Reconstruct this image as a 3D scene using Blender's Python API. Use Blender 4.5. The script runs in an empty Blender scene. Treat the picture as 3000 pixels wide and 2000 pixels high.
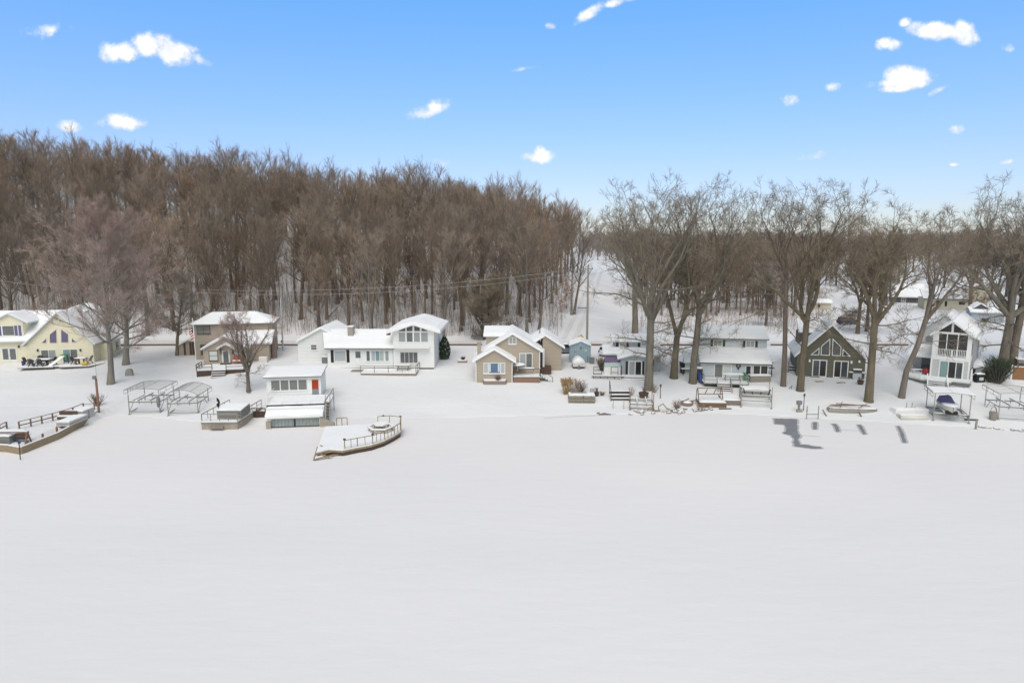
import bpy, math, random
import numpy as np
from mathutils import Vector, noise
R = math.radians
scene = bpy.context.scene
COL = scene.collection
rng = random.Random(7)
# ------------------------------------------------------------------ camera
H = 23.0
PITCH = math.atan(300/2000)
cp, sp = math.cos(PITCH), math.sin(PITCH)
cam = bpy.data.objects.new("camera", bpy.data.cameras.new("camera"))
COL.objects.link(cam)
cam.location = (0, 0, H)
cam.rotation_euler = (math.pi/2-PITCH, 0, 0)
cam.data.sensor_width = 36; cam.data.lens = 24
cam.data.clip_start = 0.5; cam.data.clip_end = 9000
scene.camera = cam

def ray(u, v):
    x = (u-1500)/2000; y = (1000-v)/2000
    return Vector((x, cp+y*sp, -sp+y*cp))
def unp(u, v, z=0.0):                      # survey point -> point at height z
    d = ray(u, v); t = (z-H)/d.z
    return Vector((d.x*t, d.y*t, z))
def at_depth(u, v, Y):
    d = ray(u, v); t = Y/d.y
    return Vector((d.x*t, Y, H+d.z*t))
# ------------------------------------------------------------------ terrain
SHORE = [(330,1214),(420,1218),(560,1232),(690,1237),(780,1240),(950,1228),(1100,1222),
         (1250,1224),(1450,1219),(1700,1212),(1850,1211),(2000,1207),(2200,1213),(2400,1224),(2600,1236),(2800,1248),(3000,1262),(3700,1300)]
_sp = [unp(u, v) for u, v in SHORE]
SX = np.array([-110., -56., -54.1, -53.3]+[p.x for p in _sp if p.x > -52.8]); SY = np.array([75., 72.7, 71.8, 88.]+[p.y for p in _sp if p.x > -52.8])
SX2 = np.array([-110., -56., -53.3]+[p.x for p in _sp if p.x > -52.8]); SY2 = np.array([92., 88.5, 88.]+[p.y for p in _sp if p.x > -52.8])
def ss(t):
    t = np.clip(t, 0, 1); return t*t*(3-2*t)
CT = [-1.4,-.75,-.5,-.25,-.01,.08,.125,.17,.23,.5]
CZ = [36.5,33,27.5,21.5,15.5,11,9.2,5.8,3.6,3.4]
def zg(x, y):
    x = np.asarray(x, float); y = np.asarray(y, float)
    t0 = y-np.interp(x, SX, SY); t = y-np.interp(x, SX2, SY2)
    u_ = np.clip(t/22, 0, 1); yard = .05*ss((t0+.6)/1.2) + .29*ss(t0/7) + 2.5*(.8*u_+.2*ss(t/22)) + .15*ss((t-20)/10)
    left = ss((-53.2-x)/.8)*ss((t0+.1)/.9)*(1-ss((t-2)/16))*.42
    z = -.6+.6*ss((t0+1.2)/.8) + yard + left
    th = x/np.maximum(y, 40)
    hz = np.interp(th, CT, CZ)
    k = np.clip((y-133)/78, 0, 1)
    s = .55*k+.45*k*k*(3-2*k)
    fall = 1-.75*ss((y-250)/240)
    roadz = 3.3
    z = z + (roadz-2.95)*ss((t-25)/15)
    z = z + np.maximum(hz-roadz, 0)*s*fall
    far = ss((y-500)/900)
    z = z*(1-far)+far*3.0
    wob = .05*np.sin(x*.31+1.7*np.sin(y*.13))*np.sin(y*.27+x*.05)
    hillw = .55*np.sin(x*.11+y*.07)*np.sin(y*.09-x*.045)*ss((y-140)/40)*(1-ss((x-.1*y)/10))
    return z + wob*ss((t-2)/6) + hillw
def zs(x, y): return float(zg(x, y))
def G(u, v, y0=55, y1=900):
    d = ray(u, v); py = y0; Y = y0
    while Y < y1:
        t = Y/d.y
        g = max(zs(d.x*t, Y), 0.0)
        if H+d.z*t <= g:
            a, b = py, Y
            for _ in range(18):
                m = (a+b)/2; t = m/d.y
                if H+d.z*t <= max(zs(d.x*t, m), 0.0): b = m
                else: a = m
            t = b/d.y
            return Vector((d.x*t, b, max(zs(d.x*t, b), 0.0)))
        py = Y; Y += 1.0
    t = y1/d.y
    return Vector((d.x*t, y1, zs(d.x*t, y1)))
# crop reading helpers: survey sheets at different enlargements
def K(x0, y0, s): return lambda x, y: (x0+x*s, y0+y*s)
c1 = K(0,850,.33175); c2 = K(330,880,.25515); c3 = K(650,880,.31895); c4 = K(1300,880,.22957); c5 = K(1640,900,.21687)
c6 = K(1980,900,.21687); c7 = K(2240,880,.2933); c8 = K(2580,800,.33175); c9 = K(0,350,.42517); c10 = K(900,450,.38265)
c11 = K(1700,480,.3316); c12 = K(2300,480,.3316); c13 = K(700,900,.1913); c14 = K(0,1100,.16583); cs = K(0,0,1)
class Frame:
    """local frame of a thing: origin on the ground, x along its front, y away from the lake"""
    def __init__(s, c, x, y, yaw=0, dY=0, P=None):
        s.O = G(*c(x, y)) if P is None else P
        if dY: s.O = at_depth(*c(x, y), s.O.y+dY); s.O.z = zs(s.O.x, s.O.y)
        s.yaw = R(yaw)
        s.ex = Vector((math.cos(s.yaw), math.sin(s.yaw), 0)); s.ey = Vector((-math.sin(s.yaw), math.cos(s.yaw), 0))
    def q(s, c, x, y, d=0):                # -> local (x, z) on the plane local y = d
        r = ray(*c(x, y)); o = Vector((0, 0, H))
        t = ((s.O+s.ey*d)-o).dot(s.ey)/r.dot(s.ey)
        w = o+r*t-s.O
        return w.dot(s.ex), w.z
    def g(s, c, x, y, up=0):               # -> local point on the ground
        w = G(*c(x, y))-s.O
        return Vector((w.dot(s.ex), w.dot(s.ey), w.z+up))
    def lev(s, c, x, y, z):                # -> local point at local height z
        w = unp(*c(x, y), s.O.z+z)-s.O
        return Vector((w.dot(s.ex), w.dot(s.ey), z))
    def gz(s, x, y):
        w = s.O+s.ex*x+s.ey*y
        return zs(w.x, w.y)-s.O.z
# ------------------------------------------------------------------ objects
def tag(o, label=None, cat=None, group=None, kind=None):
    if label: o["label"] = label
    if cat: o["category"] = cat
    if group: o["group"] = group
    if kind: o["kind"] = kind
    return o
def empty(name, F, label, cat, group=None):
    o = bpy.data.objects.new(name, None); COL.objects.link(o)
    if isinstance(F, Frame): o.location = F.O; o.rotation_euler = (0, 0, F.yaw)
    else: o.location = F
    o.empty_display_size = .3
    return tag(o, label, cat, group)
class MB:
    def __init__(s): s.v = []; s.f = []
    def box(s, x0, x1, y0, y1, z0, z1):
        n = len(s.v)
        s.v += [(x0,y0,z0),(x1,y0,z0),(x1,y1,z0),(x0,y1,z0),(x0,y0,z1),(x1,y0,z1),(x1,y1,z1),(x0,y1,z1)]
        s.f += [(n,n+3,n+2,n+1),(n+4,n+5,n+6,n+7),(n,n+1,n+5,n+4),(n+1,n+2,n+6,n+5),(n+2,n+3,n+7,n+6),(n+3,n,n+4,n+7)]
        return s
    def prism(s, poly, y0, y1):            # poly of (x, z) swept along y
        n = len(s.v); k = len(poly)
        s.v += [(x, y0, z) for x, z in poly]+[(x, y1, z) for x, z in poly]
        s.f += [tuple(range(n, n+k)), tuple(range(n+2*k-1, n+k-1, -1))]
        s.f += [(n+i, n+k+i, n+k+(i+1) % k, n+(i+1) % k) for i in range(k)]
        return s
    def prismx(s, poly, x0, x1):           # poly of (y, z) swept along x
        n = len(s.v); k = len(poly)
        s.v += [(x0, y, z) for y, z in poly]+[(x1, y, z) for y, z in poly]
        s.f += [tuple(range(n, n+k)), tuple(range(n+2*k-1, n+k-1, -1))]
        s.f += [(n+i, n+k+i, n+k+(i+1) % k, n+(i+1) % k) for i in range(k)]
        return s
    def plan(s, poly, z0, z1):             # poly of (x, y) swept along z
        n = len(s.v); k = len(poly)
        s.v += [(x, y, z0) for x, y in poly]+[(x, y, z1) for x, y in poly]
        s.f += [tuple(range(n, n+k)), tuple(range(n+2*k-1, n+k-1, -1))]
        s.f += [(n+i, n+k+i, n+k+(i+1) % k, n+(i+1) % k) for i in range(k)]
        return s
    def slab(s, q, up):                    # quad of 3-D points thickened by up (along z)
        n = len(s.v)
        a = [tuple(p) for p in q]
        s.v += a+[(p[0], p[1], p[2]+up) for p in a]
        s.f += [(n+3,n+2,n+1,n),(n+4,n+5,n+6,n+7),(n,n+1,n+5,n+4),(n+1,n+2,n+6,n+5),(n+2,n+3,n+7,n+6),(n+3,n,n+4,n+7)]
        return s
    def snow(s, q, h, ins=.03, seed=0, step=.8):   # soft snow blanket on a quad
        A, B, C, D = [Vector(p) for p in q]
        nu = max(2, min(26, int((B-A).length/step)+1)); nv = max(2, min(14, int((D-A).length/step)+1))
        n = len(s.v)
        for j in range(nv+1):
            for i in range(nu+1):
                fu, fv = i/nu, j/nv
                fu2 = ins/max((B-A).length, .1); fv2 = ins/max((D-A).length, .1)
                gu = fu2+fu*(1-2*fu2); gv = fv2+fv*(1-2*fv2)
                p = (A*(1-gu)+B*gu)*(1-gv)+(D*(1-gu)+C*gu)*gv
                e = .62 if i in (0, nu) or j in (0, nv) else 1
                w = noise.noise(Vector((p.x*.8+seed, p.y*.8, p.z*.8+3)))
                edge = (i in (0, nu) or j in (0, nv))
                s.v.append((p.x+(.05*w if edge else 0), p.y-(.07*w if edge else 0), p.z+h*e*(1+.28*w)))
        W = nu+1
        for j in range(nv):
            for i in range(nu):
                a = n+j*W+i; s.f.append((a, a+1, a+W+1, a+W))
        ring = [i for i in range(W)]+[j*W+nu for j in range(1, nv+1)]+[nv*W+i for i in range(nu-1, -1, -1)]+[j*W for j in range(nv-1, 0, -1)]
        m = len(s.v)
        for r_ in ring:
            fu, fv = (r_ % W)/nu, (r_//W)/nv
            p = (A*(1-fu)+B*fu)*(1-fv)+(D*(1-fu)+C*fu)*fv
            s.v.append((p.x, p.y, p.z+.002))
        k = len(ring)
        for i in range(k): s.f.append((n+ring[i], m+i, m+(i+1) % k, n+ring[(i+1) % k]))
        return s
    def bar(s, p, q, w=.05, h=None):       # square section beam
        h = h or w
        p, q = Vector(p), Vector(q); d = (q-p)
        if d.length < 1e-6: return s
        d.normalize()
        a = d.cross(Vector((0, 0, 1)))
        if a.length < .05: a = Vector((1, 0, 0))
        a.normalize(); b = a.cross(d); a = a*(w/2); b = b*(h/2)
        n = len(s.v)
        for e in (p, q): s.v += [tuple(e-a-b), tuple(e+a-b), tuple(e+a+b), tuple(e-a+b)]
        s.f += [(n,n+3,n+2,n+1),(n+4,n+5,n+6,n+7),(n,n+1,n+5,n+4),(n+1,n+2,n+6,n+5),(n+2,n+3,n+7,n+6),(n+3,n,n+4,n+7)]
        return s
    def tube(s, pts, rad, n=6, cap=False):
        pts = [Vector(p) for p in pts]; base = len(s.v); k = len(pts)
        if not isinstance(rad, (list, tuple)): rad = [rad]*k
        a = None
        for i, p in enumerate(pts):
            d = (pts[min(i+1, k-1)]-pts[max(i-1, 0)])
            if d.length < 1e-9: d = Vector((0, 0, 1))
            d.normalize()
            if a is None:
                a = d.cross(Vector((.31, .2, .93)) if abs(d.z) < .9 else Vector((1, 0, 0)))
            a = a-d*a.dot(d)
            if a.length < 1e-6: a = d.orthogonal()
            a.normalize(); b = d.cross(a)
            for j in range(n):
                t = 2*math.pi*j/n
                o = p+(a*math.cos(t)+b*math.sin(t))*rad[i]
                s.v.append((o.x, o.y, o.z))
        for i in range(k-1):
            for j in range(n):
                s.f.append((base+i*n+j, base+i*n+(j+1) % n, base+(i+1)*n+(j+1) % n, base+(i+1)*n+j))
        if cap:
            s.f.append(tuple(base+j for j in range(n-1, -1, -1))); s.f.append(tuple(base+(k-1)*n+j for j in range(n)))
        return s
    def lathe(s, prof, cx=0, cy=0, n=14):
        return s.tube([(cx, cy, z) for r_, z in prof], [max(r_, .002) for r_, z in prof], n, True) if False else s._lathe(prof, cx, cy, n)
    def _lathe(s, prof, cx, cy, n):
        b = len(s.v)
        for r_, z in prof:
            for j in range(n):
                t = 2*math.pi*j/n; s.v.append((cx+r_*math.cos(t), cy+r_*math.sin(t), z))
        for i in range(len(prof)-1):
            for j in range(n):
                s.f.append((b+i*n+j, b+i*n+(j+1) % n, b+(i+1)*n+(j+1) % n, b+(i+1)*n+j))
        s.f.append(tuple(b+j for j in range(n-1, -1, -1))); k = len(prof)-1
        s.f.append(tuple(b+k*n+j for j in range(n)))
        return s
    def build(s, name, m, parent=None, smooth=False):
        me = bpy.data.meshes.new(name); me.from_pydata(s.v, [], s.f)
        o = bpy.data.objects.new(name, me); COL.objects.link(o)
        if m: me.materials.append(m)
        if parent is not None: o.parent = parent
        if smooth: me.polygons.foreach_set("use_smooth", [True]*len(me.polygons))
        me.update()
        return o
def np_mesh(name, V, F_, m, parent=None, smooth=False):
    me = bpy.data.meshes.new(name); me.from_pydata(V.tolist() if hasattr(V, "tolist") else V, [], F_.tolist() if hasattr(F_, "tolist") else F_)
    if m: me.materials.append(m)
    o = bpy.data.objects.new(name, me); COL.objects.link(o)
    if parent is not None: o.parent = parent
    if smooth: me.polygons.foreach_set("use_smooth", [True]*len(me.polygons))
    me.update(); return o
# ------------------------------------------------------------------ materials
def lin(c):
    return tuple(((x/255)/12.92 if x/255 <= .04045 else ((x/255+.055)/1.055)**2.4) for x in c)
def mat(name, col, rough=.7, var=.15, scale=3.0, bump=0.0, bscale=None, stretch=(1,1,1), spec=.3, metal=0.0, lap=0.0, vert=0.0, detail=4, obj=0.0):
    m = bpy.data.materials.new(name); m.use_nodes = True
    nt = m.node_tree; N = nt.nodes; L = nt.links
    b = N["Principled BSDF"]
    b.inputs["Roughness"].default_value = rough; b.inputs["Metallic"].default_value = metal
    b.inputs["Specular IOR Level"].default_value = spec
    tc = N.new("ShaderNodeTexCoord"); mp = N.new("ShaderNodeMapping"); mp.inputs["Scale"].default_value = stretch
    L.new(tc.outputs["Object"], mp.inputs["Vector"])
    no = N.new("ShaderNodeTexNoise"); no.inputs["Scale"].default_value = scale; no.inputs["Detail"].default_value = detail
    L.new(mp.outputs[0], no.inputs["Vector"])
    mx = N.new("ShaderNodeMix"); mx.data_type = "RGBA"
    c = tuple(col); lo = tuple(max(0, x*(1-var)) for x in c); hi = tuple(min(1, x*(1+var)) for x in c)
    mx.inputs[6].default_value = lo+(1,); mx.inputs[7].default_value = hi+(1,)
    L.new(no.outputs["Fac"], mx.inputs[0])
    colout = mx.outputs[2]
    h = None
    if lap or vert:
        sx = N.new("ShaderNodeSeparateXYZ"); L.new(tc.outputs["Object"], sx.inputs[0])
        mm = N.new("ShaderNodeMath"); mm.operation = "DIVIDE"
        L.new(sx.outputs[2 if lap else 0], mm.inputs[0]); mm.inputs[1].default_value = lap or vert
        fr = N.new("ShaderNodeMath"); fr.operation = "FRACT"; L.new(mm.outputs[0], fr.inputs[0])
        gt = N.new("ShaderNodeMath"); gt.operation = "LESS_THAN"; L.new(fr.outputs[0], gt.inputs[0]); gt.inputs[1].default_value = .14
        m2 = N.new("ShaderNodeMix"); m2.data_type = "RGBA"; m2.inputs[7].default_value = tuple(x*.62 for x in c)+(1,)
        L.new(gt.outputs[0], m2.inputs[0]); L.new(colout, m2.inputs[6]); colout = m2.outputs[2]
        h = fr.outputs[0]
    if obj:
        oi = N.new("ShaderNodeObjectInfo"); hv = N.new("ShaderNodeHueSaturation")
        r1 = N.new("ShaderNodeMapRange"); r1.inputs[3].default_value = 1-obj; r1.inputs[4].default_value = 1+obj; L.new(oi.outputs["Random"], r1.inputs[0])
        fr_ = N.new("ShaderNodeMath"); fr_.operation = "MULTIPLY"; fr_.inputs[1].default_value = 7.31; L.new(oi.outputs["Random"], fr_.inputs[0])
        f2 = N.new("ShaderNodeMath"); f2.operation = "FRACT"; L.new(fr_.outputs[0], f2.inputs[0])
        r2 = N.new("ShaderNodeMapRange"); r2.inputs[3].default_value = .6; r2.inputs[4].default_value = 1.05; L.new(f2.outputs[0], r2.inputs[0])
        L.new(r1.outputs[0], hv.inputs["Value"]); L.new(r2.outputs[0], hv.inputs["Saturation"]); L.new(colout, hv.inputs["Color"]); colout = hv.outputs[0]
    L.new(colout, b.inputs["Base Color"])
    if bump:
        bp = N.new("ShaderNodeBump"); bp.inputs["Strength"].default_value = bump; bp.inputs["Distance"].default_value = .05
        n2 = N.new("ShaderNodeTexNoise"); n2.inputs["Scale"].default_value = bscale or scale*4; n2.inputs["Detail"].default_value = 3
        L.new(mp.outputs[0], n2.inputs["Vector"]); L.new(n2.outputs["Fac"], bp.inputs["Height"]); L.new(bp.outputs[0], b.inputs["Normal"])
    return m
M = {}
def snow_mat(name, col, tint, scale, big, bump):
    m = mat(name, col, .85, .0, scale, spec=.25)
    nt = m.node_tree; N = nt.nodes; L = nt.links; b = N["Principled BSDF"]
    tc = [n for n in N if n.type == "TEX_COORD"][0]
    n1 = N.new("ShaderNodeTexNoise"); n1.inputs["Scale"].default_value = big; n1.inputs["Detail"].default_value = 5
    mp = N.new("ShaderNodeMapping"); mp.inputs["Scale"].default_value = (.6, 1.5, 1)
    L.new(tc.outputs["Object"], mp.inputs[0]); L.new(mp.outputs[0], n1.inputs["Vector"])
    rp = N.new("ShaderNodeValToRGB"); rp.color_ramp.elements[0].position = .38; rp.color_ramp.elements[1].position = .66
    rp.color_ramp.elements[0].color = tuple(tint)+(1,); rp.color_ramp.elements[1].color = tuple(col)+(1,)
    L.new(n1.outputs["Fac"], rp.inputs[0]); L.new(rp.outputs[0], b.inputs["Base Color"])
    bp = N.new("ShaderNodeBump"); bp.inputs["Strength"].default_value = bump; bp.inputs["Distance"].default_value = .12
    n2 = N.new("ShaderNodeTexNoise"); n2.inputs["Scale"].default_value = scale; n2.inputs["Detail"].default_value = 6
    L.new(mp.outputs[0], n2.inputs["Vector"]); L.new(n2.outputs["Fac"], bp.inputs["Height"]); L.new(bp.outputs[0], b.inputs["Normal"])
    return m
M["lake"] = snow_mat("snow_lake", (.80,.775,.770), (.755,.735,.735), .6, .03, .4)
M["ground"] = snow_mat("snow_ground", (.765,.762,.766), (.715,.718,.73), 1.1, .12, .6)
M["snow"] = snow_mat("snow_roof", (.87,.87,.875), (.83,.835,.85), 1.5, .3, .35)
M["track"] = mat("snow_track", (.66,.655,.655), .85, .06, .6, .3)
M["ice"] = mat("bare_ice", (.225,.225,.23), .42, .28, .9, .15, 2, spec=.35, detail=7); M["icerim"] = mat("ice_rim", (.50,.50,.51), .7, .2, 2)
M["slush"] = mat("slush_line", (.50,.51,.53), .6, .15, 1.2)
M["bark"] = mat("bark_forest", (.165,.125,.095), .95, .6, 2.4, 1.0, 8, (1,1,.18), detail=8, obj=.2)
M["bark_b"] = mat("bark_forest_grey", (.215,.185,.15), .95, .6, 2.4, 1.0, 8, (1,1,.18), detail=8, obj=.2)
M["bark_pale"] = mat("bark_pale", (.24,.20,.145), .9, .4, 1.6, .8, 6, (1,1,.3))
M["bark_oak"] = mat("bark_oak", (.158,.132,.096), .95, .62, 2.6, 1.0, 9, (1,1,.16), detail=8, obj=.15)
M["twig"] = mat("twigs_brown", (.275,.192,.137), .9, .35, .25, obj=.32)
M["twig_b"] = mat("twigs_greybrown", (.26,.198,.148), .9, .35, .25, obj=.32)
M["twig_red"] = mat("twigs_mauve", (.40,.295,.265), .9, .25, .3)
M["twig_oak"] = mat("twigs_oak", (.24,.195,.145), .9, .4, .35)
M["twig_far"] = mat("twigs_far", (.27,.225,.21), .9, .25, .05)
M["leaf_rust"] = mat("leaves_rust", (.36,.16,.085), .9, .3, 1.5)
M["reed"] = mat("reeds", (.42,.28,.14), .9, .35, 2.0)
M["brush"] = mat("brush", (.25,.18,.135), .9, .35, .4)
# ------------------------------------------------------------------ ground, lake, road
def axis(segs):
    out = []
    for a, b, st in segs: out += list(np.arange(a, b, st))
    out.append(segs[-1][1]); return np.array(out)
gx = axis([(-6000,-1200,600),(-1200,-400,80),(-400,-170,10),(-170,-88,2),(-88,88,.7),(88,200,2),(200,500,10),(500,1200,80),(1200,6000,600)])
gy = axis([(50,66,4),(66,97,.6),(97,132,1.2),(132,280,2.5),(280,500,10),(500,1400,50),(1400,6500,600)])
XX, YY = np.meshgrid(gx, gy); ZZ = zg(XX, YY)
V = np.stack([XX.ravel(), YY.ravel(), ZZ.ravel()], 1)
nx, ny = len(gx), len(gy)
ii = (np.arange(ny-1)[:, None]*nx+np.arange(nx-1)[None, :]).ravel()
Fc = np.stack([ii, ii+1, ii+nx+1, ii+nx], 1)
ground = np_mesh("ground", V, Fc, M["ground"], smooth=True); tag(ground, "snow covered yards, hillside and fields", kind="structure")
lx = np.linspace(-700, 700, 71); ly = np.linspace(-120, 112, 59)
LX, LY = np.meshgrid(lx, ly)
LV = np.stack([LX.ravel(), LY.ravel(), .0*LX.ravel()], 1)
ii = (np.arange(58)[:, None]*71+np.arange(70)[None, :]).ravel()
lake = np_mesh("lake", LV, np.stack([ii, ii+1, ii+72, ii+71], 1), M["lake"], smooth=True); tag(lake, "frozen lake under even snow", kind="structure")

def strip(name, pts, w, m, up=.04, kind="structure", label=None):     # ground-following ribbon
    mb = MB(); n = len(pts)
    for i, (x, y) in enumerate(pts):
        a = Vector(pts[max(i-1, 0)]); b = Vector(pts[min(i+1, n-1)]); d = (b-a).normalized()
        for s_ in (-.5, -.17, .17, .5):
            X, Y = x-d.y*w*s_, y+d.x*w*s_
            mb.v.append((X, Y, max(zs(X, Y), 0)+up))
    for i in range(n-1):
        for j in range(3):
            a = i*4+j; mb.f.append((a, a+1, a+5, a+4))
    o = mb.build(name, m, smooth=True); tag(o, label, kind=kind); return o
def dense(pts, st=1.2):
    out = []
    for a, b in zip(pts[:-1], pts[1:]):
        n = max(1, int((Vector(b)-Vector(a)).length/st))
        out += [tuple(Vector(a).lerp(Vector(b), i/n)) for i in range(n)]
    return out+[tuple(pts[-1])]
ROADY = 128.5
strip("road", dense([(-260, ROADY+4), (-80, ROADY+1.5), (0, ROADY), (110, ROADY), (260, ROADY+6)], 2), 5.0, M["track"], .06, label="snowed over road behind the houses")
lane_px = [(1668,992),(1676,975),(1690,945),(1706,910),(1722,870),(1738,835),(1750,806),(1758,788)]
lane = [G(u, v)[:2] for u, v in lane_px]
for off in (-1.1, 1.1):
    strip("lane", dense([(x+off, y) for x, y in lane], 2), 1.0, M["track"], .05, label="tyre track in the snowy lane climbing beside the woods")

# bare ice patches
def ice_patch(pts, label, jag=.12, seed=1):
    r_ = random.Random(seed); P = [unp(u, v) for u, v in pts]; out = []
    for a, b in zip(P, P[1:]+P[:1]):
        n = max(1, int((b-a).length/.35))
        for i in range(n):
            q = a.lerp(b, i/n); out.append((q.x+r_.uniform(-jag, jag), q.y+r_.uniform(-jag, jag)))
    cx_ = sum(q.x for q in P)/len(P); sg = 1 if sum(P[i].x*P[(i+1) % len(P)].y-P[(i+1) % len(P)].x*P[i].y for i in range(len(P))) > 0 else -1
    rim = []
    for i, (x, y) in enumerate(out):
        a = Vector(out[i-2]); b = Vector(out[(i+2) % len(out)]); d = (b-a).normalized(); o_ = (.16+.12*r_.random())*sg
        rim.append((x+d.y*o_, y-d.x*o_))
    mb = MB(); mb.v = [(x, y, .004) for x, y in rim]; mb.f = [tuple(range(len(rim)))]
    tag(mb.build("slush", M["icerim"]), "thin slushy rim round bare ice", kind="structure")
    mb = MB(); mb.v = [(x, y, .009) for x, y in out]; mb.f = [tuple(range(len(out)))]
    tag(mb.build("ice", M["ice"]), label, kind="structure")
ice_patch([c7(*p) for p in [(95,1178),(320,1182),(325,1255),(330,1330),(352,1350),(340,1380),(342,1435),(400,1442),(560,1458),(572,1482),(470,1478),(330,1462),(292,1450),(288,1375),(270,1350),(190,1328),(190,1312),(212,1300),(210,1262),(185,1240),(100,1234)]], "large jagged patch of bare grey ice near shore", .14, 3)
for k, pl in enumerate([[(482,1214),(523,1214),(520,1288),(486,1288)], [(672,1231),(712,1231),(735,1262),(750,1310),(718,1312),(700,1265)],
           [(925,1240),(962,1240),(988,1285),(1018,1335),(985,1336),(955,1288)], [(1320,1253),(1346,1253),(1385,1320),(1418,1423),(1382,1422),(1352,1330)]]):
    ice_patch([c7(*p) for p in pl], "bare grey ice bar left where a dock stood", .04, k)
strip("slush", [tuple(unp(*c4(x, y))[:2]) for x, y in [(1275,1505),(1420,1492),(1560,1482),(1700,1476),(1840,1472),(1960,1465),(2050,1455),(2200,1448)]], .16, M["slush"], .012, label="thin pressure crack along the shoreline ice")
strip("slush", [tuple(unp(*c7(x, y))[:2]) for x, y in [(385,1348),(460,1352),(560,1360)]], .14, M["slush"], .012, label="thin crack in the snow right of the bare ice")
strip("slush", [tuple(unp(*c7(x, y))[:2]) for x, y in [(750,1292),(850,1296),(952,1301)]], .14, M["slush"], .012, label="thin crack joining two bare ice bars")

# ------------------------------------------------------------------ sky
w = bpy.data.worlds.new("World"); scene.world = w; w.use_nodes = True
nt = w.node_tree; N = nt.nodes; L = nt.links
bg = N["Background"]
SUN_EL, SUN_AZ = 58, 188           # degrees; azimuth clockwise from +Y
sky = N.new("ShaderNodeTexSky"); sky.sky_type = "NISHITA"; sky.sun_disc = False
sky.sun_elevation = R(SUN_EL); sky.sun_rotation = R(SUN_AZ)
sky.altitude = 300; sky.air_density = 1.0; sky.dust_density = .6; sky.ozone_density = 4.0
def nd(t, **kw):
    n = N.new("ShaderNode"+t)
    for k, v in kw.items(): setattr(n, k, v)
    return n
def math_(op, a, b=None, c=None, clamp=False):
    n = nd("Math", operation=op, use_clamp=clamp)
    for i, x in enumerate((a, b, c)):
        if x is None: continue
        if isinstance(x, (int, float)): n.inputs[i].default_value = x
        else: L.new(x, n.inputs[i])
    return n.outputs[0]
tc = nd("TexCoord"); sep = nd("SeparateXYZ"); L.new(tc.outputs["Generated"], sep.inputs[0])
yy = math_("MAXIMUM", sep.outputs[1], .05)
az = math_("DIVIDE", sep.outputs[0], yy); el = math_("DIVIDE", sep.outputs[2], yy)
cmb = nd("CombineXYZ"); L.new(az, cmb.inputs[0]); L.new(el, cmb.inputs[1])
ns = nd("TexNoise"); ns.inputs["Scale"].default_value = 30; ns.inputs["Detail"].default_value = 7; ns.inputs["Roughness"].default_value = .58; L.new(cmb.outputs[0], ns.inputs["Vector"])
nf = math_("SUBTRACT", ns.outputs["Fac"], .5)
def skyco(u, v):
    d = ray(u, v); return d.x/d.y, d.z/d.y
# clouds: (centre u, v, half width, half height, tilt, density)
CL = [(140,90,72,24,.08,.85),(330,150,34,38,0,1),(360,150,54,32,0,1),(445,128,70,42,0,1),(500,150,90,40,-.2,1),(590,175,45,18,-.5,.7),
      (203,370,36,22,-.1,.85),(352,356,68,26,0,1),(1255,318,62,26,.3,.9),(1280,308,38,22,0,.9),(1575,458,52,20,0,1),(1580,447,24,22,0,1),
      (1730,38,64,18,.6,.8),(1800,8,60,12,.25,.75),(1610,76,14,8,0,.35),
      (2740,90,96,28,-.06,1.25),(2820,100,48,38,-.3,1.25),(2650,66,20,16,.3,1),(2602,128,38,22,0,1.15),
      (2650,226,80,36,0,1.25),(2580,246,62,16,.1,.9),(2600,262,40,12,0,1.1),
      (2447,252,40,14,.2,.75),(2316,296,34,18,.1,.8),(2380,458,34,12,.2,.5),(2460,450,24,10,.2,.4),(2797,482,18,6,0,.8),(2955,474,24,8,.2,.7),
      (2750,264,40,8,.5,.4),(2950,140,20,14,0,.5),(2800,380,22,12,0,.4),(1290,478,28,14,.2,.35),(1535,202,36,6,.15,.35),(2990,246,14,60,0,.0)]
tot = None
for (cu, cv, hw, hh, tilt, den) in CL:
    if den <= 0: continue
    a0, e0 = skyco(cu, cv); a1, _ = skyco(cu+hw, cv); _, e1 = skyco(cu, cv-hh)
    ra, re = a1-a0, e1-e0
    dx = math_("SUBTRACT", az, a0); dy = math_("SUBTRACT", el, e0)
    c_, s_ = math.cos(tilt), math.sin(tilt)
    px = math_("MULTIPLY_ADD", dx, c_/ra, math_("MULTIPLY", dy, s_/ra))
    py = math_("MULTIPLY_ADD", dy, c_/re, math_("MULTIPLY", dx, -s_/re))
    r2 = math_("ADD", math_("MULTIPLY", px, px), math_("MULTIPLY", py, py))
    f = math_("MULTIPLY", math_("SUBTRACT", 1.15, r2), den)
    tot = f if tot is None else math_("SMOOTH_MAX", tot, f, .25)
tot = math_("ADD", tot, math_("MULTIPLY", nf, 4.4))
mr = nd("MapRange", interpolation_type="SMOOTHSTEP"); L.new(tot, mr.inputs[0]); mr.inputs[1].default_value = -.2; mr.inputs[2].default_value = 1.25
front = math_("GREATER_THAN", sep.outputs[1], .06)
cmask = math_("MULTIPLY", math_("POWER", mr.outputs[0], 1.25), front)
elev = math_("ARCSINE", sep.outputs[2])
rp = nd("ValToRGB"); L.new(math_("DIVIDE", elev, R(60), clamp=True), rp.inputs[0])
SKYTINT = [(0, (.92,.93,1.06)), (.046, (.90,.89,1.05)), (.092, (.96,.945,1.1)), (.136, (.97,1.03,1.24)), (.22, (.95,1.18,1.42)), (.30, (.86,1.30,1.54)), (.46, (1.0,1.1,1.05)), (.62, (2.1,1.45,.82)), (1, (2.25,1.5,.84))]
cr = rp.color_ramp
cr.elements[0].position = 0; cr.elements[0].color = SKYTINT[0][1]+(1,)
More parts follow.
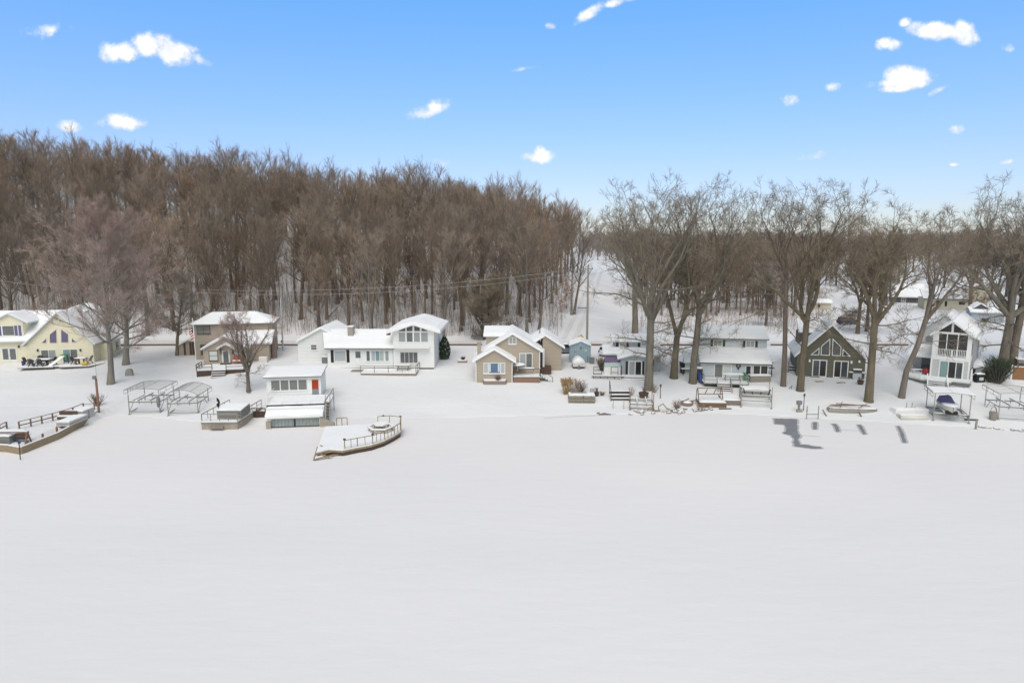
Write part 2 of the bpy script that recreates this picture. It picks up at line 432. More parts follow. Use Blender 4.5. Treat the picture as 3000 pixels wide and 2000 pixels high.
cr.elements[1].position = 1; cr.elements[1].color = SKYTINT[-1][1]+(1,)
for p, c in SKYTINT[1:-1]:
    e = cr.elements.new(p); e.color = c+(1,)
mul = nd("Mix", data_type="RGBA", blend_type="MULTIPLY"); mul.inputs[0].default_value = 1
back = nd("MapRange", interpolation_type="SMOOTHSTEP"); L.new(sep.outputs[1], back.inputs[0]); back.inputs[1].default_value = .25; back.inputs[2].default_value = -.25
bk = nd("Mix", data_type="RGBA"); L.new(back.outputs[0], bk.inputs[0]); L.new(rp.outputs[0], bk.inputs[6]); bk.inputs[7].default_value = (1.75, 1.42, .95, 1)
L.new(sky.outputs[0], mul.inputs[6]); L.new(bk.outputs[2], mul.inputs[7])
hs = mul
mc = nd("Mix", data_type="RGBA"); L.new(cmask, mc.inputs[0]); L.new(hs.outputs[2], mc.inputs[6]); pass
nl = nd("TexNoise"); nl.inputs["Scale"].default_value = 26; nl.inputs["Detail"].default_value = 3; L.new(cmb.outputs[0], nl.inputs["Vector"])
cc = nd("Mix", data_type="RGBA"); L.new(math_("MULTIPLY_ADD", math_("SUBTRACT", nl.outputs["Fac"], .5), 2.2, math_("MULTIPLY", mr.outputs[0], .9), clamp=True), cc.inputs[0]); cc.inputs[6].default_value = (5.6,5.9,6.6,1); cc.inputs[7].default_value = (7.6,7.6,7.7,1); L.new(cc.outputs[2], mc.inputs[7])
L.new(mc.outputs[2], bg.inputs["Color"]); bg.inputs["Strength"].default_value = .10
sl = bpy.data.lights.new("sun", "SUN"); sl.energy = 1.5; sl.angle = R(50); sl.color = (1, .93, .86)
so = bpy.data.objects.new("sun", sl); COL.objects.link(so); so.location = (-40, -60, 120)
sdir = Vector((math.sin(R(SUN_AZ))*math.cos(R(SUN_EL)), math.cos(R(SUN_AZ))*math.cos(R(SUN_EL)), math.sin(R(SUN_EL))))
so.rotation_euler = sdir.to_track_quat("Z", "Y").to_euler()
vs = scene.view_settings; vs.view_transform = "Standard"; vs.look = "None"; vs.gamma = 1; vs.exposure = .52; vs.use_curve_mapping = False
scene.cycles.use_denoising = True; scene.cycles.max_bounces = 6; scene.cycles.diffuse_bounces = 3; scene.cycles.glossy_bounces = 3
scene.cycles.use_adaptive_sampling = True; scene.cycles.adaptive_threshold = .02
# ------------------------------------------------------------------ bare trees
def rnd_dir(r_, d, ang, az=None):
    d = d.normalized(); a = d.orthogonal().normalized(); b = d.cross(a)
    t = r_.uniform(0, 2*math.pi) if az is None else az
    return (d*math.cos(ang)+(a*math.cos(t)+b*math.sin(t))*math.sin(ang)).normalized()
def path(r_, p, d, L_, n, wob, up):
    pts = [Vector(p)]; d = d.normalized()
    for i in range(n):
        d = (d+Vector((r_.gauss(0, wob), r_.gauss(0, wob), r_.gauss(0, wob)+up))).normalized()
        pts.append(pts[-1]+d*(L_/n))
    return pts, d
def along(pts, f):
    k = len(pts)-1; x = min(max(f, 0), .999)*k; i = int(x)
    return pts[i].lerp(pts[i+1], x-i), (pts[i+1]-pts[i]).normalized()
class Tree:
    def __init__(s, seed): s.r = random.Random(seed); s.wood = MB(); s.tw = MB()
    def twig(s, p, d, L_, w, up=.15):
        r_ = s.r; q = p+d*L_*.55+Vector((0, 0, 0))
        e = q+(d+Vector((r_.gauss(0, .3), r_.gauss(0, .3), r_.gauss(0, .3)+up))).normalized()*L_*.45
        a = d.orthogonal().normalized()*w; b = d.cross(a).normalized()*w
        n = len(s.tw.v); m_ = .65
        s.tw.v += [tuple(p+a), tuple(p-a*.5+b*.87), tuple(p-a*.5-b*.87), tuple(q+a*m_), tuple(q-(a*.5-b*.87)*m_), tuple(q-(a*.5+b*.87)*m_), tuple(e)]
        s.tw.f += [(n,n+1,n+4,n+3),(n+1,n+2,n+5,n+4),(n+2,n,n+3,n+5),(n+3,n+4,n+6),(n+4,n+5,n+6),(n+5,n+3,n+6)]
    def sub(s, p, d, L_, r0, lev, P):
        """branch with its own branches; the last level is twigs"""
        r_ = s.r
        n = 5 if lev == 0 else (4 if lev == 1 else 3)
        pts, d2 = path(r_, p, d, L_, n, P["wob"]*(1+.3*lev), P["up"]*(.5 if lev else 1))
        rad = [max(r0*(1-.80*i/n), P["tw"]*1.2) for i in range(n+1)]
        s.wood.tube(pts, rad, 5 if lev == 0 else 4 if lev == 1 else 3)
        kids = P["kids"][lev]
        for i in range(kids):
            f = P.get("f0", .22)+(1-P.get("f0", .22))*(i+r_.random()*.9)/kids
            q, t = along(pts, f)
            ang = R(r_.uniform(*P["ang"]))
            c = rnd_dir(r_, t, ang); c.z += P["bias"]; c.normalize()
            l2 = L_*P["ratio"]*(1.1-.55*f)*r_.uniform(.7, 1.25)
            if lev+1 < len(P["kids"]):
                s.sub(q, c, l2, r0*(1-.75*f)*.55, lev+1, P)
            else:
                s.twig(q, c, max(l2, P["tl"]*r_.uniform(.6, 1.3)), P["tw"])
        q, t = along(pts, .97)
        for i in range(P.get("tip", 3)): s.twig(q, rnd_dir(r_, t, R(r_.uniform(5, 35))), P["tl"]*r_.uniform(.8, 1.4), P["tw"])
def forest_tree(seed, h=24, r0=.34, limbs=15, crown0=.35, spread=.24, kids=(10,9), tw=.0145, tl=1.15, up=.13, ang=(20,56)):
    T = Tree(seed); r_ = T.r
    pts, d = path(r_, (0, 0, -.6), Vector((r_.gauss(0, .03), r_.gauss(0, .03), 1)), h*.86, 9, .035, .05)
    rad = [r0*1.35]+[r0*(1-.86*(i/9)**1.1) for i in range(1, 10)]
    T.wood.tube(pts, rad, 7)
    P = dict(kids=kids, wob=.10, up=up, ang=ang, bias=.28, ratio=.56, tl=tl, tw=tw)
    for i in range(limbs):
        f = crown0+(1-crown0)*((i+r_.random()*.8)/limbs)
        q, t = along(pts, f)
        az = i*2.399+r_.uniform(-.5, .5); el = R(r_.uniform(26, 52)+24*(f-crown0))
        dv = Vector((math.cos(az)*math.cos(el), math.sin(az)*math.cos(el), math.sin(el)))
        g_ = (f-crown0)/(1-crown0); T.sub(q, dv, h*spread*(.62+.5*math.sin(math.pi*min(1, .15+.75*g_)))*r_.uniform(.75, 1.2), r0*(1-.8*f)*.55, 0, P)
    return T
def big_oak(seed, h=26, r0=.62, fork=.30, stems=4, lean=0, spread=1.0, kids=(6,5,5), tw=.018, low=3, tl=.8, lop=None, narrow=False, wob=.17):
    T = Tree(seed); r_ = T.r
    top = Vector((lean*fork*h, 0, fork*h))
    pts = [Vector((0, 0, -.7)), Vector((0, 0, .25)), Vector((lean*.35*fork*h*.4, 0, fork*h*.33)), top*.68, top]
    T.wood.tube(pts, [r0*1.75, r0*1.2, r0*.98, r0*.9, r0*.84], 10)
    P = dict(kids=kids, wob=wob, up=.10, ang=(28, 72), bias=.14, ratio=.46, tl=tl, tw=tw, f0=.2)
    az0 = r_.uniform(0, 6.28)
    for k in range(stems):
        az = az0+k*2*math.pi/stems+r_.uniform(-.35, .35)
        tilt = R(r_.uniform(8, 20) if narrow else r_.uniform(12, 34))*spread
        if k == 0: tilt *= .3
        dv = Vector((math.cos(az)*math.sin(tilt)+lean, math.sin(az)*math.sin(tilt), math.cos(tilt)))
        st = 1-.38*r_.random()*(k > 1)*(1 if not narrow else .4)
        q0, _ = along(pts, (1+2*1)/4+.25*st)
        Ls = (h-q0.z)*.80*r_.uniform(.84, 1.0)*(1-.12*(tilt > .4))
        sp_, d = path(r_, q0+Vector((0, 0, -.2)), dv, Ls, 8, .13, .075)
        T.wood.tube(sp_, [r0*.62*(1-.9*(i/8)) + .02 for i in range(9)], 7)
        nl = 7
        for i in range(nl):
            f = .16+.82*(i+r_.random())/nl
            q, t = along(sp_, f)
            c = rnd_dir(r_, t, R(r_.uniform(32, 68))); c.z += .12; c.normalize()
            T.sub(q, c, h*.27*(1.2-.55*f)*spread**.5*r_.uniform(.75, 1.25), r0*.30*(1-.75*f), 0, P)
        q, t = along(sp_, .98); T.sub(q, t, h*.09, r0*.06, 1, P)
    for i in range(low):                                     # low spreading limbs below the fork
        q, t = along(pts, r_.uniform(.55, .97)); az = r_.uniform(0, 6.28)
        c = Vector((math.cos(az), math.sin(az), r_.uniform(-.15, .35)))
        T.sub(q, c, h*.24*r_.uniform(.6, 1.1), r0*.2, 0, dict(P, up=.02, bias=-.02))
    return T
def maple(seed, h=20, r0=.55, fork=.2, limbs=26, width=.42, kids=(8,7,7), tw=.016, tl=.8, low_droop=True):
    """broad dense round crown of fine twigs"""
    T = Tree(seed); r_ = T.r
    pts, d = path(r_, (0, 0, -.5), Vector((.02, 0, 1)), h*.9, 8, .04, .04)
    T.wood.tube(pts, [r0*1.4]+[r0*(1-.88*i/8) for i in range(1, 9)], 8)
    P = dict(kids=kids, wob=.12, up=.10, ang=(22, 60), bias=.20, ratio=.42, tl=tl, tw=tw)
    for i in range(limbs):
        f = fork+(.97-fork)*((i+r_.random()*.7)/limbs)
        q, t = along(pts, f); az = i*2.399+r_.uniform(-.4, .4)
        el = R(8+62*(f-fork)/(1-fork)+r_.uniform(-6, 10))
        prof = math.sin(math.pi*min(1, .22+.80*(f-fork)/(1-fork)))**.7
        dv = Vector((math.cos(az)*math.cos(el), math.sin(az)*math.cos(el), math.sin(el)))
        T.sub(q, dv, h*width*(.35+.75*prof)*r_.uniform(.85, 1.12), r0*(1-.8*f)*.40, 0, P)
    return T
def shrub(seed, h=2, w_=1.2, stems=24, tw=.012, kids=7):
    T = Tree(seed); r_ = T.r
    for i in range(stems):
        az = r_.uniform(0, 6.28); ti = r_.uniform(.05, .75)
        d = Vector((math.cos(az)*ti*w_/h, math.sin(az)*ti*w_/h, 1)).normalized()
        pts, d2 = path(r_, (math.cos(az)*.12*w_*r_.random(), math.sin(az)*.12*w_*r_.random(), -.1), d, h*r_.uniform(.65, 1), 3, .12, .05)
        T.wood.tube(pts, [tw*1.8, tw*1.5, tw*1.2, tw*.7], 3)
        for k in range(kids):
            q, t = along(pts, r_.uniform(.25, .98)); T.twig(q, rnd_dir(r_, t, R(r_.uniform(15, 50))), h*.28*r_.uniform(.5, 1.2), tw*.8)
    return T
def tree_thing(T, name, loc, label, bark, twig, rot=0, sc=1.0, cat="tree", group=None):
    o = empty(name, Vector(loc), label, cat, group)
    o.rotation_euler = (0, 0, rot); o.scale = (sc, sc, sc)
    T.wood.build("trunk", bark, o, smooth=True); T.tw.build("crown", twig, o)
    return o
def copy_thing(o, loc, rot=0, sc=1.0, label=None, mats=None):
    c = o.copy(); COL.objects.link(c); c.location = loc; c.rotation_euler = (0, 0, rot)
    c.scale = sc if isinstance(sc, tuple) else (sc, sc, sc)
    if label: c["label"] = label
    for ch in list(o.children):
        d = ch.copy(); COL.objects.link(d); d.parent = c
        for g_ in ch.children:
            e = g_.copy(); COL.objects.link(e); e.parent = d
    return c
# --- the wooded hill
FL = "tall bare brown tree standing in the dense wood on the hillside"
FG = "bare trees of the hillside wood"
protos = []
specs = [dict(h=23, r0=.38), dict(h=21, r0=.30, limbs=15), dict(h=24, r0=.42, limbs=19, spread=.27), dict(h=20, r0=.27, crown0=.36), dict(h=22, r0=.34, up=.2, spread=.23),
         dict(h=23, r0=.36, crown0=.28, spread=.27, limbs=17), dict(h=19, r0=.26, crown0=.2, limbs=18), dict(h=24, r0=.40, crown0=.38)]
trees_w = [forest_tree(100+i, **s_) for i, s_ in enumerate(specs)]
lane_x = lambda y: np.interp(y, [p[1] for p in lane], [p[0] for p in lane])
spots = []
r_ = random.Random(41)
y = 138.0
while y < 268:
    step = 6.0 if y < 165 else 6.6
    x = -.98*y-8
    while x < lane_x(y)-5.5:
        X = x+r_.uniform(-.42, .42)*step; Yp = y+r_.uniform(-.45, .45)*step
        if X < lane_x(Yp)-4.5 and not (Yp < 140 and -6 < X < 8): spots.append((X, Yp))
        x += step*r_.uniform(.85, 1.2)
    y += step
inview = [p for p in spots if abs(p[0]/p[1]) < .80]
inview.sort(key=lambda p: p[1])
near = set(inview[:236])
VARB = [("bark","twig"),("bark_b","twig"),("bark","twig_b"),("bark","twig"),("bark_b","twig_b"),("bark","twig"),("bark","twig_b"),("bark_b","twig")]
first = [None]*8
for (X, Yp) in spots:
    if (X, Yp) not in near: continue
    k = r_.randrange(8); z = zs(X, Yp); s_ = r_.uniform(.86, 1.12)*(.93 if Yp < 150 else 1)*(1-.24*float(ss((X/Yp-.0)/.11)))
    rot = r_.uniform(0, 6.28); sz = (s_*1.02, s_*1.02, s_*r_.uniform(.92, 1.06))
    if first[k] is None:
        first[k] = tree_thing(trees_w[k], "bare_tree", (X, Yp, z), FL, M[VARB[k][0]], M[VARB[k][1]], rot, 1, "tree", FG); first[k].scale = sz
    else: copy_thing(first[k], (X, Yp, z), rot, sz)
# the rest of the wood, one mass
def mass(name, items, variants, bark, twig, label, cat="woods"):
    """join many transformed trees into one mesh"""
    Vs, Fs, Ms = [], [], []; off = 0
    cache = []
    for T in variants:
        arr = []
        for mb, mi in ((T.wood, 0), (T.tw, 1)):
            tri = np.array([t for f in mb.f for t in ((f[0], f[1], f[2]), (f[0], f[2], f[-1]))[:len(f)-2]], int)
            arr.append((np.array(mb.v, float), tri, mi))
        cache.append(arr)
    for (X, Yp, z, k, rot, s_) in items:
        c_, n_ = math.cos(rot)*s_, math.sin(rot)*s_
        for v, f, mi in cache[k]:
            W = np.stack([v[:, 0]*c_-v[:, 1]*n_+X, v[:, 0]*n_+v[:, 1]*c_+Yp, v[:, 2]*s_+z], 1)
            Vs.append(W); Fs.append(f+off); Ms.append(np.full(len(f), mi)); off += len(W)
    V_ = np.concatenate(Vs).astype(np.float32); F_ = np.concatenate(Fs).astype(np.int32); m_ = np.concatenate(Ms).astype(np.int32)
    me = bpy.data.meshes.new(name)
    me.vertices.add(len(V_)); me.vertices.foreach_set("co", V_.ravel())
    me.loops.add(len(F_)*3); me.loops.foreach_set("vertex_index", F_.ravel())
    me.polygons.add(len(F_)); me.polygons.foreach_set("loop_start", np.arange(0, len(F_)*3, 3, dtype=np.int32))
    me.materials.append(bark); me.materials.append(twig)
    me.polygons.foreach_set("material_index", m_)
    me.update(calc_edges=True)
    o = bpy.data.objects.new(name, me); COL.objects.link(o)
    return tag(o, label, cat, kind="stuff")
lite = [forest_tree(300+i, h=22+i, r0=.34, limbs=13, kids=(8,6), tw=.026, tl=1.6) for i in range(4)]
rest = [(X, Yp, zs(X, Yp), r_.randrange(4), r_.uniform(0, 6.28), r_.uniform(.86, 1.1)) for (X, Yp) in spots if (X, Yp) not in near and abs(X/Yp) < .95 and (Yp < 205 or r_.random() < .55)]
mass("woods", rest, lite, M["bark"], M["twig"], "deeper rows of the hillside wood up to its crest")
print("forest", len(spots), len(near), len(rest))
# undergrowth on the forest floor and along the wood's edge
def undergrowth(name, area, n, hr, m, label, seed, tw=.014, side=(3, 7), cat="undergrowth"):
    r_ = random.Random(seed); T = Tree(seed)
    made = 0
    while made < n:
        p = area(r_)
        if p is None: continue
        X, Yp = p; z = zs(X, Yp); h = r_.uniform(*hr)*(r_.random()**.6)+.4
        d = Vector((r_.gauss(0, .12), r_.gauss(0, .12), 1)).normalized()
        b = Vector((X, Yp, z-.1)); wd = tw*(1+.25*h)
        n0 = len(T.tw.v)
        T.twig(b, d, h, wd, .1)
        for k in range(r_.randint(*side)):
            f = r_.uniform(.3, .95); T.twig(b+d*h*f*.9, rnd_dir(r_, d, R(r_.uniform(18, 50))), h*r_.uniform(.22, .45), tw*.9, .2)
        made += 1
    o = T.tw.build(name, m); return tag(o, label, cat, kind="stuff")
def hill_area(r_):
    Y = 136+70*r_.random()**1.6; X = r_.uniform(-.80*Y, lane_x(Y)-2.5)
    if Y < 139 and -5 < X < 8: return None
    return X, Y
undergrowth("undergrowth", hill_area, 4600, (1.5, 9.5), M["brush"], "thin bare saplings and brush filling the hillside wood", 5)

def hill_deep(r_):
    Y = 146+70*r_.random(); X = r_.uniform(-.80*Y, lane_x(Y)-4)
    return X, Y
undergrowth("undergrowth", hill_deep, 1700, (6, 13), M["brush"], "slender young stems filling the middle of the hillside wood", 6, .016, (9, 15))
# ------------------------------------------------------------------ building kit
def pm(name, col, **k): M[name] = mat(name, col, **k)
pm("yellow", (.77,.72,.56), lap=.2, var=.05); pm("tan", (.42,.355,.29), lap=.22, var=.07, scale=.8); pm("tan2", (.39,.33,.27), lap=.22, var=.07, scale=.8)
pm("white", (.78,.78,.78), var=.04, scale=1.0); pm("whitelap", (.76,.765,.77), lap=.24, var=.04, scale=.8); pm("trim", (.80,.80,.80), rough=.5, var=.03)
pm("bluegrey", (.36,.40,.46), lap=.2, var=.06); pm("paleblue", (.56,.60,.64), lap=.2, var=.05); pm("shedblue", (.30,.40,.46), vert=.3, var=.06)
pm("green", (.14,.132,.103), lap=.2, var=.10); pm("grey", (.42,.43,.45), lap=.2, var=.06); pm("greypale", (.55,.555,.56), lap=.2, var=.05)
pm("beige", (.58,.53,.42), lap=.25, var=.06); pm("darkhouse", (.10,.10,.12), lap=.25, var=.1)
pm("fascia", (.50,.52,.55), rough=.5, var=.05); pm("fasciadark", (.14,.13,.125), rough=.6, var=.1); pm("shingle", (.16,.15,.145), var=.25, scale=6)
pm("shutter", (.030,.022,.02), rough=.5, var=.1); pm("shutterdark", (.03,.035,.035), rough=.5, var=.1); pm("reddoor", (.36,.045,.018), rough=.45, var=.08); pm("greydoor", (.22,.25,.27), rough=.5, var=.06)
pm("redpaint", (.45,.07,.05), rough=.5, var=.15); pm("brownpaint", (.10,.065,.05), rough=.65, var=.2, scale=4); pm("deckwood", (.16,.105,.075), rough=.8, var=.3, scale=5, stretch=(.4,3,3))
pm("redwood", (.24,.14,.10), rough=.8, var=.35, scale=4, stretch=(.5,3,3)); pm("greywood", (.26,.235,.205), rough=.85, var=.35, scale=5, stretch=(.5,3,3)); pm("oldwood", (.30,.23,.15), rough=.85, var=.5, scale=3, stretch=(.6,2,4))
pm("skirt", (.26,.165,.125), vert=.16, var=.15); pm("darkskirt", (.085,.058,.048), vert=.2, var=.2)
pm("brick", (.27,.20,.175), var=.3, scale=9); pm("stone", (.30,.28,.25), var=.4, scale=4, bump=.5); pm("chimneystone", (.33,.30,.27), var=.35, scale=5)
pm("alu", (.36,.355,.34), rough=.5, metal=.4, var=.15, scale=4); pm("aludark", (.26,.25,.24), rough=.5, metal=.4, var=.25, scale=4); pm("rust", (.20,.13,.09), rough=.8, var=.4, scale=5)
pm("galv", (.29,.28,.255), rough=.55, metal=.3, var=.3, scale=5); pm("concrete", (.34,.30,.25), var=.35, scale=3, bump=.4); pm("plank", (.46,.45,.43), rough=.8, var=.2, scale=3, stretch=(.5,3,3))
pm("purple", (.20,.13,.24), rough=.6, var=.1); pm("mint", (.47,.58,.55), rough=.5, var=.06); pm("purplecover", (.125,.125,.26), rough=.8, var=.2, scale=3); pm("navy", (.05,.055,.12), rough=.7, var=.2)
pm("black", (.02,.02,.022), rough=.6, var=.2); pm("rubber", (.018,.018,.018), rough=.9, var=.1); pm("charcoal", (.06,.062,.065), rough=.7, var=.2); pm("medgrey", (.20,.20,.21), rough=.6, var=.15)
pm("signyellow", (.62,.38,.05), rough=.5, var=.05); pm("post", (.30,.29,.28), rough=.8, var=.3, scale=4); pm("polewood", (.29,.26,.23), rough=.85, var=.3, scale=3, stretch=(3,3,.3)); pm("polepale", (.46,.45,.44), rough=.7, var=.15)
pm("greenplastic", (.09,.27,.12), rough=.5, var=.1); pm("blueplastic", (.05,.08,.26), rough=.45, var=.1); pm("yellowplastic", (.65,.42,.03), rough=.45, var=.1); pm("redplastic", (.30,.03,.03), rough=.4, var=.1)
pm("vinyl", (.62,.60,.55), rough=.5, var=.08); pm("cedar", (.05,.072,.045), rough=.9, var=.45, scale=3); pm("pinegreen", (.05,.07,.045), rough=.9, var=.4, scale=3)
pm("carsilver", (.36,.38,.40), rough=.25, metal=.6, var=.03); pm("carwhite", (.75,.75,.75), rough=.3, var=.02); pm("tail", (.45,.02,.02), rough=.3, var=.05); pm("shrinkwrap", (.80,.80,.81), rough=.4, var=.04)
pm("curtain", (.44,.46,.48), rough=.25, vert=.18, var=.08); pm("blind", (.60,.64,.64), rough=.25, lap=.12, var=.04); pm("curtaindark", (.20,.205,.20), rough=.2, lap=.18, var=.12)
def glass(name, col, rough=.06): M[name] = mat(name, col, rough, .25, .8, spec=.6)
glass("glass", (.075,.082,.092)); glass("glassblue", (.10,.16,.27)); glass("glassmauve", (.125,.105,.205)); glass("glassdark", (.022,.022,.024), .12); glass("glassgrey", (.14,.145,.15)); glass("glassteal", (.20,.30,.31)); glass("glasspale", (.30,.32,.33)); glass("screen", (.035,.033,.033), .5)
GLS = {}
def ring(mb, x0, x1, z0, z1, y0, y1, fw):
    mb.box(x0, x0+fw, y0, y1, z0, z1); mb.box(x1-fw, x1, y0, y1, z0, z1)
    mb.box(x0+fw, x1-fw, y0, y1, z1-fw, z1); mb.box(x0+fw, x1-fw, y0, y1, z0, z0+fw)
def window(root, F, c, x0, y0, x1, y1, d=0, cols=1, rows=1, gl="glass", fm="trim", fw=.09, ratios=None, name="window", mun=.06, panes=None, sill=True):
    a = F.q(c, x0, y1, d); b = F.q(c, x1, y0, d)
    X0, X1, Z0, Z1 = min(a[0], b[0]), max(a[0], b[0]), min(a[1], b[1]), max(a[1], b[1])
    mb = MB(); ring(mb, X0, X1, Z0, Z1, d-.06, d+.02, fw)
    ratios = ratios or [1]*cols; tot_ = sum(ratios); xs = [X0+fw]; W = X1-X0-2*fw
    for r__ in ratios: xs.append(xs[-1]+W*r__/tot_)
    for x in xs[1:-1]: mb.box(x-mun/2, x+mun/2, d-.05, d+.015, Z0+fw, Z1-fw)
    for j in range(1, rows):
        z = Z0+fw+(Z1-Z0-2*fw)*j/rows
        for i in range(len(xs)-1): mb.box(xs[i]+(mun/2 if i else 0), xs[i+1]-(mun/2 if i < len(xs)-2 else 0), d-.045, d+.012, z-mun/2, z+mun/2)
    fr = mb.build(name, M[fm], root)
    if isinstance(gl, str): gl = [gl]*(len(xs)-1)
    done = {}
    for i in range(len(xs)-1):
        MB().box(xs[i]+.004, xs[i+1]-.004, d-.025, d+.01, Z0+fw+.004, Z1-fw-.004).build("pane", M[gl[i]], fr)
    if sill: MB().box(X0-.05, X1+.05, d-.12, d-.062, Z0-.07, Z0+.02).build("sill", M[fm], fr)
    return fr
def polywin(root, F, c, pts, d=0, gl="glass", fm="trim", fw=.08):
    P = [Vector((*F.q(c, x, y, d), 0)) for x, y in pts]
    cen = sum(P, Vector())/len(P); n = len(P)
    area = sum(P[i].x*P[(i+1) % n].y-P[(i+1) % n].x*P[i].y for i in range(n))
    if area < 0: P = P[::-1]
    inn = []
    for i in range(n):
        e0 = (P[i]-P[i-1]).normalized(); e1 = (P[(i+1) % n]-P[i]).normalized()
        n0 = Vector((-e0.y, e0.x, 0)); n1 = Vector((-e1.y, e1.x, 0)); k = 1+n0.dot(n1)
        inn.append(P[i]+(n0+n1)*fw/max(k, .25))
    mb = MB()
    for i in range(n):
        j = (i+1) % n
        mb.prism([(P[i].x, P[i].y), (P[j].x, P[j].y), (inn[j].x, inn[j].y), (inn[i].x, inn[i].y)], d-.06, d+.02)
    fr = mb.build("window", M[fm], root)
    MB().prism([(p.x, p.y) for p in inn], d-.025, d+.01).build("pane", M[gl], fr)
    return fr
def door(root, F, c, x0, y0, x1, y1, d=0, m="trim", pane=None, fm="trim", gl="glassgrey", handle=1):
    a = F.q(c, x0, y1, d); b = F.q(c, x1, y0, d); X0, X1, Z0, Z1 = a[0], b[0], a[1], b[1]
    mb = MB(); fw = .09
    mb.box(X0, X0+fw, d-.06, d+.02, Z0, Z1); mb.box(X1-fw, X1, d-.06, d+.02, Z0, Z1); mb.box(X0+fw, X1-fw, d-.06, d+.02, Z1-fw, Z1)
    fr = mb.build("door", M[fm], root)
    MB().box(X0+fw+.003, X1-fw-.003, d-.035, d+.01, Z0+.01, Z1-fw-.003).build("leaf", M[m], fr)
    if pane:
        a = F.q(c, pane[0], pane[3], d); b = F.q(c, pane[2], pane[1], d)
        MB().box(a[0], b[0], d-.05, d-.0352, a[1], b[1]).build("pane", M[gl], fr)
    hx = X1-fw-.12 if handle > 0 else X0+fw+.12
    MB().box(hx-.03, hx+.03, d-.1, d-.036, Z0+.95, Z0+1.05).build("handle", M["medgrey"], fr)
    return fr
def panel(root, name, F, c, x0, y0, x1, y1, d, m, th=.04):
    a = F.q(c, x0, y1, d); b = F.q(c, x1, y0, d)
    return MB().box(a[0], b[0], d-th, d+.01, a[1], b[1]).build(name, M[m], root)
def slopes(root, quads, fm="fascia", th=.20, h=.22, seed=0, name="roof"):
    mb = MB(); sn = MB()
    for q in quads:
        mb.slab(q, -th); sn.snow(q, h, .0, seed)
    rf = mb.build(name, M[fm], root); sn.build("snow_layer", M["snow"], rf, smooth=False)
    return rf
def gable(root, P, Lf, Rt, w0, w1, y0, y1, zb, wm, of=.4, ob=.3, fm="fascia", wall=True, th=.2, h=.22, seed=0, wname="wall"):
    """ridge along y; P, Lf, Rt = (x, z) of peak and eave tips; w0..w1 wall width"""
    def zl(x): return Lf[1]+(P[1]-Lf[1])*(x-Lf[0])/(P[0]-Lf[0])
    def zr(x): return Rt[1]+(P[1]-Rt[1])*(x-Rt[0])/(P[0]-Rt[0])
    top = lambda x: (zl(x) if x < P[0] else zr(x))-th-.003
    if wall: MB().prism([(w0, zb), (w1, zb), (w1, top(w1)), (P[0], P[1]-th-.003), (w0, top(w0))], y0, y1).build(wname, M[wm], root)
    a, b = y0-of, y1+ob
    return slopes(root, [[(Lf[0],a,Lf[1]),(P[0],a,P[1]),(P[0],b,P[1]),(Lf[0],b,Lf[1])], [(P[0],a,P[1]),(Rt[0],a,Rt[1]),(Rt[0],b,Rt[1]),(P[0],b,P[1])]], fm, th, h, seed)
def ridge_x(root, x0, x1, ye, ze, yr, zr, yb, zbk, wx0, wx1, wy0, wy1, zb, wm, fm="fascia", th=.2, h=.22, seed=0, wname="wall", xr=None):
    """ridge along x; eave at y=ye, ridge yr, back eave yb"""
    def zt(y): return (ze+(zr-ze)*(y-ye)/(yr-ye) if y < yr else zbk+(zr-zbk)*(y-yb)/(yr-yb))-th-.003
    prof = [(wy0, zb), (wy1, zb), (wy1, zt(wy1))]+([(yr, zr-th-.003)] if wy0 < yr < wy1 else [])+[(wy0, zt(wy0))]
    MB().prismx(prof, wx0, wx1).build(wname, M[wm], root)
    xr = x0 if xr is None else xr
    return slopes(root, [[(x0,ye,ze),(x1,ye,ze),(x1,yr,zr),(xr,yr,zr)], [(xr,yr,zr),(x1,yr,zr),(x1,yb,zbk),(x0,yb,zbk)]], fm, th, h, seed)
def rail(root, pts, h=1.0, m="deckwood", w=.09, mid=1, bal=0, posts=1.6, name="railing", top=True, m2=None, bw=.04, capw=.14):
    mb = MB()
    for si, (a, b) in enumerate(zip(pts[:-1], pts[1:])):
        a, b = Vector(a), Vector(b); L_ = (b-a).length; n = max(1, round(L_/posts)); up = Vector((0, 0, h))
        for i in range(1 if si else 0, n+1):
            p = a.lerp(b, i/n); mb.bar(p-Vector((0,0,.1)), p+up, w)
        if top: mb.bar(a+up, b+up, capw, .05)
        for j in range(mid):
            z = Vector((0, 0, h*(j+1)/(mid+1)))
            mb.bar(a+z, b+z, w*.55, w*.9)
        if bal:
            k = int(L_/bal); mb.bar(a+Vector((0,0,.12)), b+Vector((0,0,.12)), .05)
            for i in range(1, k): mb.bar(a.lerp(b, i/k)+Vector((0,0,.12)), a.lerp(b, i/k)+up, bw)
    return mb.build(name, M[m], root)
def stairs(root, x0, x1, y0, z0, y1, z1, n, m="deckwood", name="steps", snow=True, along="y"):
    """flight rising from (y0, z0) to (y1, z1)"""
    mb = MB(); sn = MB()
    for i in range(n):
        f = i/n; g_ = (i+1)/n; ya = y0+(y1-y0)*f; yb = y0+(y1-y0)*g_; z = z0+(z1-z0)*g_
        A, B = min(ya, yb), max(ya, yb)
        if along == "y": mb.box(x0, x1, A, B+.02, z-.06, z); sn.box(x0+.02, x1-.02, A+.02, B-.02, z+.002, z+.07); mb.box(x0+.05, x1-.05, B-.02 if y1 > y0 else A, B if y1 > y0 else A+.02, z-(z1-z0)/n, z-.062)
        else: mb.box(A, B+.02, x0, x1, z-.06, z); sn.box(A+.02, B-.02, x0+.02, x1-.02, z+.002, z+.07)
    o = mb.build(name, M[m], root)
    if snow: sn.build("snow_layer", M["snow"], o)
    return o
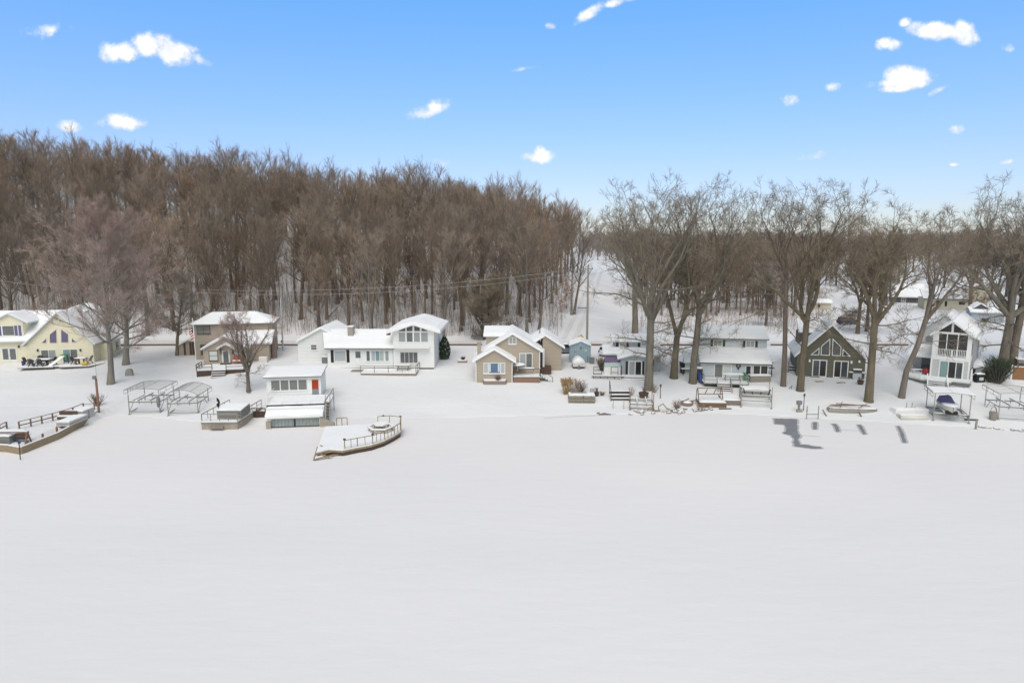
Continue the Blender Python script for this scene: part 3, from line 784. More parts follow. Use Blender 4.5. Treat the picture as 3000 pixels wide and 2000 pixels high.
def deck(root, poly, z, m="deckwood", th=.2, snow=.14, skirt=None, zb=-.6, name="deck"):
    o = MB().plan(poly, z-th, z).build(name, M[m], root)
    if snow: MB().plan([(x, y) for x, y in poly], z+.002, z+snow).build("snow_layer", M["snow"], o)
    if skirt:
        cx = sum(p[0] for p in poly)/len(poly); cy = sum(p[1] for p in poly)/len(poly)
        MB().plan([(cx+(x-cx)*.985, cy+(y-cy)*.985) for x, y in poly], zb, z-th-.004).build("skirt", M[skirt], o)
    return o
def lamp(root, F, c, x, y, d):
    X, Z = F.q(c, x, y, d)
    return MB().box(X-.09, X+.09, d-.22, d-.002, Z-.2, Z+.2).build("wall_lantern", M["charcoal"], root)
# ================================================================== A yellow house
F = Frame(c1, 500, 652, yaw=9); q = F.q
A = empty("house", F, "pale yellow chalet house with mauve gable windows beside patio tables", "house")
P = q(c1,497,197,-.5); Lf = q(c1,190,492,-.5); Rt = q(c1,836,478,-.5)
gable(A, P, Lf, Rt, Lf[0]+.55, Rt[0]-.5, 0, 10, -.6, "yellow", of=.5, h=.2, seed=1)
zr = q(c1,300,183,7.5)[1]; ze = q(c1,120,452,1.0)[1]; x_l = -17; vx = P[0]
rx = Lf[0]+.6
MB().prismx([(1.6,-.6),(12.2,-.6),(12.2,ze-.2),(7.5,zr-.25),(1.6,ze-.1)], x_l, rx-.01).build("wall", M["yellow"], A)
slopes(A, [[(x_l-.4,1.0,ze),(rx,1.0,ze),(vx+1.5,7.5,zr),(x_l-.4,7.5,zr)], [(x_l-.4,7.5,zr),(vx+1.5,7.5,zr),(vx+1.5,14,ze),(x_l-.4,14,ze)]], h=.2, seed=2)
# rear wing behind the gable, lower wing at its right
P2 = q(c1,715,128,9.5); L2 = q(c1,470,215,9.5); R2 = q(c1,915,190,9.5)
gable(A, P2, L2, R2, L2[0]+.5, R2[0]-.5, 10, 12.3, 0, "yellow", of=.4, h=.18, seed=3, wname="rear_wall")
zz = q(c1,905,440,5)[1]; x9 = Rt[0]+.6
MB().box(vx+2, x9, 2.5, 8.2, -.6, zz-.2).build("side_wall", M["yellow"], A)
slopes(A, [[(x9+.4,2.0,zz),(x9+.4,8.6,zz),(vx+2.0,8.6,P[1]-.7),(vx+2.0,2.0,P[1]-.7)]], h=.18, seed=4, name="side_roof")
xd0, xd1 = q(c1,800,300,7)[0], q(c1,925,300,7)[0]; zd_ = q(c1,860,262,6.6)[1]
MB().box(xd0, xd1-.4, 7, 9, zz-.3, zd_-.1).build("dormer", M["yellow"], A)
slopes(A, [[(xd0-.3,6.6,zd_),(xd1-.1,6.6,zd_),(xd1-.1,9.5,zd_+.5),(xd0-.3,9.5,zd_+.5)]], h=.18, seed=5, name="dormer_roof")
for (yy0, yy1) in ((3.6, 4.6), (6.2, 7.2)): MB().box(x9-.01, x9+.06, yy0, yy1, 1.0, 2.6).build("window", M["glassgrey"], A)
for pts in ([(362,467),(412,420),(410,467)], [(438,467),(438,390),(500,340),(505,467)], [(540,463),(538,340),(605,388),(605,463)], [(633,461),(633,417),(680,460)]): polywin(A, F, c1, pts, 0, "glassmauve", "yellow", .05)
window(A, F, c1, 370,523,493,640, 0, 2, 1, ["glassgrey","glasspale"], fw=.07, sill=False); window(A, F, c1, 563,518,684,638, 0, 2, 1, ["glassteal","glassgrey"], fw=.07, sill=False)
for k in (0, 1): door(A, F, c1, 20+62*k,508,82+62*k,628, 1.6, "white", (31+64*k,516,70+66*k,612), handle=1-2*k)
for x, y, d in ((335,530,0),(712,528,0),(168,497,1.6)): lamp(A, F, c1, x, y, d)
DP = q(c1,62,205,1.4); DL = q(c1,-110,295,1.4); DR = q(c1,240,288,1.4)
gable(A, DP, DL, DR, DL[0]+.4, q(c1,210,400,1.8)[0], 1.8, 6.5, q(c1,100,438,1.8)[1], "yellow", of=.35, seed=6, wname="dormer")
window(A, F, c1, 24,310,124,404, 1.8, 1, 1, "glassgrey"); window(A, F, c1, 130,306,160,406, 1.8, 1, 1, "glassmauve"); window(A, F, c1, 163,304,191,408, 1.8, 1, 1, "glassmauve"); window(A, F, c1, -20,312,14,408, 1.8, 1, 1, "glassmauve")
pz = .12; a_ = q(c1,165,700,-3)[0]; b_ = q(c1,800,690,-3)[0]
deck(A, [(a_,-3.4),(q(c1,480,690,-3)[0],-3.4),(q(c1,480,690,-3)[0],-3.0),(q(c1,540,690,-3)[0],-3.0),(q(c1,540,690,-3)[0],-3.6),(b_,-3.4),(b_+1.2,-1.2),(b_+1.2,-.02),(a_,-.02)], pz, "greywood", .12, .08, name="patio")
FA, HA = F, A
# ================================================================== B brown house
F = Frame(c2, 1100, 768, yaw=12); q = F.q
B = empty("house", F, "tan two storey hip roofed house with red bench beside its front door", "house")
yb0, yb1 = 6.2, 12.6
a = q(c2,893,272,yb0-.5); b = q(c2,1858,264,yb0-.5); r0 = q(c2,1150,134,9.4); r1 = q(c2,1622,132,9.4); ze = (a[1]+b[1])/2; zr = (r0[1]+r1[1])/2
wl, wr = q(c2,940,400,yb0)[0], q(c2,1836,400,yb0)[0]
MB().box(wl, wr, yb0, yb1, -.6, ze-.2).build("wall", M["tan2"], B)
E = [(a[0],yb0-.5,ze),(b[0],yb0-.5,ze),(b[0],yb1+.5,ze),(a[0],yb1+.5,ze)]; r0v, r1v = (r0[0],9.4,zr), (r1[0],9.4,zr)
slopes(B, [[E[0],E[1],r1v,r0v], [E[2],E[3],r0v,r1v]], "fasciadark", .22, .2, 7)
mb = MB(); mb.slab([E[1],E[2],(r1v[0]+.01,9.45,zr),(r1v[0]+.01,9.35,zr)], -.2).slab([E[3],E[0],(r0v[0]-.01,9.35,zr),(r0v[0]-.01,9.45,zr)], -.2); rf = mb.build("roof", M["fasciadark"], B)
sn = MB(); sn.snow([E[1],E[2],(r1v[0]+.01,9.45,zr),(r1v[0]+.01,9.35,zr)], .2).snow([E[3],E[0],(r0v[0]-.01,9.35,zr),(r0v[0]-.01,9.45,zr)], .2); sn.build("snow_layer", M["snow"], rf)
MB().box(r0[0], r1[0], 9.3, 9.5, zr+.15, zr+.27).build("ridge_cap", M["fasciadark"], B)
window(B, F, c2, 970,287,1118,386, yb0, 2, 2, "curtaindark", "brownpaint", .07); window(B, F, c2, 1012,505,1080,617, yb0, 1, 2, "glass", "brownpaint", .08)
# front wing: cross gables
P = q(c2,1290,412,-.4); Lf = q(c2,1008,562,-.4); Rt = q(c2,1562,545,-.4)
gable(B, P, Lf, Rt, q(c2,1046,700,0)[0], q(c2,1535,700,0)[0], 0, 6.1, -.6, "tan", of=.4, ob=0, h=.2, seed=8)
e0 = q(c2,1500,500,2.0); er = q(c2,1822,485,2.0); rr = q(c2,1828,352,4.8); zrr = min(P[1]+.35, rr[1]); wx1 = q(c2,1800,600,2.4)[0]
MB().box(q(c2,1540,700,0)[0]+.01, wx1, 2.4, 6.1, -.6, er[1]-.1).build("wall", M["tan2"], B)
slopes(B, [[(P[0]+.9,2.0,er[1]),(er[0]+.1,2.0,er[1]),(er[0]+.1,6.15,rr[1]),(P[0]-.6,6.15,rr[1])]], h=.2, seed=9)
PP = q(c2,1292,500,-1.3); PL = q(c2,1184,560,-1.3); PR = q(c2,1400,555,-1.3)
gable(B, PP, PL, PR, PL[0], PR[0], -1.0, 0, 0, "tan", of=.3, ob=0, wall=False, th=.14, h=.16, seed=10)
mb = MB()
for xx in (1230, 1366):
    X, Z = q(c2, xx, 565, -1.0); mb.bar((X,-1.0,Z),(X,-.02,Z),.1).bar((X,-.05,Z-.9),(X,-.95,Z-.05),.09).bar((X,-.05,Z-.9),(X,-.05,Z),.1)
mb.build("porch_bracket", M["brownpaint"], B)
door(B, F, c2, 1260,574,1343,748, 0, "trim", (1276,582,1326,710)); window(B, F, c2, 1110,575,1206,695, 0, 1, 2, "blind", "brownpaint", .08); window(B, F, c2, 1396,574,1490,662, 0, 1, 2, "blind", "brownpaint", .08)
cx0, cx1 = q(c2,1830,500,5)[0], q(c2,1880,500,5)[0]; cz = q(c2,1850,412,5)[1]
o = MB().box(cx0, cx1, 4.4, 5.6, -.6, cz).build("chimney", M["brick"], B); MB().box(cx0-.15, cx1+.2, 4.2, 5.8, cz+.002, cz+.14).build("chimney_cap", M["medgrey"], o)
dz = .45; dx0, dx1 = q(c2,965,880,-5)[0], q(c2,1515,880,-5)[0]; sx0, sx1 = q(c2,1148,900,-5.2)[0], q(c2,1310,900,-5.2)[0]
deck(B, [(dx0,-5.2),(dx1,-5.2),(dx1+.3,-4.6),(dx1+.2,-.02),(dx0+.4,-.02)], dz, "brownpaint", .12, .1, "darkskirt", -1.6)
rail(B, [(dx0+.05,-5.15,dz),(sx0,-5.15,dz)], .95, "brownpaint", .1, 1, posts=2.2); rail(B, [(sx1,-5.15,dz),(dx1-.02,-5.15,dz),(dx1+.2,-4.6,dz)], .95, "brownpaint", .1, 1, posts=2.2); rail(B, [(dx0+.05,-5.0,dz),(dx0+.3,-2.6,dz)], .95, "brownpaint", .1, 1)
stairs(B, sx0, sx1, -7.2, -1.25, -5.22, dz, 6, "brownpaint")
rug = q(c2,1300,765,-.6); MB().box(q(c2,1240,765,-.7)[0], q(c2,1362,765,-.7)[0], -1.1, -.03, dz+.1, dz+.22).build("doorstep", M["brownpaint"], B)
FB, HB = F, B
# ================================================================== C white house
F = Frame(c3, 1300, 616, yaw=-.8); q = F.q
Cc = empty("house", F, "long white house with dark shutters and glazed upper gable window wall", "house")
eL = q(c3,940,440,-.6); eR = q(c3,1570,438,-.6); rL = q(c3,925,268,5.5); ze = (eL[1]+eR[1])/2; zr = rL[1]
xe0 = eL[0]; xe1 = q(c3,1574,600,0)[0]
ridge_x(Cc, xe0, xe1+.3, -.6, ze, 5.5, zr, 11.6, ze, q(c3,974,600,0)[0], xe1-.01, 0, 11, -.6, "white", h=.24, seed=11, fm="medgrey", xr=rL[0])
ch = [q(c3,1160,325,3.2), q(c3,1206,240,3.2)]
o = MB().box(ch[0][0], ch[1][0], 2.9, 4.1, ze, ch[1][1]).build("chimney", M["chimneystone"], Cc); MB().snow([(ch[0][0],2.9,ch[1][1]),(ch[1][0],2.9,ch[1][1]),(ch[1][0],4.1,ch[1][1]),(ch[0][0],4.1,ch[1][1])], .18).build("snow_layer", M["snow"], o)
P = q(c3,1755,212,-1.2); Lf = q(c3,1508,292,-1.2); Rt = q(c3,2006,288,-1.2)
tw0, tw1 = q(c3,1574,500,-.3)[0], q(c3,1950,500,-.3)[0]
gable(Cc, P, Lf, Rt, tw0, tw1, -.3, 11, -.6, "white", of=.9, h=.42, th=.28, seed=12, fm="trim")
for pts in ([(1622,285),(1625,272),(1688,246),(1688,285)], [(1694,285),(1694,243),(1754,224),(1754,285)], [(1764,285),(1764,226),(1822,246),(1822,285)], [(1832,285),(1832,248),(1890,272),(1892,285)]): polywin(Cc, F, c3, pts, -.3, "glass", "trim", .06)
window(Cc, F, c3, 1622,290,1895,386, -.3, 4, 1, ["glasspale","glassgrey","glasspale","glasspale"], fw=.08, mun=.22, sill=False)
window(Cc, F, c3, 1638,472,1800,575, -.3, 4, 1, "glassgrey", fw=.07)
zb = q(c3,1700,430,-1.3)[1]; bx0, bx1 = q(c3,1575,430,-1.3)[0], q(c3,1900,430,-1.3)[0]
o = MB().box(bx0, bx1, -1.4, -.31, zb-.15, zb).build("balcony", M["trim"], Cc); rail(o, [(bx0,-1.35,zb),(bx1,-1.35,zb)], .85, "trim", .05, 0, .13, bw=.03, capw=.05, name="railing")
panel(Cc, "shutter", F, c3, 1003,455,1025,570, 0, "shutter"); panel(Cc, "shutter", F, c3, 1148,453,1170,568, 0, "shutter")
window(Cc, F, c3, 1033,460,1141,562, 0, 1, 1, "curtain"); door(Cc, F, c3, 1224,462,1278,600, 0, "white", (1229,469,1273,527)); window(Cc, F, c3, 1326,460,1362,560, 0, 1, 1, "glassgrey"); window(Cc, F, c3, 1371,460,1490,560, 0, 3, 1, ["curtain","glassteal","curtain"]); window(Cc, F, c3, 1499,460,1535,560, 0, 1, 1, "glasspale")
MB().box(q(c3,974,600,0)[0], tw1-.05, -.36, -.31, -.3, .04).build("plinth", M["shutter"], Cc)
P = q(c3,907,250,4.0); Lf = q(c3,682,375,4.0); sl_ = (P[1]-Lf[1])/(P[0]-Lf[0]); Rt = (P[0]+4.2, P[1]-sl_*4.2)
gable(Cc, P, Lf, Rt, q(c3,700,480,4.4)[0], P[0]+3.7, 4.4, 13.5, -.8, "whitelap", of=.4, h=.26, seed=13, fm="trim", wname="garage_wall")
window(Cc, F, c3, 816,403,873,457, 4.4, 1, 2, "glassgrey")
o = MB().box(q(c3,1526,310,-.9)[0]-.25, q(c3,1526,310,-.9)[0]+.3, -.95, -.31, q(c3,1526,318,-.9)[1], q(c3,1526,300,-.9)[1]).build("floodlight", M["brownpaint"], Cc)
FC, HC = F, Cc
dk = empty("deck", F, "low brown timber deck with open railing in front of the white house", "deck")
zd = -.15; d0, d1 = q(c3,1275,690,-4.0)[0], q(c3,1783,690,-4.0)[0]
deck(dk, [(d0,-4.0),(d1,-4.0),(d1,-.45),(d0,-.45)], zd, "greywood", .12, .12, name="platform"); MB().box(d0+.05, d1-.05, -3.98, -3.9, zd-.9, zd-.14).build("skirt", M["oldwood"], dk)
rail(dk, [(d0,-3.95,zd),(d1,-3.95,zd)], 1.15, "greywood", .09, 0, posts=1.9); rail(dk, [(d1,-3.95,zd),(d1,-.5,zd)], 1.15, "greywood", .09, 0)
mb = MB(); mb.box(q(c3,1185,630,-2.2)[0], q(c3,1310,630,-2.2)[0], -2.4, -.6, zd-.1, zd+.05); mb.build("step", M["greywood"], dk)
# ================================================================== F tan cottage
F = Frame(c4, 640, 1048, yaw=0); q = F.q
Ct = empty("house", F, "tan cottage of stepped white trimmed gables with a bay of blue window", "house")
P = q(c4,645,618,-.4); Lf = q(c4,365,778,-.4); Rt = q(c4,927,790,-.4)
gable(Ct, P, Lf, Rt, q(c4,412,900,0)[0], q(c4,878,900,0)[0], 0, 6.5, -.6, "tan", of=.4, ob=0, h=.24, seed=14, fm="trim")
d2 = 2.6
P = q(c4,878,420,d2-.4); Lf = q(c4,655,560,d2-.4); Rt = q(c4,1266,652,d2-.4); sl_ = (P[1]-Rt[1])/(Rt[0]-P[0]); Lf = (P[0]-(Rt[0]-P[0]), Rt[1])
zfl = q(c4,1050,862,d2)[1]
gable(Ct, P, Lf, Rt, q(c4,1218,800,d2)[0]-2*(q(c4,1218,800,d2)[0]-P[0]), q(c4,1218,800,d2)[0], d2, 12, -.6, "tan", of=.4, h=.26, seed=15, fm="trim")
window(Ct, F, c4, 508,794,784,932, 0, 3, 1, ["curtain","glassblue","curtain"], ratios=[.9,2.6,.9], fw=.08, mun=.1)
b0 = q(c4,600,912,-.07); b1 = q(c4,690,806,-.07); mb = MB().box(b0[0]-.28,b0[0],-.09,-.062,b0[1],b1[1]).box(b1[0],b1[0]+.28,-.09,-.062,b0[1],b1[1]); mb.build("curtain", M["blind"], Ct)
window(Ct, F, c4, 829,465,927,558, d2, 2, 1, "glasspale"); window(Ct, F, c4, 965,670,1134,858, d2, 2, 1, ["glasspale","glassgrey"], fw=.1, mun=.1)
zd1 = q(c4,650,440,5.2)[1]; zd0 = zd1-1.6; x0, x1 = q(c4,540,500,5.2)[0], q(c4,760,500,5.2)[0]
MB().box(x0, x1+1, 5.2, 9, zd0-1.5, zd1-.1).build("dormer", M["tan"], Ct)
slopes(Ct, [[(x0-.4,4.8,zd1),(P[0]-.3,4.8,zd1),(P[0]-.3,9.4,zd1+.8),(x0-.4,9.4,zd1+.8)]], "trim", .22, .24, 16, "dormer_roof")
ca, cb = q(c4,430,690,2), q(c4,476,545,2); o = MB().box(ca[0], cb[0], 1.6, 2.4, -.6, cb[1]).build("chimney", M["tan2"], Ct); MB().box(ca[0]-.07, cb[0]+.07, 1.52, 2.48, cb[1]+.002, cb[1]+.14).build("chimney_cap", M["tan2"], o)
mb = MB()
for (xx, y0_, y1_, dd) in ((412,800,1050,-.06),(872,800,1055,-.06),(1224,660,840,d2-.06)):
    a = q(c4,xx,y0_,dd); b = q(c4,xx,y1_,dd); mb.box(a[0]-.06,a[0]+.06,dd-.06,dd+.05,b[1],a[1])
    if xx > 500: e_ = q(c4,xx+48,y0_-22,dd-.3); mb.bar((a[0],dd,a[1]),(e_[0],dd-.3,e_[1]),.1)
mb.build("downpipe", M["trim"], Ct)
d3 = 6.2
P3 = q(c4,1295,440,d3-.4); R3 = q(c4,1547,602,d3-.4); L3 = (P3[0]-(R3[0]-P3[0]), R3[1])
gable(Ct, P3, L3, R3, q(c4,1262,700,d3)[0], q(c4,1503,700,d3)[0], d3, 14, -.6, "tan", of=.4, h=.26, seed=17, fm="trim", wname="wing_wall")
o = MB().box(q(c4,1225,760,4.5)[0], q(c4,1262,760,4.5)[0], 4.4, d3, zfl, q(c4,1225,640,4.5)[1]).build("doorway", M["glassdark"], Ct)
MB().box(q(c4,1262,760,4.5)[0], q(c4,1285,760,4.5)[0], 4.3, d3-.01, zfl-.3, q(c4,1270,630,4.5)[1]).build("door", M["trim"], Ct)
a = q(c4,1225,365,9); MB().tube([(a[0],9,a[1]-2),(a[0],9,a[1])], .1, 8, True).build("flue", M["galv"], Ct)
FT, HT = F, Ct
dk = empty("deck", F, "raised deck with brown board skirt on the tan cottage front", "deck")
x0, x1 = q(c4,885,1000,-.05)[0], q(c4,1231,1000,-.05)[0]; zf = q(c4,1050,975,0)[1]
deck(dk, [(x0+.02,.02),(x1,.02),(x1,d2-.03),(x0+.02,d2-.03)], zf, "deckwood", .12, .12, "skirt", -.6, "platform")
rail(dk, [(x0+.08,.08,zf),(x1-.05,.08,zf)], 1.2, "brownpaint", .09, 1, posts=3); rail(dk, [(x1-.05,.08,zf),(x1-.05,d2-.1,zf)], 1.2, "trim", .09, 1)
stairs(dk, .6, 2.2, x1+1.9, zf-1.25, x1+.02, zf, 5, "greywood", along="x"); rail(dk, [(x1+.1,.6,zf),(x1+1.9,.6,zf-1.2)], 1.0, "brownpaint", .08, 0); MB().box(x1+.1, x1+1.9, 4.2, 5.8, -.3, zfl-.15).build("landing", M["brownpaint"], dk)
# ================================================================== H blue-grey house
F = Frame(c5, 1000, 912, yaw=-6); q = F.q
Hh = empty("house", F, "blue grey lakeside house with shallow front gable behind the big trunk", "house")
P = q(c5,1012,632,-.5); Lf = q(c5,780,694,-.5); Rt = q(c5,1272,690,-.5)
gable(Hh, P, Lf, Rt, q(c5,820,800,0)[0], q(c5,1248,800,0)[0], 0, 8, -.6, "bluegrey", of=.5, h=.3, seed=18)
d1_ = 2.2; e0 = q(c5,580,630,d1_-.6); e1 = q(c5,768,630,d1_-.6); zup = q(c5,700,520,d1_+4)[1]
MB().box(q(c5,625,760,d1_)[0], q(c5,822,760,d1_)[0], d1_, 9, -.6, e0[1]-.15).build("wall", M["bluegrey"], Hh)
xr_ = q(c5,1412,640,d1_-.4)[0]
MB().box(q(c5,1250,760,d1_)[0]-.3, q(c5,1358,760,d1_)[0], d1_, 9, -.6, q(c5,1358,645,d1_)[1]).build("wall", M["bluegrey"], Hh)
slopes(Hh, [[(e0[0],d1_-.6,e0[1]),(xr_,d1_-.6,e0[1]-.05),(xr_,d1_+4.5,zup+.1),(e0[0],d1_+4.5,zup)]], h=.24, seed=19)
du = 5.0; ua = q(c5,705,455,du-.6); ub = q(c5,1285,455,du-.6); ur = q(c5,710,382,du+3.4)
ridge_x(Hh, ua[0], ub[0], du-.6, ua[1], du+3.4, ur[1], du+7.4, ua[1], q(c5,742,520,du)[0], q(c5,1255,520,du)[0], du, du+6.8, 1.5, "bluegrey", h=.22, seed=20, wname="upper_wall")
for x0, x1 in ((757,792),(900,936),(1052,1088)): panel(Hh, "shutter", F, c5, x0,462,x1,537, du, "shutter")
window(Hh, F, c5, 804,458,888,524, du, 1, 2, "glasspale"); window(Hh, F, c5, 1096,458,1172,524, du, 1, 2, "glasspale")
panel(Hh, "shutter", F, c5, 886,728,922,905, 0, "shutter"); panel(Hh, "shutter", F, c5, 1112,728,1146,905, 0, "shutter")
window(Hh, F, c5, 926,726,1110,916, 0, 2, 1, ["glasspale","glassdark"], fw=.1, mun=.1, sill=False); window(Hh, F, c5, 718,666,760,748, d1_, 1, 1, "glassdark"); window(Hh, F, c5, 770,720,806,756, d1_-.02, 1, 1, "glassgrey"); window(Hh, F, c5, 1254,668,1275,775, d1_, 1, 1, "glassdark", "brownpaint")
MB().box(q(c5,608,740,3)[0], q(c5,624,740,3)[0], 2.8, 3.6, q(c5,608,735,3)[1], q(c5,608,700,3)[1]).build("air_conditioner", M["medgrey"], Hh)
FH, HHs = F, Hh
dk = empty("deck", F, "brown railed deck in front of the blue grey house", "deck")
z = q(c5,650,935,-2.4)[1]; x0, x1 = q(c5,458,960,-2.4)[0], q(c5,835,960,-2.4)[0]
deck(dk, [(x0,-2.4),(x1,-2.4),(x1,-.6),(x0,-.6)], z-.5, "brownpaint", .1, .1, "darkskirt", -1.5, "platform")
MB().box(x0-.3, x1+.3, -2.75, -2.35, z-.02, z+.14).build("counter_rail", M["brownpaint"], dk); MB().snow([(x0-.3,-2.75,z+.14),(x1+.3,-2.75,z+.14),(x1+.3,-2.35,z+.14),(x0-.3,-2.35,z+.14)], .12).build("snow_layer", M["snow"], dk)
for i in range(5): X = x0+(x1-x0)*i/4; MB().bar((X,-2.4,z-.9),(X,-2.4,z-.02),.1).build("post", M["brownpaint"], dk)
rail(dk, [(x0,-.9,z-.5),(q(c5,562,900,-.9)[0],-.9,z-.5)], 1.7, "brownpaint", .09, 2); rail(dk, [(q(c5,692,900,-.9)[0],-.9,z-.5),(q(c5,785,900,-.9)[0],-.9,z-.5)], 1.7, "brownpaint", .09, 1); rail(dk, [(q(c5,834,900,-1.6)[0],-1.6,z-.5),(q(c5,834,900,-1.6)[0],-.7,z-.5)], 1.9, "brownpaint", .1, 0)
a = q(c5,838,1000,-1.8); b = q(c5,1128,1000,-1.8); lowd = MB().box(a[0], b[0], -1.8, -.04, -.4, -.05).box(a[0]-.4, b[0], -2.5, -1.82, -.7, -.25); lowd.build("step", M["brownpaint"], dk)
MB().box(a[0]+.02, b[0]-.02, -1.76, -.06, -.048, .05).box(a[0]-.38, b[0]-.02, -2.46, -1.84, -.248, -.15).build("snow_layer", M["snow"], dk)
# ================================================================== I pale blue house
F = Frame(c6, 760, 965, yaw=-10); q = F.q
Ii = empty("house", F, "wide pale blue two storey house with screened porch and front stairs", "house")
e0 = q(c6,325,742,-.5); e1 = q(c6,1302,770,-.5); ze = (e0[1]+e1[1])/2; du = 4.2; zt = q(c6,700,548,du)[1]
wx0, wx1 = q(c6,335,850,0)[0], q(c6,1250,850,0)[0]
MB().prismx([(0,-.6),(du-.01,-.6),(du-.01,zt-.25),(0,ze-.2)], wx0, wx1).build("wall", M["paleblue"], Ii)
slopes(Ii, [[(e0[0],-.5,ze),(e1[0],-.5,ze),(e1[0],du,zt),(e0[0],du,zt)]], "fasciadark", .18, .24, 21)
a = q(c6,318,412,du-.5); b = q(c6,1264,432,du-.5); r_0 = q(c6,700,250,du+4)[1]; zu = (a[1]+b[1])/2
ridge_x(Ii, a[0], b[0], du-.5, zu, du+4, r_0, du+8.5, zu, q(c6,330,480,du)[0], q(c6,1230,480,du)[0], du, du+8, -.6, "paleblue", h=.24, seed=22, wname="upper_wall", fm="medgrey")
for x0, x1, y0 in ((466,502,440),(632,668,443),(904,940,452),(1072,1108,456)): panel(Ii, "shutter", F, c6, x0,y0,x1,y0+84, du, "shutterdark")
window(Ii, F, c6, 504,440,630,525, du, 2, 1, "glasspale"); window(Ii, F, c6, 942,452,1070,538, du, 2, 1, "glasspale")
window(Ii, F, c6, 512,766,756,962, 0, 2, 1, ["curtaindark","blind"], fw=.1, mun=.1, sill=False); window(Ii, F, c6, 1036,786,1250,928, 0, 2, 1, "screen", fw=.1, mun=.14)
door(Ii, F, c6, 934,784,1022,930, 0, "trim", (946,796,1012,905), gl="glassdark")
MB().box(q(c6,930,930,0)[0], wx1-.03, -.035, -.003, -.3, q(c6,930,932,0)[1]).build("porch_panel", M["trim"], Ii)
a = q(c6,845,790,0); tb = MB(); tb.tube([(a[0]+.26*math.cos(t*.5236),-.06,a[1]+.26*math.sin(t*.5236)) for t in range(13)], .09, 6); tb.build("wreath", M["charcoal"], Ii)
lamp(Ii, F, c6, 842, 822, 0)
x0, x1 = q(c6,125,760,1.5)[0], wx0-.01; zz = q(c6,200,735,1.5)[1]
MB().box(x0, x1, 1.5, 6, -.6, zz-.1).build("annex_wall", M["paleblue"], Ii); slopes(Ii, [[(x0-.2,1.1,zz),(x1,1.1,zz),(x1,6.3,zz+1.1),(x0-.2,6.3,zz+1.1)]], h=.2, seed=23, name="annex_roof")
FI, HI = F, Ii
dk = empty("deck", F, "green edged railed deck with wide central stairs before the pale blue house", "deck")
z = .1; yf = -4.2; x0, x1 = q(c6,375,1060,yf)[0], q(c6,985,1060,yf)[0]; s0, s1 = q(c6,560,1060,yf)[0], q(c6,728,1060,yf)[0]
pm("greendeck", (.10,.13,.11), rough=.7, var=.2); pm("railgrey", (.25,.26,.26), rough=.7, var=.2)
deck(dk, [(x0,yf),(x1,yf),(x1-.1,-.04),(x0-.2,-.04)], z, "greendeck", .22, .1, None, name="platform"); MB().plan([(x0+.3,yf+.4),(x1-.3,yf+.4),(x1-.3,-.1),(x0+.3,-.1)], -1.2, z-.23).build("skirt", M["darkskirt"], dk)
rail(dk, [(x0+.05,-.3,z),(x0+.05,yf+.05,z),(s0-.05,yf+.05,z)], 1.0, "railgrey", .1, 1, posts=2.2); rail(dk, [(s1+.05,yf+.05,z),(x1-.05,yf+.05,z),(x1-.05,-.3,z)], 1.0, "railgrey", .1, 1, posts=2.2)
stairs(dk, s0, s1, yf-2.2, -1.35, yf-.01, z, 6, "deckwood"); 
for X in (s0-.1, s1+.1): MB().bar((X,yf,z+.8),(X,yf-2.0,-.6),.12).bar((X,yf-2.0,-1.4),(X,yf-2.0,-.55),.1).build("handrail", M["railgrey"], dk)
# ================================================================== J green chalet
F = Frame(c7, 650, 768, yaw=-17); q = F.q
J = empty("house", F, "dark olive green chalet with steep white trimmed gable and trapezoid windows", "house")
P = q(c7,680,240,-.4); Lf = q(c7,300,556,-.4); Rt = q(c7,1012,580,-.4)
gable(J, P, Lf, Rt, q(c7,318,700,0)[0], q(c7,1002,700,0)[0], 0, 11, -.7, "green", of=.4, h=.24, seed=24, fm="trim")
for pts in ([(458,543),(548,468),(545,547)], [(560,547),(565,455),(655,378),(652,550)], [(672,550),(680,378),(766,462),(762,554)], [(776,555),(781,480),(862,560)]): polywin(J, F, c7, pts, 0, "glass", "trim", .1)
window(J, F, c7, 470,595,627,758, 0, 2, 1, ["glass","glassdark"], fw=.13, mun=.1, sill=False); window(J, F, c7, 682,605,842,768, 0, 2, 1, ["glassdark","glass"], fw=.13, mun=.1, sill=False)
panel(J, "doorstep", F, c7, 455,757,550,768, -.3, "greywood"); panel(J, "doorstep", F, c7, 750,772,845,783, -.3, "greywood")
for x, y in ((449,600),(866,615),(945,606)):
    X, Z = q(c7,x,y,0); MB().box(X-.12,X+.12,-.25,-.003,Z-.2,Z+.2).build("wall_lantern", M["trim"], J)
dd = 4.5; x0, x1 = q(c7,338,400,dd)[0], q(c7,520,400,dd)[0]; z1 = q(c7,420,318,dd)[1]
MB().box(x0, x1+1.5, dd, dd+4.5, q(c7,420,470,dd)[1]-.5, z1-.15).build("dormer", M["green"], J)
slopes(J, [[(x0-.1,dd-.4,z1),(P[0]-.3,dd-.4,z1),(P[0]-.3,dd+4.6,z1+2.0),(x0-.1,dd+4.6,z1+2.0)]], "medgrey", .18, .22, 25, "dormer_roof")
stairs(J, q(c7,240,700,2)[0], q(c7,318,700,2)[0], 1.2, -.5, 3.4, .9, 4, "greywood"); MB().box(q(c7,226,700,2)[0], q(c7,238,700,2)[0], 1.5, 1.65, -.6, q(c7,232,612,1.5)[1]).build("post", M["greywood"], J)
FJ, HJ = F, J
# ================================================================== K grey and white house
F = Frame(c8, 620, 960, yaw=-38); q = F.q
Kk = empty("house", F, "narrow grey and white house with screened upper porch and white railed decks", "house")
P = q(c8,640,424,-.5); Lf = q(c8,436,545,-.5); Rt = q(c8,838,572,-.5)
x0, x1 = q(c8,456,640,0)[0], q(c8,806,640,0)[0]; zf = q(c8,620,738,0)[1]; zc = q(c8,620,540,0)[1]; yk = 3.0
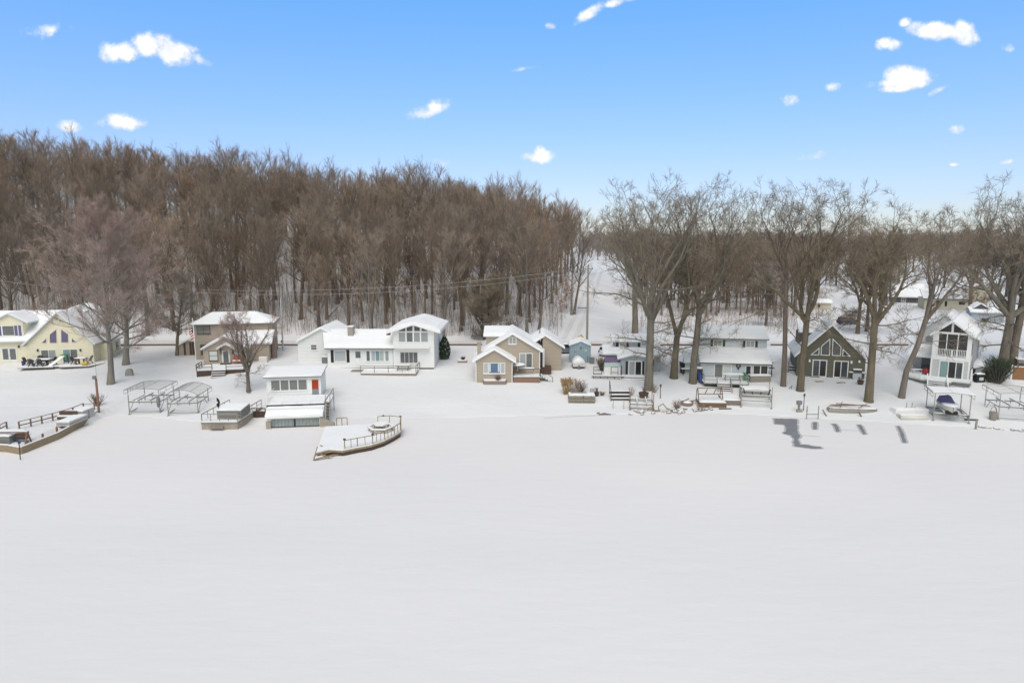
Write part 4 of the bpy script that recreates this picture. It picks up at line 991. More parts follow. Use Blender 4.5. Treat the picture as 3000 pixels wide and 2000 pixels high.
# upper porch: corner posts, beam, gable screen
mb = MB().box(x0, x0+.75, 0, .3, zf, zc).box(x1-.55, x1, 0, .3, zf, zc).box(x0, x1, 0, .3, zc, zc+.3)
mb.box(x0, x1, 0, yk, zf-.55, zf); mb.build("porch_frame", M["trim"], Kk)
MB().prism([(x0+.3,zc+.31),(x1-.3,zc+.31),(P[0]+.02,P[1]-.45)], .12, .25).build("gable_screen", M["screen"], Kk)
mb = MB().prism([(P[0]-.14,zc+.31),(P[0]+.14,zc+.31),(P[0]+.14,P[1]-.3),(P[0]-.14,P[1]-.3)], .0, .119)
k1 = q(c8,585,600,0)[0]; k2 = q(c8,684,600,0)[0]
for kx in (k1, k2): mb.box(kx-.06, kx+.06, .02, .2, zf, zc)
mb.build("porch_post", M["trim"], Kk)
mb = MB()
for a, b in ((x0+.75,k1-.06),(k1+.06,k2-.06),(k2+.06,x1-.55)): mb.box(a, b, .1, .14, zf+.3, zc)
mb.build("porch_screen", M["screen"], Kk)
rail(Kk, [(x0+.75,-.03,zf),(x1-.55,-.03,zf)], 1.05, "trim", .1, 0, .2, 2.0, bw=.07)
gable(Kk, P, Lf, Rt, x0, x1, yk, 15, -.6, "grey", of=yk+.5, h=.2, seed=26, fm="trim")
MB().box(x0+.002, x1-.002, .02, yk-.01, -.6, zf-.56).build("lower_wall", M["greypale"], Kk)
MB().box(x1-.2, x1+.02, -.02, .5, -.6, zf-.56).build("corner_board", M["trim"], Kk); MB().box(x0-.02, x0+.2, -.02, .5, -.6, zf-.56).build("corner_board", M["trim"], Kk)
window(Kk, F, c8, 503,785,738,936, .02, 3, 1, ["glassteal","glassdark","glass"], ratios=[1.2,1.1,.9], fw=.16, mun=.1, sill=False)
# left gable wing
yl = 6.0; P2 = q(c8,578,362,yl-.3); L2 = q(c8,302,520,yl-.3); s2 = (P2[1]-L2[1])/(P2[0]-L2[0]); R2 = (P2[0]+4.5, P2[1]-s2*4.5)
gable(Kk, P2, L2, R2, q(c8,305,600,yl)[0], x1-.4, yl, 15.2, -.6, "greypale", of=.3, h=.2, seed=27, fm="trim", wname="wing_wall")
zl_ = q(c8,300,700,2.5)[1]; xl0 = q(c8,262,740,2.2)[0]
slopes(Kk, [[(xl0-.3,1.6,zl_-.25),(x0-.03,1.6,zl_-.25),(x0-.03,yl-.02,zl_+.8),(xl0-.3,yl-.02,zl_+.8)]], "trim", .25, .2, 28, "porch_roof")
mb = MB().box(xl0, xl0+.2, 1.8, 2.0, -.2, zl_-.5).box(x0-.25, x0-.03, 1.8, 2.0, -.2, zl_-.5); mb.build("porch_post", M["trim"], Kk)
MB().box(xl0+1.1, x0-.5, yl-.1, yl-.003, .2, 2.4).build("window", M["glassgrey"], Kk)
o = empty("satellite_dish", F.O, None, None); bpy.data.objects.remove(o)
a = q(c8,430,580,-.2); mb = MB(); mb.lathe([(.02,0),(.25,.04),(.45,.14),(.5,.2)], 0, 0, 16)
mb.v = [(a[0]+x, -.2-z, a[1]+y) for x, y, z in mb.v]; mb.bar((a[0],-.2,a[1]),(x0+.02,.1,a[1]-.4),.06); mb.build("satellite_dish", M["medgrey"], Kk)
a = q(c8,866,470,6); MB().tube([(a[0]-.6,6,a[1]-1.2),(a[0]-.6,6,a[1])], .16, 8, True).build("flue", M["trim"], Kk)
MB().box(x1-.005, x1+.05, 1.0, 1.8, zf+.6, zc-.2).build("window", M["glassgrey"], Kk); MB().box(x1-.005, x1+.05, .9, 1.5, .8, 2.0).build("window", M["glassgrey"], Kk)
y_sk = 7; MB().prismx([(y_sk,1.7),(14,1.7),(14,2.0),(y_sk,2.0)], x1+.01, x1+1.2).build("side_roof", M["trim"], Kk)
FK, HK = F, Kk
dk = empty("deck", F, "white railed lower deck wrapping the narrow grey house, with flared stairs", "deck")
z = .5; xa = q(c8,230,960,-.6)[0]; xb = q(c8,790,1000,-1.4)[0]; xs0, xs1 = q(c8,345,1000,-3.2)[0], q(c8,610,1000,-3.2)[0]
deck(dk, [(xa,-1.8),(xs0,-3.2),(xs1,-3.2),(xs1+.2,-1.9),(xb,-1.9),(xb+.1,-.02),(xa,1.7)], z, "greypale", .18, .1, None, name="platform")
MB().plan([(xa+.1,-1.6),(xs0+.1,-3.0),(xs1-.1,-3.0),(xs1+.1,-1.7),(xb-.1,-1.7),(xb,-.1),(xa+.1,1.6)], -1.6, z-.19).build("skirt", M["medgrey"], dk)
rail(dk, [(xa+.05,1.6,z),(xa+.05,-1.75,z),(xs0,-3.15,z)], .95, "trim", .1, 0, .18, 1.8, bw=.06); rail(dk, [(xs1+.1,-1.85,z),(xb,-1.85,z)], .35, "trim", .1, 0, posts=2); rail(dk, [(xb,-1.85,z),(xb,-.1,z)], 1.7, "trim", .1, 1)
stairs(dk, xs0+.9, xs1-.5, -5.2, -1.2, -3.22, z, 7, "greypale")
rail(dk, [(xs0+.85,-3.2,z),(xs0+1.2,-5.1,-1.3)], .95, "trim", .09, 0, .2, bw=.06); rail(dk, [(xs1-.45,-3.2,z),(xs1+.1,-5.1,-1.3)], .95, "trim", .09, 0, .2, bw=.06)
# ================================================================== boathouse
F = Frame(c3, 450, 1172, yaw=8); q = F.q
D = empty("boathouse", F, "white two level boathouse with red door, flat snowy roof and balcony", "boathouse")
x0, x1 = q(c3,413,1100,0)[0], q(c3,925,1100,0)[0]
zd = q(c3,395,962,1.4)[1]; yu = F.lev(c3,420,882,zd).y; zr1 = zd-.35; ez = q(c3,600,1066,-.5)[1]
MB().box(x0, x1, .25, yu+5, -.6, zd-.3).build("lower_wall", M["white"], D)
g0, g1 = q(c3,455,1150,0)[0], q(c3,897,1150,0)[0]; gt = q(c3,600,1083,.1)[1]
MB().box(x0, g0-.02, -.05, .245, -.2, gt).box(g1+.02, x1, -.05, .245, -.2, gt).box(x0, x1, -.05, .245, gt, ez-.1).build("door_surround", M["white"], D)
MB().box(g0-.02, g1+.02, .1, .245, -.2, .16).build("doorway", M["glassdark"], D)
pmn = M["galvdoor"] = mat("weathered_panels", (.30,.33,.33), .7, .35, 3, vert=.42)
gm_ = (g0+g1)/2-.1
for a, b in ((g0+.1,gm_-.12),(gm_+.12,g1-.1)): MB().box(a, b, .05, .099, .14, gt-.05).build("boat_door", M["galvdoor"], D)
MB().box(gm_-.12, gm_+.12, .06, .098, .0, gt-.05).build("door_gap", M["glassdark"], D)
MB().box(x0-.05, g0, -.4, -.052, -.3, q(c3,440,1115,-.4)[1]).build("footing", M["concrete"], D)
slopes(D, [[(x0-.1,-.55,ez),(x1+.1,-.55,ez),(x1+.1,1.35,zr1),(x0-.1,1.35,zr1)]], "trim", .14, .3, 31, "lower_roof")
dkb = MB().box(x0-.25, x1+.1, 1.4, yu+.02, zd-.28, zd).build("balcony", M["shutter"], D); MB().snow([(x0-.2,1.45,zd),(x1+.05,1.45,zd),(x1+.05,yu-.15,zd),(x0-.2,yu-.15,zd)], .16).build("snow_layer", M["snow"], dkb)
mb = MB()
for i in range(5): X = x0-.18+(x1-x0+.22)*i/4; mb.bar((X,1.45,zd),(X,1.45,zd+1.12),.07)
mb.bar((x0-.18,1.45,zd+1.12),(x1+.04,1.45,zd+1.12),.06); mb.bar((x0-.18,1.45,zd+1.12),(x0-.18,yu,zd+1.12),.06); mb.build("railing", M["trim"], dkb)
ze2 = q(c3,650,700,yu-.5)[1]; ux0, ux1 = q(c3,413,800,yu)[0], q(c3,910,800,yu)[0]
MB().box(ux0, ux1, yu, yu+5, zd-.2, ze2-.12).build("upper_wall", M["white"], D)
slopes(D, [[(ux0-.3,yu-.5,ze2),(ux1+.2,yu-.5,ze2),(ux1+.2,yu+5.3,ze2+.35),(ux0-.3,yu+5.3,ze2+.35)]], "medgrey", .14, .16, 32)
window(D, F, c3, 452,721,782,831, yu, 4, 1, "curtaindark", fw=.07, mun=.12); door(D, F, c3, 824,718,893,860, yu, "reddoor")
a = q(c3,829,857,yu-.04); b = q(c3,888,812,yu-.04); MB().box(a[0], b[0], yu-.055, yu-.036, a[1]+.02, b[1]).build("kick_panel", M["greydoor"], D)
lx0, lx1 = x1+.15, q(c3,992,900,2.0)[0]; zl = zd-.02
l_ = MB().box(lx0, lx1, 2.0, yu-.4, zl-.12, zl).build("landing", M["greywood"], D); MB().snow([(lx0,2.0,zl),(lx1,2.0,zl),(lx1,yu-.4,zl),(lx0,yu-.4,zl)], .14).build("snow_layer", M["snow"], l_)
stairs(D, lx0+.1, lx1-.05, .2, F.gz(lx0+.5,.3)-.02, 1.98, zl, 9, "greywood", snow=False)
mb = MB(); mb.bar((lx0+.05,.2,.9),(lx0+.05,2.0,zl+.95),.08).bar((lx1,.2,-.1),(lx1,2.0,zl-.05),.14).bar((lx1,2.0,zl),(lx1,2.0,zl+1.0),.08).bar((lx1,2.0,zl+1),(lx1,yu-.4,zl+1),.07).bar((lx1,yu-.4,zl-2),(lx1,yu-.4,zl+1),.08).bar((lx0,2.02,zl),(lx1,2.02,zl),.12); mb.build("stair_railing", M["greywood"], D)
FD = F
def thing(name, F_, label, cat, group=None): return empty(name, F_, label, cat, group)
# concrete wing wall beside it
F = Frame(c3, 905, 1160, yaw=0); w_ = thing("retaining_wall", F, "stained low concrete wall beside the boathouse", "wall")
a = F.lev(c3,1045,1152,0); MB().prism([(0,-.5),(a.x,-.5),(a.x,.5),(0,1.3)], -.1+0, .2).build("wall", M["concrete"], w_)
w_.rotation_euler = (0,0,0)
# ================================================================== angled dock with railing
F = Frame(c3, 1125, 1400, yaw=0, P=unp(*c3(1125,1400))); zt = .62
dk = thing("dock", F, "long angled snow covered dock with curved railing and broken corner", "dock")
L_ = lambda x, y, z=zt: F.lev(c3, x, y, z)
top = [L_(*p) for p in [(948,1165),(868,1400),(985,1372),(1110,1378),(1240,1352),(1375,1328),(1490,1290),(1580,1245),(1644,1205),(1648,1150),(1500,1140),(1200,1150)]]
deck(dk, [(p.x,p.y) for p in top][::-1], zt, "oldwood", .22, .13, "darkskirt", -.2, "platform")
rp_ = [Vector(L_(*p)) for p in [(1128,1372),(1245,1350),(1385,1324),(1495,1286),(1585,1240),(1642,1204)]]
rail(dk, [p+Vector((0,.05,0)) for p in rp_], 1.05, "oldwood", .09, 0, .62, 1.6, bw=.06)
bk_ = [Vector(L_(*p)) for p in [(1434,1150),(1540,1142),(1645,1152)]]
rail(dk, bk_, 1.15, "oldwood", .07, 0, posts=1.7); rail(dk, [bk_[-1], rp_[-1]], 1.15, "oldwood", .1, 1, posts=1.6)
mb = MB()
for p in [(1128,1372),(1388,1324),(1484,1145),(1642,1152)]:
    v = L_(*p); mb.box(v.x-.12, v.x+.12, v.y-.07, v.y+.17, zt+1.1, zt+1.24)
mb.build("post_cap", M["brownpaint"], dk)
br = MB()
for (a, b, z0_, z1_, w2) in [((845,1462),(1020,1420),.1,.3,.22),((868,1395),(985,1440),.45,.2,.12),((905,1332),(985,1378),.75,.55,.2),((900,1410),(1110,1362),.3,.6,.2),((845,1462),(880,1345),.1,.6,.16),((1000,1425),(1100,1405),.1,.15,.22)]:
    br.bar(F.lev(c3,*a,z0_), F.lev(c3,*b,z1_), w2, .1)
br.build("broken_plank", M["oldwood"], dk)
pl_ = [F.lev(c3,*p,.22) for p in [(855,1450),(930,1430),(990,1378),(905,1345),(880,1350)]]
MB().plan([(p.x,p.y) for p in pl_], .05, .24).build("snow_layer", M["snow"], dk)
def picnic_hex(c, x, y, zg_, label):
    P_ = unp(*c(x, y), zg_); t = empty("picnic_table", P_, label, "picnic table")
    hexp = lambda r_: [(r_*math.cos(k*math.pi/3), r_*math.sin(k*math.pi/3)) for k in range(6)]
    tp = MB().plan(hexp(.95), .70, .76).build("tabletop", M["oldwood"], t); MB().plan(hexp(.9), .762, .9).build("snow_layer", M["snow"], tp)
    o, i_ = hexp(1.6), hexp(1.28); be = MB(); bs = MB(); lg = MB()
    for k in range(6):
        j = (k+1) % 6; be.plan([o[k],o[j],i_[j],i_[k]], .40, .46); bs.plan([o[k],o[j],i_[j],i_[k]], .462, .57)
        lg.bar((o[k][0]*.9,o[k][1]*.9,-.05),(o[k][0]*.82,o[k][1]*.82,.42),.09); lg.bar((o[k][0]*.85,o[k][1]*.85,.38),(0,0,.4),.07); lg.bar((hexp(.7)[k][0],hexp(.7)[k][1],.3),(hexp(.8)[k][0],hexp(.8)[k][1],.7),.08)
    b_ = be.build("bench", M["oldwood"], t); bs.build("snow_layer", M["snow"], b_); lg.build("leg_frame", M["oldwood"], t)
picnic_hex(c3, 1460, 1195, zt+.12, "hexagonal wooden picnic table on the angled dock")
F = Frame(c3, 1055, 1150); t = thing("railing", F, "short three post railing between boathouse and angled dock", "railing"); b = F.g(c3,1152,1148); mb = MB()
for k in range(3): p = Vector((b.x*k/2, b.y*k/2, b.z*k/2)); mb.bar(p-Vector((0,0,.2)), p+Vector((0,0,1.0)), .08)
mb.bar((0,0,1.0),(b.x,b.y,b.z+1.0),.09); mb.build("frame", M["oldwood"], t)
# brown bulkhead left of the boathouse
F = Frame(c2, 1462, 1345); t = thing("retaining_wall", F, "dark brown timber bulkhead with rail left of the boathouse", "wall"); b = F.lev(c2,1765,1338,0)
MB().box(0, b.x, -.05, .12, -.4, .82).build("wall", M["darkskirt"], t); mb = MB()
for k in range(4): X = b.x*k/3+.05; mb.bar((X,-.1,-.3),(X,-.1,1.25 if k else 2.0),.1)
mb.bar((0,-.1,1.25),(b.x,-.1,1.25),.1); mb.build("railing", M["brownpaint"], t)
# ================================================================== small dock with stacked sections
F = Frame(c2, 1018, 1485, P=unp(*c2(1018,1485))); t = thing("dock", F, "small square grey dock with metal rails left of boathouse", "dock")
zt = .95; a = F.lev(c2,1445,1475,0); y1 = F.lev(c2,1020,1225,.9).y
deck(t, [(0,0),(a.x,.15),(a.x+.3,y1),(.4,y1)], zt, "greywood", .2, .12, "concrete", -.2, "platform")
rail(t, [(.1,.1,zt),(a.x-.05,.22,zt)], 1.0, "galv", .06, 0, posts=1.0); rail(t, [(.1,.1,zt),(.45,y1-.1,zt)], 1.0, "galv", .06, 0, posts=1.6); rail(t, [(a.x,.2,zt),(a.x+.25,y1-.1,zt)], 1.0, "galv", .06, 1, posts=1.4)
b0 = F.q(c2,1115,1452,-.2); MB().box(b0[0], F.q(c2,1275,1452,-.2)[0], -.5, -.02, b0[1]-.1, b0[1]+.1).build("step", M["greywood"], t); FDK = F
def dock_stack(F_, label, w, d, n, tilt=0, m="galv", yaw=0, z=0, th=.2, lift=.05, cat="dock section"):
    t = empty("dock_section_stack", F_, label, cat); t.location = t.location+Vector((0,0,z)); t.rotation_euler = (R(tilt), 0, F_.yaw+R(yaw))
    for k in range(n):
        zb = lift+k*(th+.06); mb = MB()
        ring_ = [(0,0,w,.06),(0,d-.06,w,d),(0,0,.06,d),(w-.06,0,w,d)]
        mb.box(0,w,0,.06,zb,zb+th).box(0,w,d-.06,d,zb,zb+th).box(0,.06,.062,d-.062,zb,zb+th).box(w-.06,w,.062,d-.062,zb,zb+th).box(.065,w-.065,.065,d-.065,zb+th-.06,zb+th-.01)
        o = mb.build("dock_panel", M[m], t)
    top_ = lift+n*(th+.06)-.05; MB().snow([(.02,.02,top_),(w-.02,.02,top_),(w-.02,d-.02,top_),(.02,d-.02,top_)], .16).build("snow_layer", M["snow"], t)
    return t
F2 = Frame(c2, 1105, 1350, P=FDK.O+Vector((1.6, 1.0, zt+.12))); dock_stack(F2, "stack of grey dock sections piled on the small square dock", 3.0, 2.9, 5, 4, th=.16)
mb = MB(); p = FDK.O+Vector((.95, 3.0, zt)); t = empty("outboard_bracket", p, "black curved bracket on a post at the small dock", "bracket"); mb.bar((0,0,-.2),(0,0,1.3),.07).build("post", M["galv"], t)
MB().tube([(0,0,1.2),(-.05,0,1.5),(.12,0,1.75),(-.02,0,2.05),(-.12,0,2.35)], [.14,.2,.12,.17,.05], 7, True).build("bracket", M["black"], t)
# ================================================================== boat lifts
def boat_lift(F_, label, W, D, hc, hp, canopy=None, ch=3.2, m="galv", low=.35, ribs=9, rise=.5, yaw=0, bunks=True, over=.5, cover=None, post=.09, legs=0, arch=.5):
    t = empty("boat_lift", F_, label, "boat lift"); t.rotation_euler = (0, 0, F_.yaw+R(yaw))
    mb = MB(); a = post
    gz = [0, 0, .0, .0]
    for y in (0, D): mb.bar((0,y,low),(W,y,low),a)
    for x in (0, W): mb.bar((x,0,low-.05),(x,D,low-.05),a)
    o = mb.build("base_frame", M[m], t)
    for x in (0, W):
        for y in (0, D):
            MB().bar((x,y,-.25),(x,y,hp),a).box(x-.14,x+.14,y-.14,y+.14,-.25,.05).build("post", M[m], t)
    for x in (0, W): MB().bar((x,0,low),(x,D*.35,hc),a*.7).bar((x,D,low),(x,D*.65,hc),a*.7).bar((x,0,hc),(x,D,hc),a*.9).build("side_brace", M[m], t)
    mb = MB()
    for y in (.08*D, .92*D): mb.bar((0,y,hc),(W,y,hc),a*1.3,.16)
    cr_ = mb.build("cradle", M["aludark"], t)
    sn = MB()
    for y in (.08*D, .92*D): sn.box(.1, W-.1, y-.05, y+.05, hc+.082, hc+.15)
    sn.build("snow_layer", M["snow"], cr_)
    if bunks:
        for x in (.3*W, .7*W):
            b_ = MB().bar((x,.0*D,hc+.28),(x,D,hc+.28),.12,.14).bar((x,.08*D,hc-.3),(x,.08*D,hc+.3),.09).bar((x,.92*D,hc-.3),(x,.92*D,hc+.3),.09).build("bunk", M["alu"], t)
            MB().box(x-.06,x+.06,.02*D,.98*D,hc+.352,hc+.42).build("snow_layer", M["snow"], b_)
    if canopy:
        x0, x1, y0, y1 = -over, W+over, -.3, D+.6; mb = MB()
        prof = lambda f: rise*(1-abs(2*f-1)**1.8) if canopy == "arch" else rise*math.sin(math.pi*f)*.3
        k = 8
        for i in range(ribs+1):
            y = y0+(y1-y0)*i/ribs
            pts = [(x0+(x1-x0)*j/k, y, ch+prof(j/k)) for j in range(k+1)]
            mb.tube(pts, .022 if 0 < i < ribs else .04, 4)
        for j in range(0, k+1, 2 if canopy == "arch" else 4):
            mb.bar((x0+(x1-x0)*j/k,y0,ch+prof(j/k)),(x0+(x1-x0)*j/k,y1,ch+prof(j/k)),.07 if j in (0,k) else .04)
        for x in (x0, x1): mb.bar((x,y0,ch-.5),(x,y1,ch-.5),.04); 
        for x in (x0, x1):
            for f in (0, .33, .66, 1): mb.bar((x,y0+(y1-y0)*f,ch-.5),(x,y0+(y1-y0)*f,ch),.04)
        for x in (0, W):
            for y in (0, D): mb.bar((x,y,hp-.3),(x,y,ch),.07)
        cf = mb.build("canopy_frame", M["alu"], t)
        if cover:
            MB().slab([(x0,y0,ch+.05),(x1,y0,ch+.05),(x1,y0+(y1-y0)*cover,ch+.05),(x0,y0+(y1-y0)*cover,ch+.05)], .12).build("canopy", M["snow"], t)
    return t
F = Frame(c2, 195, 1308); boat_lift(F, "tall empty boat lift with bare flat canopy ribs, left of its twin", 3.9, 4.6, 1.6, 2.6, "flat", 3.35, ribs=11, yaw=4, over=.35)
p = F.O+Vector((3.75, .35, 0)); t = empty("winch", p, "grey covered winch on the flat ribbed boat lift", "winch"); MB().lathe([(.12,.9),(.22,1.1),(.26,1.7),(.2,2.2),(.1,2.35)], 0, 0, 10).build("winch_cover", M["medgrey"], t, True)
F = Frame(c2, 640, 1322); boat_lift(F, "empty boat lift with arched ribbed canopy frame nearest the small dock", 3.75, 4.2, 1.55, 2.4, "arch", 2.7, ribs=12, yaw=6, rise=.75, over=.35)
F = Frame(c5, 948, 1385); boat_lift(F, "low rusty open boat lift before the blue grey house", 3.1, 3.4, .75, 2.3, None, m="rust", low=.25, yaw=-8)
F = Frame(c6, 880, 1345); boat_lift(F, "tall grey boat lift with dark padded guides by stairs", 3.9, 3.2, 1.6, 3.0, None, m="galv", low=.95, yaw=-14, bunks=False); Fq = F
t = COL.objects["boat_lift.003"]
for (x, y, s_) in ((.5,.3,-1),(1.5,.3,-.6),(2.4,.3,.5),(3.4,.3,1)): MB().bar((x,y,1.65),(x+.28*s_,y,2.55 if abs(s_) == 1 else 2.15),.16).build("guide", M["charcoal"], t)
F = Frame(c8, 462, 1300); LK = boat_lift(F, "boat lift holding the purple covered boat, canopy half snowy", 3.9, 4.2, .85, 3.2, "flat", 3.6, m="galv", low=.6, yaw=-20, ribs=6, cover=.75, over=.3)
F = Frame(c8, 1038, 1292); boat_lift(F, "pale boat lift with rounded canopy frame at the far right shore", 3.9, 4.6, 1.6, 2.6, "flat", 3.4, m="alu", low=.2, yaw=-16, ribs=6, cover=None, over=.3)
# purple covered boat on its lift
pb = LK.matrix_world if False else None
t = empty("boat", Frame(c8, 462, 1300).O, "small white boat under a purple cover on its lift", "boat"); t.rotation_euler = (0,0,R(-20))
def hull(mb, L_, W, Hh, x0, y0, z0, n=9, flip=False):
    for i in range(n):
        f = i/(n-1); w = W/2*(min(1, (1-f)*2.6)**.6 if f > .5 else 1); 
        w = W/2*(1-max(0, (f-.45)/.55)**2.2*.96)
        z1 = z0+Hh*(1+.18*f*f); kz = z0+Hh*.25*max(0, f-.6)*1.5
        for (a, b) in ((-w,z1),(-w*.86,z0+Hh*.35),(0,kz),(w*.86,z0+Hh*.35),(w,z1)): mb.v.append((x0+a, y0+L_*f, b))
    for i in range(n-1):
        for j in range(4): k = i*5+j; mb.f.append((k,k+1,k+6,k+5))
        k = i*5; mb.f.append((k,k+5,k+9,k+4))
    mb.f.append((0,4,3,2,1))
h_ = MB(); hull(h_, 4.6, 1.9, .75, 0, 0, 0); h_.v = [(x+1.95, 4.0-y, z+1.15) for x, y, z in h_.v]; h_.build("hull", M["vinyl"], t)
cv = MB()
for i in range(7):
    f = i/6
    for j in range(7):
        g_ = j/6; zz = 1.95+.75*math.sin(math.pi*g_)**.6*(1-.55*(1-f)**2)-.12*math.sin(g_*9+f*4)*f
        cv.v.append((1.0+1.9*g_, 1.5+2.4*f, zz if 0 < j < 6 else 1.8))
for i in range(6):
    for j in range(6): k = i*7+j; cv.f.append((k,k+1,k+8,k+7))
cv.f.append((0,1,2,3,4,5,6)); cv.f.append(tuple(42+j for j in range(6,-1,-1)))
cv.build("boat_cover", M["purplecover"], t); MB().plan([(1.95,-.7),(2.75,.4),(2.8,1.45),(1.1,1.45),(1.15,.4)], 1.98, 2.1).build("snow_layer", M["snow"], t)
MB().box(1.3,2.6,-.2,.2,1.0,1.35).build("keel_pad", M["black"], t)
# raft + white pontoon
F = Frame(c8, 160, 1290); t = thing("raft", F, "cream inflatable raft lying at the shore before the long white float", "raft"); mb = MB()
mb.tube([(.2,0,.25),(3.6,-.25,.25)], .32, 10, True).tube([(.3,.9,.25),(3.7,.6,.25)], .3, 10, True).box(.4,3.4,.0,.8,.1,.3); mb.build("tube", M["vinyl"], t, True); MB().snow([(.2,-.1,.5),(3.5,-.3,.5),(3.6,.7,.5),(.3,.95,.5)], .13).build("snow_layer", M["snow"], t)
F = Frame(c8, 140, 1258); t = thing("pontoon", F, "long white float with posts on top behind the raft", "float"); MB().prism([(0,.1),(.3,-.15),(4.2,-.15),(4.5,.15),(4.4,.7),(.05,.7)], .3, 1.7).build("float", M["trim"], t); MB().snow([(.05,.3,.7),(4.4,.3,.7),(4.4,1.7,.7),(.05,1.7,.7)], .15).build("snow_layer", M["snow"], t)
MB().bar((1.3,1,.8),(3.0,1,.85),.1).bar((1.8,1,.7),(1.8,1,1.5),.06).bar((2.5,1,.7),(2.5,1,1.5),.06).build("frame", M["galv"], t)
# ================================================================== left seawall and its yard
P0 = [Vector(p) for p in [(-70,73.2,0),(-58,72.6,0),(-55,72.0,0),(-53.1,71.2,0)]]; P1 = [unp(u, v, 0) for u, v in [(42,1346),(170,1286),(232,1252),(288,1219)]]
t = empty("seawall", P1[0], "stained concrete seawall running out into the ice at left", "seawall"); O = P1[0]
mb = MB(); pts = P0+P1[1:]
for a, b in zip(pts[:-1], pts[1:]): mb.bar(a-O+Vector((0,0,.3)), b-O+Vector((0,0,.3)), .28, .95)
mb.build("wall", M["oldwood"], t)
t2 = MB()
for a, b in zip(P1[1:-1], P1[2:]): t2.bar(a-O+Vector((-.1,-.12,.55)), b-O+Vector((-.1,-.12,.55)), .14, .42)
t2.build("waler", M["redwood"], t)
sn_ = MB()
for a, b in zip(pts[:-1], pts[1:]): sn_.bar(a-O+Vector((0,0,.81)), b-O+Vector((0,0,.81)), .22, .07)
sn_.build("snow_layer", M["snow"], t)
for k, (x, y, lb) in enumerate([(247,1390,"nearest the corner"),(381,1325,"in the middle"),(505,1265,"farthest back")]):
    p = G(*c1(x, y)); t = empty("mooring_post", p, "stubby brown mooring post on seawall yard, "+lb, "post"); MB().lathe([(.11,-.2),(.12,.7),(.1,.8),(.04,.84)], 0, 0, 8).build("post", M["redwood"], t)
p = unp(*c1(180,1495)); t = empty("marker_pole", p, "thin dark pole standing at the seawall corner", "pole"); MB().bar((0,0,-.2),(.05,0,2.0),.07).build("pole", M["charcoal"], t); MB().box(-.05,.18,-.06,.06,1.75,1.95).build("bracket", M["charcoal"], t)
fp = [G(*c1(*p)) for p in [(172,1228),(275,1203),(372,1178),(468,1153),(560,1128),(648,1100),(740,1060)]]
t = empty("fence", fp[0], "long low redwood rail fence along the seawall yard", "fence"); rail(t, [p-fp[0] for p in fp], .95, "redwood", .13, 1, posts=50)
e_ = [G(*c1(*p)) for p in [(740,1060),(835,1052),(878,1075)]]; rail(t, [p-fp[0] for p in e_], .8, "redwood", .12, 0, posts=50)
fp = [G(*c1(*p)) for p in [(-60,1272),(0,1255),(62,1222)]]; t = empty("fence", fp[0], "short redwood rail fence piece at left photo edge", "fence"); rail(t, [p-fp[0] for p in fp], .85, "redwood", .13, 1, posts=50)
pa, pb_ = G(*c1(738,1150)), G(*c1(838,1108)); F = Frame(c1, 738, 1150); t = thing("storage_box", F, "big grey deck storage box capped with snow by fence", "storage box"); LB = (pb_-pa).length; t.rotation_euler = (0,0,math.atan2(pb_.y-pa.y, pb_.x-pa.x)-math.pi/2)
MB().box(-1.5,0,0,LB,-.2,1.1).build("box", M["plank"], t); MB().box(-1.54,.04,-.04,LB+.04,1.102,1.16).build("lid", M["plank"], t); MB().snow([(-1.52,-.02,1.16),(.02,-.02,1.16),(.02,LB,1.16),(-1.52,LB,1.16)],.17).build("snow_layer", M["snow"], t); MB().box(.002,.03,LB*.5-.04,LB*.5+.04,-.1,1.1).build("batten", M["medgrey"], t)
F = Frame(c1, 510, 1150); t = thing("bench", F, "dark boxy bench near the grey storage box", "bench"); MB().box(0,2.2,.4,.55,.2,1.1).build("backrest", M["brownpaint"], t); MB().box(0,2.2,-.1,.39,.15,.5).build("seat", M["brownpaint"], t); MB().box(0,2.2,-.1,.38,.502,.62).build("snow_layer", M["snow"], t)
F = Frame(c1, 498, 1205, yaw=0); dock_stack(F, "snowy dock sections stacked beside the dark bench", 1.6, 3.6, 2, m="plank", th=.22)
F = Frame(c1, -150, 1362, yaw=0); dock_stack(F, "pile of long silver dock panels at left photo edge", 3.0, 2.8, 4, m="alu", th=.17)
F = Frame(c1, -40, 1462, yaw=0, P=Vector((-57.75, 73.7, .42))); t = thing("swing_bench", F, "orange wood swing bench with navy seat at seawall corner", "swing"); t.scale = (1, 1, .8); 
fr = MB()
for x in (.05, 3.6): fr.bar((x,-.3,-.1),(x,.2,1.7),.13).bar((x,.7,-.1),(x,.2,1.7),.13)
fr.bar((-.2,.2,1.6),(3.8,.2,1.6),.16); fr.build("frame", M["redwood"], t); MB().box(.2,3.4,.1,.6,.55,.65).build("seat", M["navy"], t); MB().box(.2,3.4,.6,.68,.65,1.25).build("backrest", M["redwood"], t); MB().box(-.1,3.7,.05,.4,1.69,1.8).build("snow_layer", M["snow"], t)
p = G(*c1(862,1020)); sT = shrub(11, 1.9, 1.6, 46, .016, 8); o = empty("shrub", p, "bare twiggy shrub at the inner end of seawall", "shrub"); sT.wood.build("stem", M["bark"], o); sT.tw.build("twigs", M["twig"], o)
p = G(*c1(874,1075)); t = empty("post_lamp", p, "redwood post with grey box and thin antenna", "post"); MB().bar((0,0,-.3),(0,0,4.4),.2).build("post", M["redwood"], t); MB().box(-.38,.02,-.16,.1,4.35,4.8).build("box", M["medgrey"], t); MB().bar((.08,0,4.3),(.1,0,6.4),.03).build("antenna", M["galv"], t)
